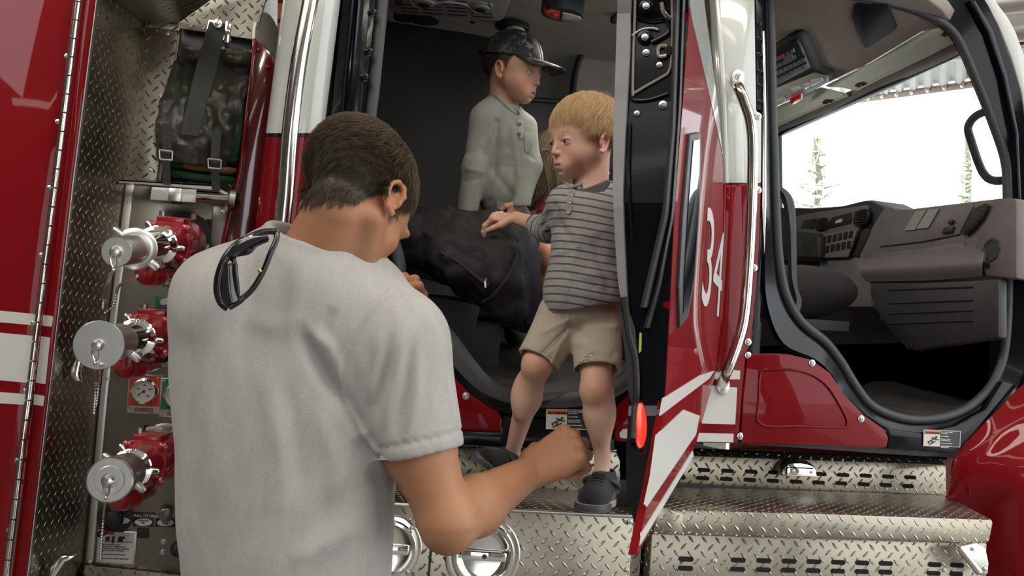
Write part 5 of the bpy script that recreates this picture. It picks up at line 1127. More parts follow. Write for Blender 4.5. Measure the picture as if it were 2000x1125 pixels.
def head(o, Fr, S, child, skin, lips, brow, neck_to, neck_r, h, scalp, hairf, look=None, mouth_open=0.0, lidz=.0235):
    """head in units of its own height S, centre o, frame Fr (x right, y forward, z up). returns mesh piece, local coords, eyes"""
    Wl = lambda x, y, z: o+Fr@(np.array([x, y, z])*S)
    E_ = lambda x, y, z, rx, ry, rz, R=None: ell(Wl(x, y, z), (rx*S, ry*S, rz*S), Fr if R is None else Fr@R)
    rot = lambda ax, a: np.array(Matrix.Rotation(a, 3, ax))
    nb = np.array(neck_to); lo = np.minimum(o-.72*S, nb-neck_r*1.3); hi = np.maximum(o+.72*S, nb+neck_r*1.3); G = Sdf(lo, hi, h); k = S
    if child:
        G.add(E_(0, -.07, .13, .365, .43, .37)); G.add(E_(0, .13, .03, .305, .27, .34), .08*k); G.add(E_(0, .15, -.22, .235, .22, .24), .09*k); G.add(E_(0, .275, -.395, .085, .08, .075), .08*k)
        for s_ in (-1, 1): G.add(E_(s_*.17, .20, -.18, .10, .11, .12), .10*k); G.add(E_(s_*.185, .02, -.17, .10, .16, .12), .08*k)
        ex, ey, ez, er = .145, .305, -.035, .072; nose = ((0, .365, -.01), (0, .432, -.150), .028, .034, (.040, .40, -.165), .026); my = -.300; md = .372; ear = (.368, -.01, -.09)
    else:
        G.add(E_(0, -.09, .14, .335, .43, .35)); G.add(E_(0, .12, .02, .28, .26, .33), .08*k); G.add(E_(0, .16, -.24, .22, .20, .24), .08*k); G.add(E_(0, .27, -.42, .09, .08, .07), .07*k)
        for s_ in (-1, 1): G.add(E_(s_*.16, .22, -.14, .10, .10, .09), .06*k); G.add(rc(Wl(s_*.22, -.02, -.20), Wl(s_*.10, .24, -.40), .09*k, .07*k), .07*k); G.add(E_(s_*.13, .33, .05, .11, .06, .035), .05*k)
        ex, ey, ez, er = .135, .30, -.01, .060; nose = ((0, .35, .02), (0, .47, -.13), .03, .04, (.05, .41, -.15), .032); my = -.27; md = .37; ear = (.345, -.06, -.07)
    G.add(rc(Wl(0, -.12, -.22), nb, .20*k if child else .212*k, neck_r), .07*k)
    for s_ in (-1, 1): G.add(E_(s_*ex*1.02, ey+.115, ez+.005, .085, .055, .052), .05*k, 's')
    G.add(rc(Wl(*nose[0]), Wl(*nose[1]), nose[2]*k, nose[3]*k), .045*k)
    for s_ in (-1, 1): G.add(E_(s_*nose[4][0], nose[4][1], nose[4][2], nose[5], nose[5]*1.2, nose[5]*.85), .022*k)
    for s_ in (-1, 1): G.add(E_(s_*.026, nose[1][1]-.02, nose[1][2]-.045, .014, .02, .014), .012*k, 's')
    # mouth
    G.add(E_(0, md-.055, my, .14, .08, .09), .09*k)
    G.add(E_(-.03, md+.015, my+.020, .052, .024, .018), .018*k); G.add(E_(.03, md+.015, my+.020, .052, .024, .018), .018*k); G.add(E_(0, md+.006, my-.028, .060, .030, .021), .018*k)
    G.add(E_(0, md+.058, my-.003, .066, .045, .005+mouth_open), .007*k, 's'); G.add(E_(0, md+.02, my-.085, .06, .03, .012), .03*k, 's')
    eyes = []
    for s_ in (-1, 1):
        G.add(E_(s_*ex, ey, ez, er, er, er), .012*k); G.add(E_(s_*ex, ey+er*1.05, ez-.002, er*.82, er*.9, lidz if child else .019), .006*k, 's')
        G.add(rc(Wl(s_*(ex-.05), ey+er*.93, ez+.030), Wl(s_*(ex+.055), ey+er*.72, ez+.028), .009*k, .008*k), .01*k); eyes.append(Wl(s_*ex, ey, ez))
    # ears
    for s_ in (-1, 1):
        R = rot('Z', s_*radians(-28))@rot('X', radians(8)); c = np.array(ear)*[s_, 1, 1]; Q = lambda d: c+R@(np.array(d)*[s_, 1, 1])
        pts = [Q((.0, .03, -.02)), Q((.02, .045, .05)), Q((.03, .02, .10)), Q((.035, -.035, .115)), Q((.035, -.075, .075)), Q((.03, -.08, .02)), Q((.02, -.06, -.04)), Q((.012, -.03, -.085)), Q((.0, .005, -.105)), Q((-.01, .025, -.09))]
        rr = [.018, .019, .02, .021, .021, .020, .019, .023, .024, .018]
        G.add(E_(*(c+R@(np.array([s_*-.004, -.02, .01]))), .020, .075, .095, R), .02*k)
        for a, b, r1, r2 in zip(pts[:-1], pts[1:], rr[:-1], rr[1:]): G.add(rc(Wl(*a), Wl(*b), r1*k, r2*k), .010*k)
        G.add(E_(*Q((.028, -.005, -.005)), .028, .034, .040, R), .016*k, 's'); G.add(E_(*Q((.034, -.03, .055)), .016, .030, .036, R), .016*k, 's')
        G.add(E_(*Q((.01, .035, -.01)), .016, .016, .022, R), .012*k)
    V, F_ = G.mesh(); V = relax(V, F_, 1, .4); L = ((V-o)@Fr)/S
    # colours that belong to the skin
    c = np.tile(np.array(skin), (len(V), 1)); rosy = np.array(skin)*[1.04, .66, .60]
    for s_ in (-1, 1):
        c = mix(c, rosy, .42*gau(L, (s_*.20, .30, -.20), (.12, .2, .10))); c = mix(c, rosy, .6*gau(L, (s_*(ear[0]+.03), ear[1]-.03, ear[2]+.03), (.09, .10, .13)))
        c = mix(c, np.array(skin)*[.80, .62, .58], .30*gau(L, (s_*ex, ey+er, ez-.035), (.07, .05, .025)))
    c = mix(c, rosy, .5*gau(L, (0, .47, -.14), (.06, .07, .05)))
    lm = (np.abs(L[:, 0]) < .078) & (L[:, 1] > md-.03); zz = L[:, 2]-my; lim = np.sqrt(np.clip(1-(L[:, 0]/.078)**2, 0, 1))
    lipm = np.where(lm, np.clip(1.3-np.abs(zz)/(.040*lim+1e-4)*1.0, 0, 1), 0); c = mix(c, lips, lipm*.9)
    c = mix(c, np.array(lips)*.3, np.where((np.abs(L[:, 0]) < .066) & (L[:, 1] > md-.03) & (np.abs(zz+.003) < .006+mouth_open*.7), .85, 0)*(L[:, 1] < md+.030))
    for s_ in (-1, 1):
        bx_ = s_*L[:, 0]-ex; bz = L[:, 2]-(ez+.092+.016*np.cos(bx_*16)-.010*(bx_ > .03)*(bx_*10)); c = mix(c, brow, .75*np.exp(-(bz/.012)**2)*(np.abs(bx_) < .085)*(L[:, 1] > .1)*np.clip(1.1-np.abs(bx_)/.09, 0, 1))
        # lash line
        r_ = np.linalg.norm((L-np.array([s_*ex, ey, ez]))/np.array([1, 1, 1]), axis=1); al = ((s_*L[:, 0]-ex)/(er*.88))**2+((L[:, 2]-ez-.004)/(.031 if child else .024))**2
        c = mix(c, np.array(brow)*.35, .75*np.exp(-((al-1)/.22)**2)*(L[:, 1] > ey)*(L[:, 2] > ez-.005))
    hm = scalp(L)*(1-((np.abs(L[:, 0]) > ear[0]+.003) & (L[:, 1] > -.20) & (L[:, 1] < .07) & (L[:, 2] < .06))); c = mix(c, hairf, hm)
    return (V, F_, c), L, eyes, er*S*.955, hm
EYEM = {}
def eyeball(c, r, fwd, par, iris):
    fwd = np.array(fwd, float)/np.linalg.norm(fwd); vs, fs = lathe_vf(c, fwd, [(-cos(pi*i/22)*r, sin(pi*i/22)*r) for i in range(23)], 32)
    m = EYEM.get(iris)
    if m is None: m = EYEM[iris] = attrmat('eye_%d' % len(EYEM), .08, coat=1.0)
    V = np.array([tuple(v) for v in vs]); ca = ((V-c)@fwd)/r; col = np.tile([.40, .37, .35], (len(V), 1)).astype(float)
    col[ca > .82] = iris; col[ca > .955] = (.008, .007, .007); F4 = np.array([f for f in fs if len(f) == 4])
    return finish('eye', [(V, F4, col)], m, par)
def strands(name, roots, dirs, lens, width, colors, par, seg=4, grav=None, curl=0.0, label=None, lay=None):
    """hair: thin tapered three-sided strands"""
    n = len(roots); pts = np.zeros((n, seg+1, 3)); pts[:, 0] = roots; d = dirs.copy()
    for i in range(seg):
        d = d+(grav if grav is not None else 0)*(lens[:, None]/seg)+rng.normal(0, curl, d.shape)
        if lay is not None: d = lay(pts[:, i], d)
        d /= np.linalg.norm(d, axis=1, keepdims=True); pts[:, i+1] = pts[:, i]+d*(lens/seg)[:, None]
    vc = rng.normal(0, 1, (n, 3)); t = pts[:, -1]-pts[:, 0]; t /= np.linalg.norm(t, axis=1, keepdims=True)+1e-9; u = np.cross(t, vc); u /= np.linalg.norm(u, axis=1, keepdims=True); w = np.cross(t, u); V = np.zeros((n, seg+1, 3, 3))
    for i in range(seg+1):
        r = width*(1-.85*(i/seg)**1.5)
        for k in range(3): V[:, i, k] = pts[:, i]+(u*cos(2*pi*k/3)+w*sin(2*pi*k/3))*r
    b = np.arange(n)[:, None]*(seg+1)*3; q = np.array([(i*3+k, i*3+(k+1) % 3, (i+1)*3+(k+1) % 3, (i+1)*3+k) for i in range(seg) for k in range(3)])
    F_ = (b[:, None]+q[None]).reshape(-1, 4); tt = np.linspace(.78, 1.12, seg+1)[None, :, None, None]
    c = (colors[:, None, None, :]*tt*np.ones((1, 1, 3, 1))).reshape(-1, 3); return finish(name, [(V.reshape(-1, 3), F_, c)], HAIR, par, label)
def pick(V, F_, w, n):
    """n random points on the faces, weighted"""
    a = np.linalg.norm(np.cross(V[F_[:, 2]]-V[F_[:, 0]], V[F_[:, 3]]-V[F_[:, 1]]), axis=1)*w[F_].mean(1); i = rng.choice(len(F_), n, p=a/a.sum()); s_, t = rng.random((2, n, 1)); q = V[F_[i]]
    N = vnorm(V, F_)[F_[i]].mean(1); return (q[:, 0]*(1-s_)+q[:, 1]*s_)*(1-t)+(q[:, 3]*(1-s_)+q[:, 2]*s_)*t, N/np.linalg.norm(N, axis=1, keepdims=True)
def hand(G, wr, pr, mid, back, S, curls, spread, thumb, side, fat=1.0):
    """wr wrist, pr forearm dir; mid: direction of the palm axis, back: outward normal of the back of the hand, side: +1 if thumb lies towards cross(mid, back)"""
    m = np.array(mid, float); m /= np.linalg.norm(m); bk = np.array(back, float); bk -= m*(bk@m); bk /= np.linalg.norm(bk); sd = np.cross(m, bk)*side
    kn = []
    for i, (o_, l) in enumerate(((.030, .088), (.010, .092), (-.010, .088), (-.028, .080))):
        k_ = wr+m*l*S+sd*o_*S+bk*(.004-.003*abs(i-1.3))*S; kn.append(k_); G.add(rce(wr+m*.012*S+sd*o_*.5*S, k_, .016*S, .0125*S, bk, .8), .012*S); G.add(ell(k_+bk*.0055*S, .0105*S*fat), .004*S)
    G.add(ell(wr+m*.05*S-bk*.006*S, (.036*S, .045*S, .014*S), np.stack([sd, m, bk], 1)), .012*S)
    Ls = ((.042, .026, .020), (.046, .029, .021), (.042, .027, .020), (.034, .021, .018)); tips = []
    for i in range(4):
        p = kn[i]; a = 0; d0 = m+sd*spread[i]; d0 /= np.linalg.norm(d0); ax = np.cross(d0, -bk); r = (.0100, .0102, .0098, .0086)[i]*S*fat
        for j, l in enumerate(Ls[i]):
            a += curls[i][j]; d = d0*cos(a)-bk*sin(a)*1.0; q = p+d*l*S; G.add(rc(p, q, r*(1-.06*j), r*(.90-.09*j)), .003*S if j else .005*S); p = q
            if j < 2: G.add(ell(p, r*(1.02-.07*j)), .003*S)
        tips.append((p, d, r))
    t0 = wr+m*.018*S+sd*.022*S-bk*.004*S; p = t0; d = np.array(thumb[0][0])*sd+0; rr = (.0165, .0125, .0108)
    for j, (tv, l) in enumerate(zip(thumb, (.042, .032, .026))):
        d = sd*tv[0]+m*tv[1]-bk*tv[2]; d /= np.linalg.norm(d); q = p+d*l*S; G.add(rc(p, q, rr[j]*S, (rr[j]*.86)*S), .010*S if j == 0 else .004*S); p = q
    return tips
SKM = (.43, .205, .11); SKC = (.66, .40, .29); SKB = (.40, .21, .14)

G = Sdf(P(1575, 565, .5)-[.26, .2, .16], P(1575, 565, .5)+[.26, .2, .16], .005); G.add(ell(P(1580, 566, .5), (.155, .13, .075))); G.add(ell(P(1530, 575, .52), (.18, .13, .085)), .03)
V, F_ = G.mesh(); finish('seat_cushion', [(relax(V, F_, 2), F_, None)], SEATF, ss)

def hairdo(par, hp, L, hm, o, Fr, S, n, part, base, hi_, lens0, flat=.35, label=None, wid=.00042, fringe=None, jit=.14, sel=None, cc=(0, -.07, .12), rr=(.375, .44, .385)):
    V, F_, _ = hp; w = np.clip(hm, 0, 1)**2*(np.abs(L[:, 0]) < .385)
    if sel is not None: w = w*sel(L)
    R_, N_ = pick(V, F_, w, n); Lh = ((R_-o)@Fr)/S; t = (Lh-np.array(part))*np.array([.75, 1, 1])@Fr.T; t = t-N_*(t*N_).sum(1, keepdims=True); t /= np.linalg.norm(t, axis=1, keepdims=True)+1e-6
    cl = np.array([mnoise.noise(Vector(p*22)) for p in Lh]); sw = np.cross(N_, t)*cl[:, None]*.5
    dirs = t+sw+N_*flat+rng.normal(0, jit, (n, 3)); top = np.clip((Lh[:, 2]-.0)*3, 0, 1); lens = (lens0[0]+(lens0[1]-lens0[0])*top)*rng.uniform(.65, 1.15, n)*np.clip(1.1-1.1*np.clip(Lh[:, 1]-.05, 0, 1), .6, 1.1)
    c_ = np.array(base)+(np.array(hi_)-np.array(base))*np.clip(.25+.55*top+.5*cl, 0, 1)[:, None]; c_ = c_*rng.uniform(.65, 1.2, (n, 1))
    r0 = np.linalg.norm(Lh-np.array([0, -.07, .12]), axis=1)
    def lay(p, d):
        q = (p-o)@Fr/S-np.array(cc); rad = np.linalg.norm(q/np.array(rr), axis=1); nn = (q/np.array(rr)**2)@Fr.T; nn /= np.linalg.norm(nn, axis=1, keepdims=True); pen = np.clip(1.004-rad, 0, .2)*8; out = np.clip(rad-1.045, 0, .3)*8; out = out*np.clip((q[:, 2]+.12)*5, 0, 1); pen = pen*np.clip((q[:, 2]+.25)*8, 0, 1); return d+nn*(pen-out)[:, None]
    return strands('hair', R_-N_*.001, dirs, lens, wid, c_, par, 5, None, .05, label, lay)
# ================================================================== the man in the grey tee, seen from behind
man = empty('person', (-.15, -.95, 0), 'man in a grey t-shirt seen from behind, sunglasses hanging on his collar', 'person')
TEE = fabric('heather_grey_tee', (.36, .347, .33), (.455, .44, .42), 420, .0005)
mo = DP(700, 396, 1.50); mf = frame(FW*.64+RT*.31-UP*.72, UP*1.0+RT*.16+FW*.35)
scal = lambda L: np.clip(((L[:, 2]-(.02-.34*np.clip(-L[:, 1]/.42, 0, 1)-.02*np.clip(L[:, 1]/.3, 0, 1)*-8)))*14, 0, 1)
def scal(L):
    y = L[:, 1]; z = L[:, 2]; ax = np.abs(L[:, 0])
    line = np.interp(y, [-.55, -.36, -.2, -.1, .0, .06, .12, .3, .5], [-.45, -.43, -.30, -.08, -.03, -.16, .05, .26, .34]); side = np.where((y > -.02) & (y < .1) & (ax > .2), 0, 0)
    return np.clip((z-line-side)*16, 0, 1)
mnb = DP(612, 540, 1.50)
hp, hL, _, _, hm = head(mo, mf, .226, False, SKM, (.35, .12, .09), (.05, .03, .02), mnb, .066, .0026, scal, (.035, .024, .016))
st_ = gau(hL, (.16, .16, -.34), (.13, .16, .10))+gau(hL, (-.16, .16, -.34), (.13, .16, .10)); hp = (hp[0], hp[1], mix(hp[2], (.17, .11, .08), np.clip(st_*.38, 0, .45)))
# right arm and hand (bare)
sh_r = DP(774, 668, 1.47); el_r = DP(875, 1022, 1.45); wr_r = DP(1030, 925, 1.66)
G = Sdf(np.minimum.reduce([sh_r, el_r, wr_r])-.16, np.maximum.reduce([sh_r, el_r, wr_r])+.16, .0028)
um = DP(811, 856, 1.46); G.add(rc(sh_r, um, .050, .0515)); G.add(rc(um+(el_r-um)*.25, el_r, .0515, .036), .03); 
fm = el_r+(wr_r-el_r)*.32; G.add(rc(el_r, fm, .036, .044), .03); G.add(rce(fm, wr_r, .0450, .0285, FW, .86), .02); G.add(rc(el_r+A3(0, 0, 0), el_r-UP*.010, .036, .030), .02)
hm_ = DP(1118, 872, 1.69)-wr_r
tips = hand(G, wr_r+hm_*.04, None, hm_, -FW*.80+UP*.34-RT*.40, 1.06, [(.95, 1.5, .9), (1.05, 1.5, .9), (1.12, 1.5, .9), (1.2, 1.5, .9)], (.10, .03, -.05, -.12), [(.55, .6, .75), (.0, .8, .75), (-.3, .7, .7)], -1)
Va, Fa = G.mesh(); Va = relax(Va, Fa, 2, .5); ca = np.tile(np.array(SKM), (len(Va), 1)); tn = nz(Va, (14, 14, 14)); ca = ca*(1+.10*tn)[:, None]
for p, d, r in tips: ca = mix(ca, (.56, .24, .17), .5*np.exp(-((Va-p)**2).sum(1)/.02**2))
# left arm reaching the grab handle, mostly behind him
sh_l = DP(432, 590, 1.50); el_l = DP(560, 700, 1.72); wr_l = DP(690, 585, 1.86)
G = Sdf(np.minimum.reduce([sh_l, el_l, wr_l])-.17, np.maximum.reduce([sh_l, el_l, wr_l])+.17, .0032)
G.add(rc(sh_l, el_l, .056, .042)); G.add(rc(el_l, wr_l, .044, .028), .03)
hand(G, wr_l, None, DP(757, 552, 1.90)-wr_l, UP*.85-FW*.5+RT*.1, 1.0, [(.35, .9, .6), (.4, .95, .6), (.45, .95, .6), (.5, .95, .6)], (.08, .02, -.04, -.10), [(.5, .6, .7), (.2, .8, .6), (0, .8, .6)], 1)
Vl, Fl = G.mesh(); Vl = relax(Vl, Fl, 2, .5); cl = np.tile(np.array(SKM)*[1.08, 1, 1], (len(Vl), 1))
# core of the body under the clothes (hips, legs)
hipc = DP(565, 1230, 1.50); hipc[2] = .84; G = Sdf(hipc-[.3, .3, .9], hipc+[.35, .3, .85], .009)
chest = DP(585, 700, 1.51); G.add(rce(hipc, chest, .10, .10, FW, .75)); G.add(rc(chest, mnb, .08, .055), .05)
ft = []
for s_ in (-1, 1):
    hj = hipc+A3(.09*s_, 0, -.03); kn = A3(hipc[0]+.11*s_, hipc[1]+.03, .50); an = A3(hipc[0]+.13*s_, hipc[1]-.02, .09); ft.append((hj, kn, an)); G.add(rc(hj, kn, .085, .055), .03); G.add(rc(kn, an, .055, .038), .02)
Vb, Fb = G.mesh(); body = finish('body', [hp, (Va, Fa, ca), (Vl, Fl, cl), (Vb, Fb, np.tile(np.array(SKM), (len(Vb), 1)))], SKIN, man)
# t-shirt
G = gpx(330, 1230, 900, 430, 1.38, 1.66, .03, .0042)
CF = np.stack([RT, FW, UP], 1); E_ = lambda px, py, z, rx, ry, rz: ell(DP(px, py, z), (rx, ry, rz), CF)
G.add(E_(590, 720, 1.53, .188, .135, .185)); G.add(E_(553, 900, 1.53, .160, .130, .27), .08); G.add(E_(566, 1140, 1.53, .152, .12, .30), .08)
G.add(rc(DP(440, 590, 1.50), DP(560, 560, 1.53), .066, .085), .06); G.add(rc(DP(770, 668, 1.48), DP(640, 600, 1.52), .074, .085), .06)
G.add(rc(DP(440, 590, 1.50), DP(452, 690, 1.52), .066, .07), .05); G.add(rc(DP(612, 560, 1.52), DP(650, 590, 1.51), .085, .09), .06)
hemc = DP(817, 888, 1.46); sd_ = hemc-sh_r
G.add(rc(sh_l, sh_l+(el_l-sh_l)*.6, .068, .066), .04)
G2 = Sdf(G.lo, [a_[-1] for a_ in G.ax], .0042); G2.add(rce(DP(774, 668, 1.47), hemc+sd_*.10, .075, .0695, FW, .97)); G2.cut(hemc, sd_); G2.add(rc(hemc-sd_*.10, hemc+sd_*.2, .0595, .0595), .0, 's')
n_ = [min(a_, b_) for a_, b_ in zip(G.v.shape, G2.v.shape)]; sl = tuple(slice(0, i) for i in n_); A_, B_ = G.v[sl], G2.v[sl]; hh = np.clip(.5+.5*(A_-B_)/.03, 0, 1); G.v[sl] = np.where(B_ > 50, A_, np.where(A_ > 50, B_, A_*(1-hh)+B_*hh-.03*hh*(1-hh)))
G.add(rc(um+sd_*.25, el_r+sd_*.1, .0575, .052), .0, 's') if False else None
G.add(rc(DP(606, 532, 1.50), DP(640, 600, 1.51), .079, .09), .05); nk = DP(614, 478, 1.50); G.add(ell(nk+(mnb-mo)/np.linalg.norm(mnb-mo)*-.040, (.080, .080, .080)), .01, 's')
zb_ = DP(566, 1200, 1.5)[2]-.02; G.cut((0, 0, zb_), (0, 0, -1))
V, F_ = G.mesh(); V = relax(V, F_, 9, .5); N = vnorm(V, F_)
q = (V-CAM); px = 1000+FPX*(q@RT)/(q@FW); py = 562.5-FPX*(q@UP)/(q@FW)
def seg_d(a, b, P=None):
    a, b = np.array(a, float), np.array(b, float); p = np.stack([px, py], 1); t = np.clip(((p-a)@(b-a))/((b-a)@(b-a)), 0, 1); return np.linalg.norm(p-a-t[:, None]*(b-a), axis=1), t
d = .0045*nz(V, (9, 9, 5))+.002*nz(V, (26, 26, 14), 3)
def poly_d(pts):
    best = np.full(len(px), 1e9); tt = np.zeros(len(px)); n = len(pts)-1
    for i, (a, b) in enumerate(zip(pts[:-1], pts[1:])):
        e, t = seg_d(a, b); m = e < best; best[m] = e[m]; tt[m] = (i+t[m])/n
    return best, tt
nearside = np.clip((1.60-q@FW)/.03, 0, 1)
for pts, w, amp in ((((588, 648), (608, 690), (640, 740), (676, 792), (712, 858)), 15, -.016), (((655, 600), (638, 630), (628, 668)), 16, -.006), (((545, 740), (575, 850), (590, 970)), 24, -.006), (((700, 850), (725, 900), (745, 960)), 26, -.012), (((606, 640), (645, 680), (668, 740)), 13, .006), (((505, 700), (545, 830), (555, 970)), 26, .006), (((620, 780), (648, 880), (660, 1000)), 22, .007), (((700, 930), (640, 1000), (600, 1090)), 22, -.006), (((470, 620), (540, 640), (610, 620)), 22, .004), (((400, 780), (420, 900), (430, 1020)), 30, .005), (((380, 640), (370, 760), (385, 900)), 24, -.004), (((735, 1000), (640, 1060), (560, 1100)), 24, .006), (((545, 500), (500, 540), (470, 600)), 20, -.004),
                     (((745, 640), (733, 720), (716, 795)), 11, .006), (((788, 655), (772, 745), (742, 845)), 11, .006), (((818, 690), (812, 775), (798, 855)), 11, .005), (((766, 650), (750, 735), (728, 815)), 10, -.006), (((806, 675), (793, 765), (768, 850)), 10, -.006)):
    e, t = poly_d(pts); d += amp*np.exp(-(e/w)**2)*np.sin(np.clip(t, .02, .98)*pi)**.7*nearside
e, t = poly_d(cr([(762, 572), (722, 604), (691, 643), (669, 683), (657, 727), (674, 780), (700, 832), (729, 885)], 6)); d += nearside*(.0060*np.exp(-(e/5.5)**2))
hd = (V-hemc)@sd_/np.linalg.norm(sd_); d += np.where((px > 735) & (np.abs(hd+.024) < .004), -.0022, 0)
ec = np.linalg.norm(V-(nk+(mnb-mo)/np.linalg.norm(mnb-mo)*-.040), axis=1); d += .0028*np.exp(-((ec-.089)/.0055)**2); V = V+N*d[:, None]; tee = finish('t_shirt', [(V, F_, None)], TEE, man)
nkd = frame(DP(612, 505, 1.50)-DP(640, 430, 1.50), RT)
ring = [nk+(nkd[:, 0]*cos(a)*.075+nkd[:, 2]*sin(a)*.075)+nkd[:, 1]*.016 for a in np.linspace(0, 2*pi, 41)]
tube('collar_band', ring, .0085, TEE, man, 10, flat=1.0)
# trousers and shoes down to the floor
JEAN = fabric('dark_denim', (.03, .035, .05), (.05, .06, .08)); G = Sdf(hipc-[.28, .28, .95], hipc+[.28, .28, .2], .008)
G.add(rce(hipc-A3(0, 0, .02), hipc+A3(0, 0, .04), .135, .125, FW, .72))
for hj, kn, an in ft: G.add(rc(hj, kn, .098, .072), .04); G.add(rc(kn, an+A3(0, 0, -.0), .072, .060), .03)
G.cut((0, 0, .075), (0, 0, -1)); V, F_ = G.mesh(); finish('trousers', [(relax(V, F_, 3), F_, None)], JEAN, man)
for hj, kn, an in ft:
    G = Sdf(an-[.1, .12, .09], an+[.1, .28, .05], .005); f = A3(an[0], an[1], .04); G.add(ell(f+A3(0, .06, .0), (.045, .145, .04))); G.add(rc(an+A3(0, 0, -.03), an, .045, .045), .03); G.cut((0, 0, .001), (0, 0, -1)); V, F_ = G.mesh(); finish('shoe', [(V, F_, None)], BLACKP, man)
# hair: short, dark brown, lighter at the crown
hairdo(man, hp, hL, hm, mo, mf, .226, 30000, (.10, -.10, .42), (.032, .022, .015), (.16, .11, .062), (.014, .034), .10, 'short dark brown hair', .00036, cc=(0, -.09, .14), rr=(.338, .433, .353), sel=lambda L: (np.abs(L[:, 0]) < .335)*(1-((L[:, 1] > -.14) & (L[:, 1] < .05) & (L[:, 2] < .02) & (np.abs(L[:, 0]) > .27))))
# ---- sunglasses hooked on the back of the collar
sg = empty('sunglasses', tuple(DP(500, 520, 1.40)), 'dark brown glossy sunglasses hanging from the back of the grey t-shirt collar', 'sunglasses')
SGM = newmat('tortoise_black_acetate', (.010, .005, .006), .22, coat=.25); LENS = newmat('sunglass_lens', (.02, .019, .024), .12, coat=.4); zs = 1.345
G_ = lambda x, y, dz=0.0: DP(x, y, zs+dz)
rim = cr([G_(541, 452, .02), G_(510, 454, .01), (G_(475, 470, .0)), G_(447, 495, -.01), G_(430, 530, -.015), G_(425, 565, -.015), (G_(432, 590, -.012)), G_(446, 602, -.01)], 6)
tube('brow_bar', rim, [.0045]*12+[.0058]*31, SGM, sg, 12)
tube('temple_arm', cr([G_(446, 600, -.008), G_(466, 588, -.004), G_(492, 566, .0), (G_(514, 530, .004)), G_(528, 495, .008), G_(539, 470, .014), G_(541, 452, .02)], 6), [.0052]*8+[.0040]*29, SGM, sg, 10)
for nm, A, B in (('lens', [(430, 520), (427, 548), (431, 575), (441, 598)], [(461, 510), (464, 540), (465, 566), (466, 586)]), ('upper_lens', [(441, 500), (460, 474), (490, 459), (522, 456)], [(460, 501), (483, 489), (503, 478), (526, 468)])):
    sheet(nm, [[G_(*p, -.016) for p in A], [G_((a[0]+b[0])/2, (a[1]+b[1])/2, -.020) for a, b in zip(A, B)], [G_(*p, -.010) for p in B]], LENS, sg, th=.002, wr=0, sub_=5)
tube('lens_rim', cr([G_(448, 600, -.008), G_(463, 586, -.008), G_(463, 560, -.012), G_(460, 530, -.014), (G_(458, 512, -.012)), G_(449, 500, -.010), G_(464, 497, -.008), (G_(486, 492, -.006)), G_(500, 478, 0), G_(522, 468, .01)], 6), .0034, SGM, sg, 10)
plate('nose_pad', [(447, 498), (462, 497), (460, 512), (452, 508)], lambda x, y: G_(x, y, -.008), (0, .003, 0), SGM, sg, .001)
plate('logo_bar', [(443, 519), (457, 511), (458, 514), (445, 522)], lambda x, y: G_(x, y, -.024), (0, .001, 0), CHROME, sg, 0)
lathe('hinge_screw', G_(508, 529, -.006), -FW, [(0, .0028), (.002, .0028), (.003, 0)], newmat('brass_screw', (.7, .45, .2), .2, 1.0), sg, 12)
# ================================================================== blond boy in the striped henley, stepping out
b1 = empty('person', (.6, -.12, .97), 'blond little boy in a grey striped henley and khaki shorts stepping down from the cab', 'person')
CF = np.stack([RT, FW, UP], 1)
E_ = lambda px, py, z, rx, ry, rz, R=None: ell(DP(px, py, z), (rx, ry, rz), CF if R is None else R)
def view(yaw, pitch, roll=0.0):
    """facing: yaw from the camera towards image right, pitch up; roll tilts the crown to image right"""
    f = (-FW*cos(yaw)+RT*sin(yaw))*cos(pitch)+UP*sin(pitch); return frame(f, UP*cos(roll)+RT*sin(roll)+f*0)
S1 = .190; o1 = DP(1140, 270, 2.24); F1 = view(radians(-61), radians(-6), radians(4))
SK1 = (.74, .46, .345); n1 = DP(1152, 372, 2.25)
def scal1(L):
    y, z, ax = L[:, 1], L[:, 2], np.abs(L[:, 0]); line = np.interp(y, [-.55, -.40, -.2, -.1, .0, .03, .10, .2, .3, .5], [-.30, -.27, -.16, .0, .0, -.06, .13, .235, .27, .27])
    return np.clip((z-line)*18, 0, 1)
HB = (.42, .27, .13)
h1, L1_, eyes1, er1, hm1 = head(o1, F1, S1, True, SK1, (.62, .22, .18), (.40, .25, .15), n1, .042, .0019, scal1, (.46, .30, .15), mouth_open=.003, lidz=.0185)
# legs
def leg(hip, kn, an, r, h=.003, skin=SK1, calf=None):
    G = Sdf(np.minimum.reduce([hip, kn, an])-.08, np.maximum.reduce([hip, kn, an])+.08, h)
    G.add(rc(hip, kn, r*1.45, r*1.03)); G.add(rc(kn, kn+(an-kn)*.35, r*.98, r*.92), .02); G.add(rc(kn+(an-kn)*.35, an, r*.92, r*.55), .02); G.add(ell(kn-FW*.010, (r*.72, r*.8, r*.8)), .02)
    if calf is not None: G.add(ell(kn+(an-kn)*.33+calf*.010, (r*.75, r*.8, r*1.9)), .03)
    G.add(rc(an, an-A3(0, 0, .03), r*.55, r*.6), .01); V, F_ = G.mesh(); V = relax(V, F_, 2); c = np.tile(np.array(skin), (len(V), 1)); c = mix(c, np.array(skin)*[.93, .66, .58], .65*np.exp(-(((V-(kn-FW*.03))/(.026, .03, .034))**2).sum(1))); c = c*(1+.06*nz(V, (30, 30, 30)))[:, None]; return (V, F_, c)
an2 = DP(1177, 893, 2.20); kn2 = DP(1163, 762, 2.16); hp2 = DP(1168, 630, 2.24)
an1 = DP(1000, 885, 2.35); kn1 = DP(1049, 712, 2.20); hp1 = DP(1095, 628, 2.25)
pieces = [h1, leg(hp1, kn1, an1, .0305, calf=-RT), leg(hp2, kn2, an2, .0305, calf=RT)]
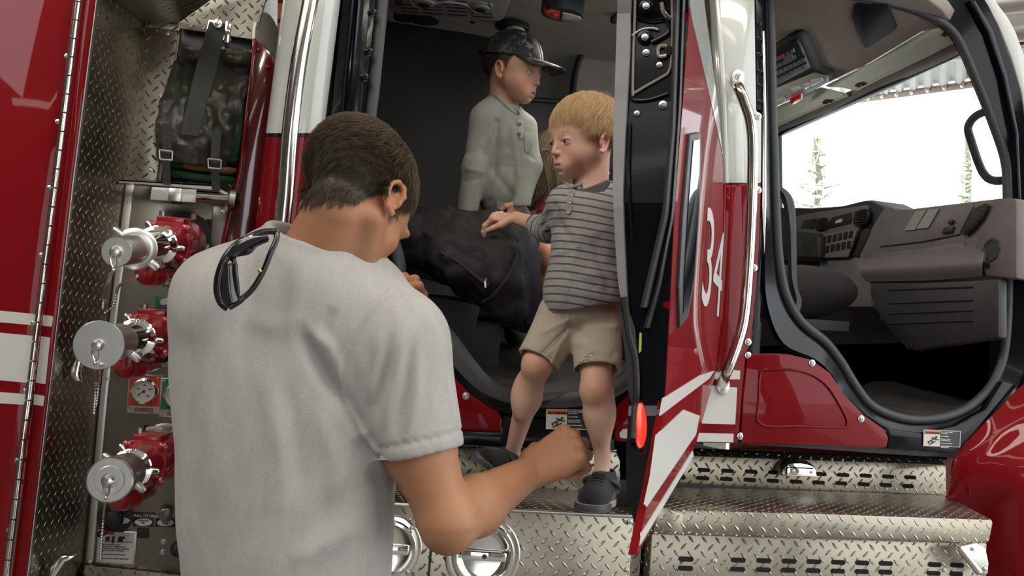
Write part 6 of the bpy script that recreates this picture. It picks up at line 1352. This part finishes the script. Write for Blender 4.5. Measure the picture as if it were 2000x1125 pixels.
# torso core + his right arm
G = gpx(1040, 640, 1230, 350, 2.3, 2.2, 0.06, .004); ch = DP(1148, 450, 2.25)
G.add(rce(DP(1140, 610, 2.25), ch, .065, .062, FW, .8)); G.add(rc(ch, n1, .05, .036), .03)
sA = DP(1100, 400, 2.24); eA = DP(1072, 447, 2.36); wA = DP(1008, 426, 2.44)
V, F_ = G.mesh(); pieces.append((V, F_, np.tile(np.array(SK1), (len(V), 1))))
G = Sdf(np.minimum.reduce([sA, eA, wA])-.09, np.maximum.reduce([sA, eA, wA])+.09, .0017)
G.add(rc(sA, eA, .026, .022)); G.add(rc(eA, wA, .021, .0165), .01)
hv_ = DP(978, 424, 2.46)-wA
tp1 = hand(G, wA, None, hv_, UP*.93-FW*.30-RT*.12, .64, [(.7, .6, .35), (.8, .65, .4), (.85, .65, .4), (.7, .6, .4)], (.30, .12, -.10, -.32), [(.75, .55, .25), (.35, .9, .35), (.1, .9, .4)], -1, 1.2)
V, F_ = G.mesh(); V = relax(V, F_, 1); c = np.tile(np.array(SK1)*[.98, .92, .88], (len(V), 1))
for p, d, r in tp1: c = mix(c, (.62, .30, .22), .5*np.exp(-((V-p)**2).sum(1)/.010**2))
pieces.append((V, F_, c))
bo1 = finish('body', pieces, SKIN, b1)
for e in eyes1: eyeball(e, er1, F1[:, 1]*.94+F1[:, 0]*.16-F1[:, 2]*.05, b1, (.10, .085, .05))
# hair
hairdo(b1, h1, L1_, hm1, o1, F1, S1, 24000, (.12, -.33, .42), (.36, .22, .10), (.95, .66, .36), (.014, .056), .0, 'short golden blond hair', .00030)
# cowlick spikes at the back of the crown
n = 260; R_, N_ = pick(h1[0], h1[1], gau(L1_, (.05, -.33, .40), (.14, .12, .14)), n); strands('hair_cowlick', R_, N_*1.0+(F1[:, 2]*.6-F1[:, 1]*.3)+rng.normal(0, .28, (n, 3)), rng.uniform(.014, .028, n), .00032, np.array([.55, .36, .18])*rng.uniform(.7, 1.2, (n, 1)), b1, 4)
# henley
STR = newmat('striped_heather_knit', (.3, .3, .3), .9, sheen=.15); _nt, _v, _x, _y, _z = coords(STR, 'Object'); _at = _nt.nodes.new('ShaderNodeAttribute'); _at.attribute_name = 'col'
_sp = _nt.nodes.new('ShaderNodeSeparateXYZ'); _nt.links.new(_at.outputs['Vector'], _sp.inputs[0]); _s = X(_nt, _sp.outputs[0]); _n = noise(_nt, _v, 420, 3, .7); _w = noise(_nt, _v, 26, 2)
_f = ((_s+_w*.10).frac()-.5).abs(); _f = _f.sstep(.36, .42)
_m = _nt.nodes.new('ShaderNodeMix'); _m.data_type = 'RGBA'; _nt.links.new(_f.s, _m.inputs[0]); _nt.links.new(ramp(_nt, _n, [(.35, (.27, .255, .25)), (.65, (.40, .385, .375))]), _m.inputs[6]); _nt.links.new(ramp(_nt, _n, [(.35, (.055, .050, .055)), (.65, (.10, .095, .10))]), _m.inputs[7]); setin(STR, 'Base Color', _m.outputs[2]); bump(STR, _n, .0006)
G = gpx(1050, 640, 1235, 340, 2.3, 2.15, 0.06, .0032)
G.add(E_(1150, 440, 2.25, .075, .068, .075)); G.add(E_(1144, 520, 2.24, .082, .072, .11), .05); G.add(E_(1138, 585, 2.23, .090, .080, .08), .05)
G.add(rc(DP(1108, 396, 2.24), DP(1190, 392, 2.26), .036, .036), .04); G.add(rc(DP(1198, 398, 2.26), DP(1222, 500, 2.27), .034, .026), .03); G.add(rc(n1+(n1-o1)*.02, DP(1150, 400, 2.25), .048, .06), .03)
hv2 = DP(1135, 600, 2.23); G.cut(hv2, (-UP+RT*.16)); G.add(ell(hv2-UP*.02, (.075, .066, .03), CF), .01, 's')
G.add(rc(n1+(o1-n1)*.6, n1+(n1-o1)*.12-FW*.006, .048, .046), .006, 's')
# sleeve
G.add(rc(sA, eA, .036, .031), .03); G.add(rc(eA, wA-(eA-wA)*.02, .031, .0245), .02); G.add(rc(eA+(wA-eA)*.85, wA+(wA-eA)*.5, .0182, .0178), 0, 's')
V, F_ = G.mesh(); V = relax(V, F_, 3); N = vnorm(V, F_)
def pxy(V): q = V-CAM; return 1000+FPX*(q@RT)/(q@FW), 562.5-FPX*(q@UP)/(q@FW)
px, py = pxy(V); d = .0030*nz(V, (14, 14, 12))+.0012*nz(V, (45, 45, 30), 3)
def folds(d, px, py, L):
    p = np.stack([px, py], 1)
    for a, b, w, amp in L:
        a, b = np.array(a, float), np.array(b, float); t = np.clip(((p-a)@(b-a))/((b-a)@(b-a)), 0, 1); e = np.linalg.norm(p-a-t[:, None]*(b-a), axis=1); d = d+amp*np.exp(-(e/w)**2)
    return d
d = folds(d, px, py, [((1095, 440), (1150, 520), 7, -.003), ((1080, 500), (1130, 480), 6, .003), ((1110, 470), (1180, 450), 8, .002), ((1100, 530), (1160, 560), 6, -.0025), ((1120, 500), (1100, 590), 8, .003), ((1160, 480), (1190, 560), 8, -.003), ((1070, 420), (1058, 445), 4, -.003), ((1050, 415), (1042, 445), 4, -.0025), ((1030, 414), (1028, 440), 4, .002), ((1085, 400), (1098, 450), 6, -.004), ((1140, 540), (1210, 530), 7, .002), ((1090, 560), (1200, 590), 7, .002)])
V = V+N*d[:, None]
t = np.clip(((V-eA)@(wA-eA))/((wA-eA)@(wA-eA)), -.6, 1.2); ds = np.linalg.norm(V-eA-np.clip(t, 0, 1)[:, None]*(wA-eA), axis=1); onarm = (ds < .042) & (px < 1081)
ax_ = (n1-hv2)/np.linalg.norm(n1-hv2); s_t = ((V-hv2)@ax_)/.0172+.3*np.sin((px-1140)/40); s_a = t*np.linalg.norm(wA-eA)/.0160
st_ = np.where(onarm, s_a, s_t)
c = np.stack([st_+20, np.zeros(len(V)), np.zeros(len(V))], 1); he = finish('henley_shirt', [(V, F_, c)], STR, b1)
PLK = fabric('heather_placket', (.25, .24, .235), (.34, .33, .32))
def surf(px_, py_, V=None, near=True):
    x, y = SV; i = np.argsort((x-px_)**2+(y-py_)**2)[:12]; dpt = ((SP[i]-CAM)@FW).min(); return DP(px_, py_, dpt)
SP = V; SV = pxy(V)
PS = lambda x, y: surf(x, y)-FW*.0015
sheet('button_placket', [[PS(x, y) for x in (1107+k, 1113+k, 1119+k)] for y, k in ((366, 6), (380, 2), (396, -1), (414, -3))], PLK, b1, wr=0, th=.002, sub_=4)
Gu = Sdf(n1-.08, n1+.08, .0022); Gu.add(rc(n1+(o1-n1)*.02, n1-(o1-n1)*.3, .047, .054)); Gu.cut(n1+(o1-n1)*.04+F1[:, 1]*.03, (o1-n1)/np.linalg.norm(o1-n1)-F1[:, 1]*-.25); V_, F__ = Gu.mesh(); finish('undershirt', [(V_, F__, None)], newmat('dark_grey_undershirt', (.10, .10, .105), .9), b1)
BUT = newmat('shell_button', (.45, .38, .28), .15, coat=1.0)
for q in ((1117, 377), (1113, 394), (1110, 413)):
    lathe('button', surf(*q)-FW*.002, -FW-RT*.3, [(0, .0050), (.0014, .0050), (.002, .0042), (.0014, .003), (.0014, 0)], BUT, b1, 18)
tube('collar_band', cr([PS(*q) for q in ((1098, 352), (1106, 358), (1116, 366), (1132, 360), (1150, 354), (1172, 346), (1190, 338))], 5), .0036, PLK, b1, 8)
# shorts
KH = fabric('khaki_twill', (.46, .39, .30), (.54, .465, .37), 500, .0004)
G = gpx(1000, 745, 1230, 560, 2.3, 2.15, 0.06, .0032)
G.add(E_(1132, 604, 2.245, .088, .078, .055)); hA = DP(1050, 706, 2.20); hB = DP(1167, 724, 2.18)
GA = [rce(DP(1098, 622, 2.245), hA+(hA-hp1)*.15, .057, .049, FW, .93), rce(DP(1165, 625, 2.24), hB+(hB-hp2)*.15, .058, .052, FW, .93)]
for g, hh_, dr in ((GA[0], hA, hA-DP(1098, 622, 2.245)), (GA[1], hB, hB-DP(1165, 625, 2.24))):
    G2 = Sdf(G.lo, [a_[-1] for a_ in G.ax], .0032); G2.add(g); G2.cut(hh_, dr/np.linalg.norm(dr)); n_ = tuple(slice(0, min(a_, b_)) for a_, b_ in zip(G.v.shape, G2.v.shape)); A_, B_ = G.v[n_], G2.v[n_]
    hh2 = np.clip(.5+.5*(A_-B_)/.016, 0, 1); G.v[n_] = np.where(B_ > 50, A_, np.where(A_ > 50, B_, A_*(1-hh2)+B_*hh2-.016*hh2*(1-hh2)))
G.add(rc(hp1+(kn1-hp1)*.5, kn1+(kn1-hp1)*.4, .0465, .0435), 0, 's'); G.add(rc(hp2+(kn2-hp2)*.45, kn2+(kn2-hp2)*.4, .0475, .0455), 0, 's')
V, F_ = G.mesh(); V = relax(V, F_, 2); N = vnorm(V, F_); px, py = pxy(V); d = .0028*nz(V, (16, 16, 12), 5)+.001*nz(V, (50, 50, 40), 7)
d = folds(d, px, py, [((1110, 625), (1060, 650), 5, .003), ((1112, 640), (1062, 690), 5, -.0035), ((1105, 655), (1075, 715), 4, .003), ((1118, 640), (1150, 660), 6, -.003), ((1125, 670), (1190, 690), 6, .002), ((1200, 640), (1150, 640), 6, .0025), ((1200, 690), (1140, 660), 6, -.002)])
def hemline(a, b):
    global d
    a, b = np.array(a, float), np.array(b, float); p = np.stack([px, py], 1); t = np.clip(((p-a)@(b-a))/((b-a)@(b-a)), 0, 1); e = np.linalg.norm(p-a-t[:, None]*(b-a), axis=1); d = d-.0016*np.exp(-(e/2.6)**2)
hemline((1018, 678), (1092, 708)); hemline((1124, 712), (1212, 714)); hemline((1112, 632), (1086, 700)); hemline((1114, 600), (1116, 660))
V = V+N*d[:, None]; sh = finish('khaki_shorts', [(V, F_, None)], KH, b1)
# shoes
SHM = fabric('black_mesh_upper', (.008, .008, .009), (.018, .018, .020), 300, .001); STRAPM = newmat('grey_strap', (.045, .045, .05), .5); SOLE = newmat('tan_sole', (.42, .33, .22), .6); SGREY = newmat('slate_sole', (.06, .065, .08), .5)
def shoe(an, toe, up, par, S=1.0):
    up = np.array(up, float)/np.linalg.norm(up); f = toe-an; f = f-up*(f@up); Lf = np.linalg.norm(f); f /= Lf; Fr = np.stack([np.cross(f, up), f, up], 1); base = an-up*.062*S; Wp = lambda x, y, z: base+Fr@(np.array([x, y, z])*S)
    lo = np.minimum(an, toe)-.09; hi = np.maximum(an, toe)+.09; e = sub('shoe', tuple(base), par)
    G = Sdf(lo, hi, .0022); G.add(ell(Wp(0, .085, .026), np.array((.034, .052, .028))*S, Fr)); G.add(ell(Wp(0, .02, .034), np.array((.030, .055, .036))*S, Fr), .02); G.add(rc(Wp(0, -.008, .035), Wp(0, -.012, .066), .028*S, .027*S), .02); G.add(rc(Wp(0, .02, .055), Wp(0, .07, .035), .02*S, .022*S), .02); G.cut(Wp(0, 0, .010), -up); G.add(rc(Wp(0, -.008, .05), Wp(0, -.012, .12), .0215*S, .022*S), .002, 's'); V, F_ = G.mesh(); V = relax(V, F_, 2); finish('upper', [(V, F_, None)], SHM, e)
    out = [Wp(x, y, 0) for x, y in cr([(0, -.044), (.026, -.032), (.031, 0), (.029, .035), (.037, .075), (.033, .115), (.014, .137), (-.014, .137), (-.033, .115), (-.036, .075), (-.029, .035), (-.031, 0), (-.026, -.032)], 4, True)]
    slab('sole', out, tuple(up*.017*S), SOLE, e, .004); o2 = [Wp(x, y, .002) for x, y in cr([(.0385, .07), (.0345, .118), (.015, .140), (-.015, .140), (-.0345, .118), (-.0375, .07), (-.02, .085), (.02, .085)], 4, True)]; slab('toe_bumper', o2, tuple(up*.014*S), SGREY, e, .004)
    tube('ankle_strap', cr([Wp(-.033, -.005, .048), Wp(-.030, .028, .060), Wp(0, .040, .067), Wp(.030, .028, .060), Wp(.033, -.005, .048), Wp(.018, -.036, .052), Wp(-.018, -.036, .052)], 5, True), .0105*S, STRAPM, e, 10, flat=.5)
    for i in range(5): y = .050+i*.012; z = .071-i*.0058; tube('lace', [Wp(-.016, y, z), Wp(0, y+.003, z+.0035), Wp(.016, y, z)], .0017*S, BLACKP, e, 6)
    for s_ in (-1, 1): tube('side_stripe', cr([Wp(s_*.0325, .0, .020), Wp(s_*.031, .02, .036), Wp(s_*.033, .038, .022), Wp(s_*.0315, .055, .034)], 4), .0011*S, newmat('grey_piping', (.25, .25, .26), .4), e, 6)
    return e
zt_ = zl+.001; t2 = PZ(1150, 985, zt_+.02); a2f = DP(1180, 905, 2.205); a2f[2] = zt_+.0655
shoe(a2f, t2, (0, 0, 1), b1, 1.0)
a1f = DP(1001, 897, 2.345); t1 = DP(915, 950, 2.30); shoe(a1f, t1, (.62, -.18, .80), b1, .80)
# ================================================================== boy in the camouflage cap
b2 = empty('person', (.75, .5, 1.2), 'boy in a camouflage cap and long sleeved grey henley leaning inside the cab', 'person')
S2 = .200; o2 = DP(1003, 136, 2.87); F2 = view(radians(64), radians(-12), radians(6)); SK2 = (.52, .285, .185); n2 = DP(984, 212, 2.90)
h2, L2_, eyes2, er2, hm2 = head(o2, F2, S2, True, SK2, (.44, .15, .12), (.10, .06, .04), n2, .045, .0024, lambda L: np.clip((L[:, 2]-np.interp(L[:, 1], [-.5, -.3, -.1, 0, .04, .1], [-.28, -.22, -.02, -.02, -.10, .06]))*16, 0, 1)*(L[:, 1] < .12), (.05, .03, .02), mouth_open=.012, lidz=.017)
G = gpx(900, 430, 1060, 200, 3, 2.8, 0.06, .005); G.add(rce(DP(975, 400, 2.94), DP(985, 260, 2.90), .05, .055, FW, .8)); G.add(rc(DP(985, 260, 2.90), n2, .05, .038), .03); V, F_ = G.mesh(); pc = [h2, (V, F_, np.tile(np.array(SK2), (len(V), 1)))]
w_l = DP(1014, 398, 2.84); G = Sdf(w_l-.12, w_l+.12, .0022); G.add(rc(w_l+UP*.012+FW*.0, w_l, .017, .017)); hand(G, w_l, None, -UP*.85-RT*.5, RT*.7-FW*.6, .60, [(.6, .7, .4)]*4, (.1, .03, -.03, -.1), [(.7, .6, .3), (.2, .9, .3), (0, .9, .3)], 1); V, F_ = G.mesh(); pc.append((relax(V, F_, 1), F_, np.tile(np.array(SK2), (len(V), 1))))
k2 = DP(1070, 505, 2.70); a2_ = DP(1052, 640, 2.78); t2_ = DP(1035, 468, 2.82); pc.append(leg(t2_, k2, a2_, .036, .004, SK2))
finish('body', pc, SKIN, b2)
for e in eyes2: eyeball(e, er2, F2[:, 1]-F2[:, 2]*.1, b2, (.03, .018, .01))
hairdo(b2, h2, L2_, hm2, o2, F2, S2, 3500, (0, -.2, .45), (.035, .022, .015), (.07, .045, .03), (.008, .02), .2, 'cropped dark hair', sel=lambda L: (L[:, 2] < .14)*(L[:, 1] < -.08))
# cap
CAMO = newmat('grey_camouflage', (.05, .05, .05), .8); _nt, _v, _x, _y, _z = coords(CAMO); _n1 = noise(_nt, _v, 26, 2, .5); _n2 = noise(_nt, _v, 34, 2, .5, (1.3, 1, 1.1))
_m = _nt.nodes.new('ShaderNodeMix'); _m.data_type = 'RGBA'; _nt.links.new(_n2.gt(.53).s, _m.inputs[0]); _nt.links.new(ramp(_nt, _n1, [(.0, (.028, .024, .026)), (.44, (.075, .068, .062)), (.53, (.035, .032, .034)), (.60, (.19, .18, .16))], True), _m.inputs[6]); _m.inputs[7].default_value = (.02, .018, .02, 1); setin(CAMO, 'Base Color', _m.outputs[2]); bump(CAMO, noise(_nt, _v, 500, 2), .0006)
cap = sub('camouflage_cap', tuple(o2), b2, 'grey camouflage baseball cap'); LW = lambda x, y, z: o2+F2@(np.array([x, y, z])*S2)
G = Sdf(o2-.17, o2+.19, .0028); G.add(ell(LW(0, -.06, .14), np.array((.405, .475, .44))*S2, F2)); G.add(ell(LW(0, -.06, .125), np.array((.385, .455, .42))*S2, F2), 0, 's'); G.cut(LW(0, 0, .135), -(F2[:, 2]*1-F2[:, 1]*.05)); V, F_ = G.mesh(); V = relax(V, F_, 2)
L = ((V-o2)@F2)/S2; ang = np.arctan2(L[:, 0], L[:, 1]+.06); N = vnorm(V, F_); sm = np.zeros(len(V))
for k in range(6): a = k*pi/3; e = np.abs((ang-a+pi) % (2*pi)-pi)*np.hypot(L[:, 0], L[:, 1]+.06); sm = sm-.0022*np.exp(-(e/.02)**2)
V = V+N*(sm+.0015*nz(V, (30, 30, 30)))[:, None]; finish('crown', [(V, F_, None)], CAMO, cap)
bl = []
for i in range(15):
    a = -1.05+2.1*i/14; x = sin(a)*.385; y0 = -.06+cos(a)*.46; L_ = .40*cos(a*.62)**1.2; bl.append([LW(x*(1+.02*t), y0+L_*t, .155-.02*t-abs(x)**2*.50*(.4+.6*t)-.05*t*t) for t in (0, .33, .66, 1)])
sheet('brim', bl, CAMO, cap, th=.004, wr=0, sub_=3)
lathe('cap_button', LW(0, -.06, .565), F2[:, 2], [(0, .006), (.003, .006), (.005, .003), (.005, 0)], CAMO, cap, 16)
plate('snap_strap', [(0, 0), (1, 0), (1, 1), (0, 1)], lambda x, y: LW(-.16+.32*x, -.545, .14+.06*y), tuple(-F2[:, 1]*.003), BLACKP, cap, .001)
# henley, both sleeves
GH = fabric('grey_green_henley', (.22, .222, .19), (.31, .31, .27), 380, .0006)
G = gpx(880, 425, 1065, 180, 3.05, 2.75, 0.06, .0036)
E2 = lambda px, py, z, rx, ry, rz: ell(DP(px, py, z), (rx, ry, rz), CF)
G.add(E2(985, 262, 2.90, .078, .075, .085)); G.add(E2(978, 345, 2.92, .082, .075, .13), .05)
shA = DP(950, 232, 2.88); elA = DP(928, 325, 2.86); wrA = DP(912, 420, 2.86); shB = DP(1024, 248, 2.90); elB = DP(1036, 325, 2.88)
G.add(rc(shA, elA, .044, .037), .03); G.add(rc(elA, wrA, .037, .030), .02); G.add(rc(DP(975, 215, 2.9), shA, .05, .042), .03); G.add(rc(n2, DP(985, 235, 2.9), .050, .06), .02)
G.add(rc(shB, elB, .037, .031), .03); G.add(rc(elB, DP(1017, 402, 2.84), .031, .0265), .02); G.cut(DP(1019, 404, 2.84), -UP+RT*.1) ; G.add(rc(DP(1025, 370, 2.86), DP(1008, 440, 2.83), .022, .0235), 0, 's')
G.add(rc(n2+(o2-n2)*.5, n2+(n2-o2)*.1, .046, .044), .006, 's'); V, F_ = G.mesh(); V = relax(V, F_, 3); N = vnorm(V, F_); px, py = pxy(V)
d = .003*nz(V, (15, 15, 10), 11)+.0012*nz(V, (45, 45, 30), 4); d = folds(d, px, py, [((968, 235), (945, 300), 5, -.006), ((972, 240), (965, 330), 5, -.004), ((1000, 250), (1012, 340), 6, .004), ((960, 330), (1000, 380), 7, -.004), ((990, 300), (960, 380), 7, .004), ((915, 300), (940, 290), 5, -.003), ((912, 330), (940, 335), 5, .003), ((908, 355), (935, 350), 5, -.003), ((1030, 300), (1042, 310), 4, -.003), ((1020, 290), (1000, 400), 8, .003)])
V = V+N*d[:, None]; finish('henley_shirt', [(V, F_, None)], GH, b2); SP = V; SV = pxy(V)
PL2 = fabric('henley_placket', (.22, .235, .215), (.30, .31, .285))
plate('button_placket', [(1004, 208), (1015, 206), (1023, 240), (1024, 272), (1014, 272), (1011, 240)], lambda x, y: surf(x, y)-FW*.002, tuple(FW*.003), PL2, b2, .0008)
plate('chest_pocket', [(1024, 258), (1041, 260), (1040, 285), (1030, 300), (1025, 294)], lambda x, y: surf(x, y)-FW*.002, tuple(FW*.003), PL2, b2, .0008)
for q in ((1012, 222), (1015, 243), (1014, 262)): lathe('button', surf(*q)-FW*.003, -FW+RT*.3, [(0, .005), (.002, .005), (.002, 0)], newmat('dark_button', (.08, .07, .05), .3), b2, 14)
plate('undershirt', [(1002, 196), (1008, 198), (1014, 220), (1006, 212)], lambda x, y: surf(x, y)-FW*.003, tuple(FW*.004), newmat('red_undershirt', (.30, .02, .025), .8), b2, .001)
tube('collar_band', cr([surf(*q)-FW*.001 for q in ((960, 182), (972, 190), (986, 204), (998, 214), (1008, 222))], 5), .0045, PL2, b2, 8)
G = gpx(1020, 520, 1060, 440, 2.9, 2.75, 0.06, .0045); G.add(E2(975, 424, 2.92, .092, .088, .055)); G.add(rce(DP(985, 430, 2.92), DP(1052, 480, 2.77), .060, .046, FW, .9), .03); q_ = DP(1056, 484, 2.76)-DP(1000, 425, 2.9); G.cut(DP(1050, 478, 2.775), q_); G.add(rc(t2_+(k2-t2_)*.75, k2, .038, .037), 0, 's'); V, F_ = G.mesh(); finish('grey_shorts', [(relax(V, F_, 2), F_, None)], fabric('grey_short_fabric', (.13, .13, .11), (.18, .175, .15)), b2)
G = Sdf(a2_-.12, a2_+.12, .005); G.add(ell(a2_-A3(0, .03, .02), (.03, .07, .03))); V, F_ = G.mesh(); finish('shoe', [(V, F_, None)], BLACKP, b2)
# ================================================================== girl farther inside
g3 = empty('person', (.95, .8, 1.2), 'girl with long blond hair and a pink plaid shirt, mostly hidden inside the cab', 'person')
S3 = .20; o3 = DP(1108, 300, 3.24); F3 = view(radians(150), 0); n3 = DP(1098, 370, 3.26)
h3, L3_, _, _, hm3 = head(o3, F3, S3, True, SK2, (.5, .2, .16), (.2, .13, .08), n3, .045, .004, scal1, (.30, .20, .10))
G = gpx(985, 670, 1140, 360, 3.35, 3.05, 0.06, .007); G.add(rc(n3, DP(1085, 520, 3.26), .04, .07)); kn3 = DP(1010, 545, 3.22); an3 = DP(1003, 640, 3.22); G.add(rc(DP(1075, 520, 3.26), kn3, .05, .04), .02); G.add(rc(kn3, an3, .038, .025), .02); V, F_ = G.mesh(); finish('body', [h3, (V, F_, np.tile(np.array(SK2), (len(V), 1)))], SKIN, g3)
PLD = newmat('pink_plaid', (.4, .05, .12), .85); _nt, _v, _x, _y, _z = coords(PLD); _a = (_x*28).frac().gt(.62); _b = (_z*28).frac().gt(.62); setin(PLD, 'Base Color', ramp(_nt, (_a+_b)*.5, [(0, (.42, .035, .09)), (.4, (.16, .03, .05)), (.8, (.55, .22, .12))], True))
G = gpx(1010, 520, 1140, 360, 3.35, 3.05, 0.06, .005); G.add(E2(1084, 455, 3.24, .10, .08, .13)); G.add(rc(DP(1072, 400, 3.22), DP(1068, 455, 3.14), .035, .032), .02); G.add(rc(n3, DP(1092, 410, 3.26), .05, .07), .03); V, F_ = G.mesh(); V = relax(V, F_, 2); finish('plaid_shirt', [(V, F_, None)], PLD, g3)
plate('magenta_pocket', [(1050, 450), (1062, 446), (1072, 454), (1070, 466), (1060, 470), (1052, 460)], 2.62*0+.42, .01, newmat('magenta_cloth', (.45, .03, .30), .7), g3, .003)
G = gpx(980, 690, 1110, 500, 3.1, 2.9, 0.06, .005); G.add(rc(DP(1075, 520, 3.26), kn3, .057, .047)); G.add(rc(kn3, an3, .045, .033), .02); V, F_ = G.mesh(); finish('black_leggings', [(relax(V, F_, 2), F_, None)], SEATF, g3)
G = Sdf(an3-.13, an3+.1, .004); f_ = an3-UP*.025; G.add(ell(f_-FW*.04+RT*.012, np.array((.032, .075, .028)), CF)); G.add(rc(an3, f_, .030, .030), .02); V, F_ = G.mesh(); finish('shoe', [(V, F_, None)], SHM, g3)
n = 1800; R_, N_ = pick(h3[0], h3[1], np.clip(hm3, 0, 1)**2, n); strands('hair', R_, N_*.5-UP*.5+rng.normal(0, .2, (n, 3)), rng.uniform(.10, .17, n), .0007, np.array([.34, .24, .12])*rng.uniform(.6, 1.3, (n, 1)), g3, 7, np.tile(-UP, (n, 1))*26, .05, 'long straight blond hair', lambda p, d: d+(-RT*.10))
# ================================================================== dark coat draped over the seat, under the boy's hand
COAT = noisy('black_coat_canvas', (.012, .011, .011), (.024, .021, .020), .75, 60, .0006, 500)
co = empty('turnout_coat', tuple(P(900, 520, .2)), 'heavy black coat draped over the seat beneath the little boys hand', 'coat')
rws = []
for pts, y in (([(700, 380), (790, 398), (860, 402), (930, 412), (985, 424), (1040, 440)], (.42, .36, .30, .24, .20, .30)), ([(700, 400), (785, 412), (855, 420), (930, 428), (990, 438), (1052, 462)], (.36, .28, .20, .13, .10, .20)), ([(700, 430), (780, 432), (850, 450), (925, 462), (995, 480), (1060, 510)], (.32, .22, .12, .06, .04, .14)), ([(705, 470), (790, 465), (858, 488), (925, 508), (995, 530), (1060, 555)], (.30, .20, .10, .05, .02, .12)), ([(715, 500), (800, 498), (865, 522), (930, 552), (995, 578), (1052, 598)], (.30, .21, .12, .07, .04, .13)), ([(740, 515), (820, 522), (880, 552), (935, 585), (990, 615), (1042, 632)], (.31, .24, .17, .12, .08, .15)), ([(760, 525), (835, 535), (885, 568), (935, 600), (985, 632), (1030, 648)], (.36, .32, .26, .20, .18, .22))):
    rws.append([P(*q, yy_) for q, yy_ in zip(pts, y)])
sheet('coat_body', rws, COAT, co, wr=.022, wsc=9, th=.03, sub_=9)
tube('zip_flap', cr([P(*q, y) for q, y in (((860, 492), .085), ((895, 512), .07), (((940, 548)), .045), ((955, 556), .04))], 6), .0055, COAT, co, 10)
lathe('zip_pull', P(947, 545, .015), (0, -1, -.2), [(0, .003), (.004, .004), (.012, .003)], ALU, co, 10); tube('zip_tab', [P(947, 546, .012), P(948, 562, .008)], .0028, ALU, co, 8)
tube('coat_seam', cr([P(*q, y) for q, y in (((1000, 440), .11), ((1012, 480), .06), ((998, 530), .012), ((965, 575), .02), ((942, 590), .07))], 6), .0035, COAT, co, 8)
st3 = strap('hanging_strap', [(1032, 450), (1040, 500), (1046, 570), (1040, 632)], [.16, .10, .09, .12], 26, co, noisy('navy_webbing', (.012, .014, .03), (.02, .024, .045), .6, 40), .01)
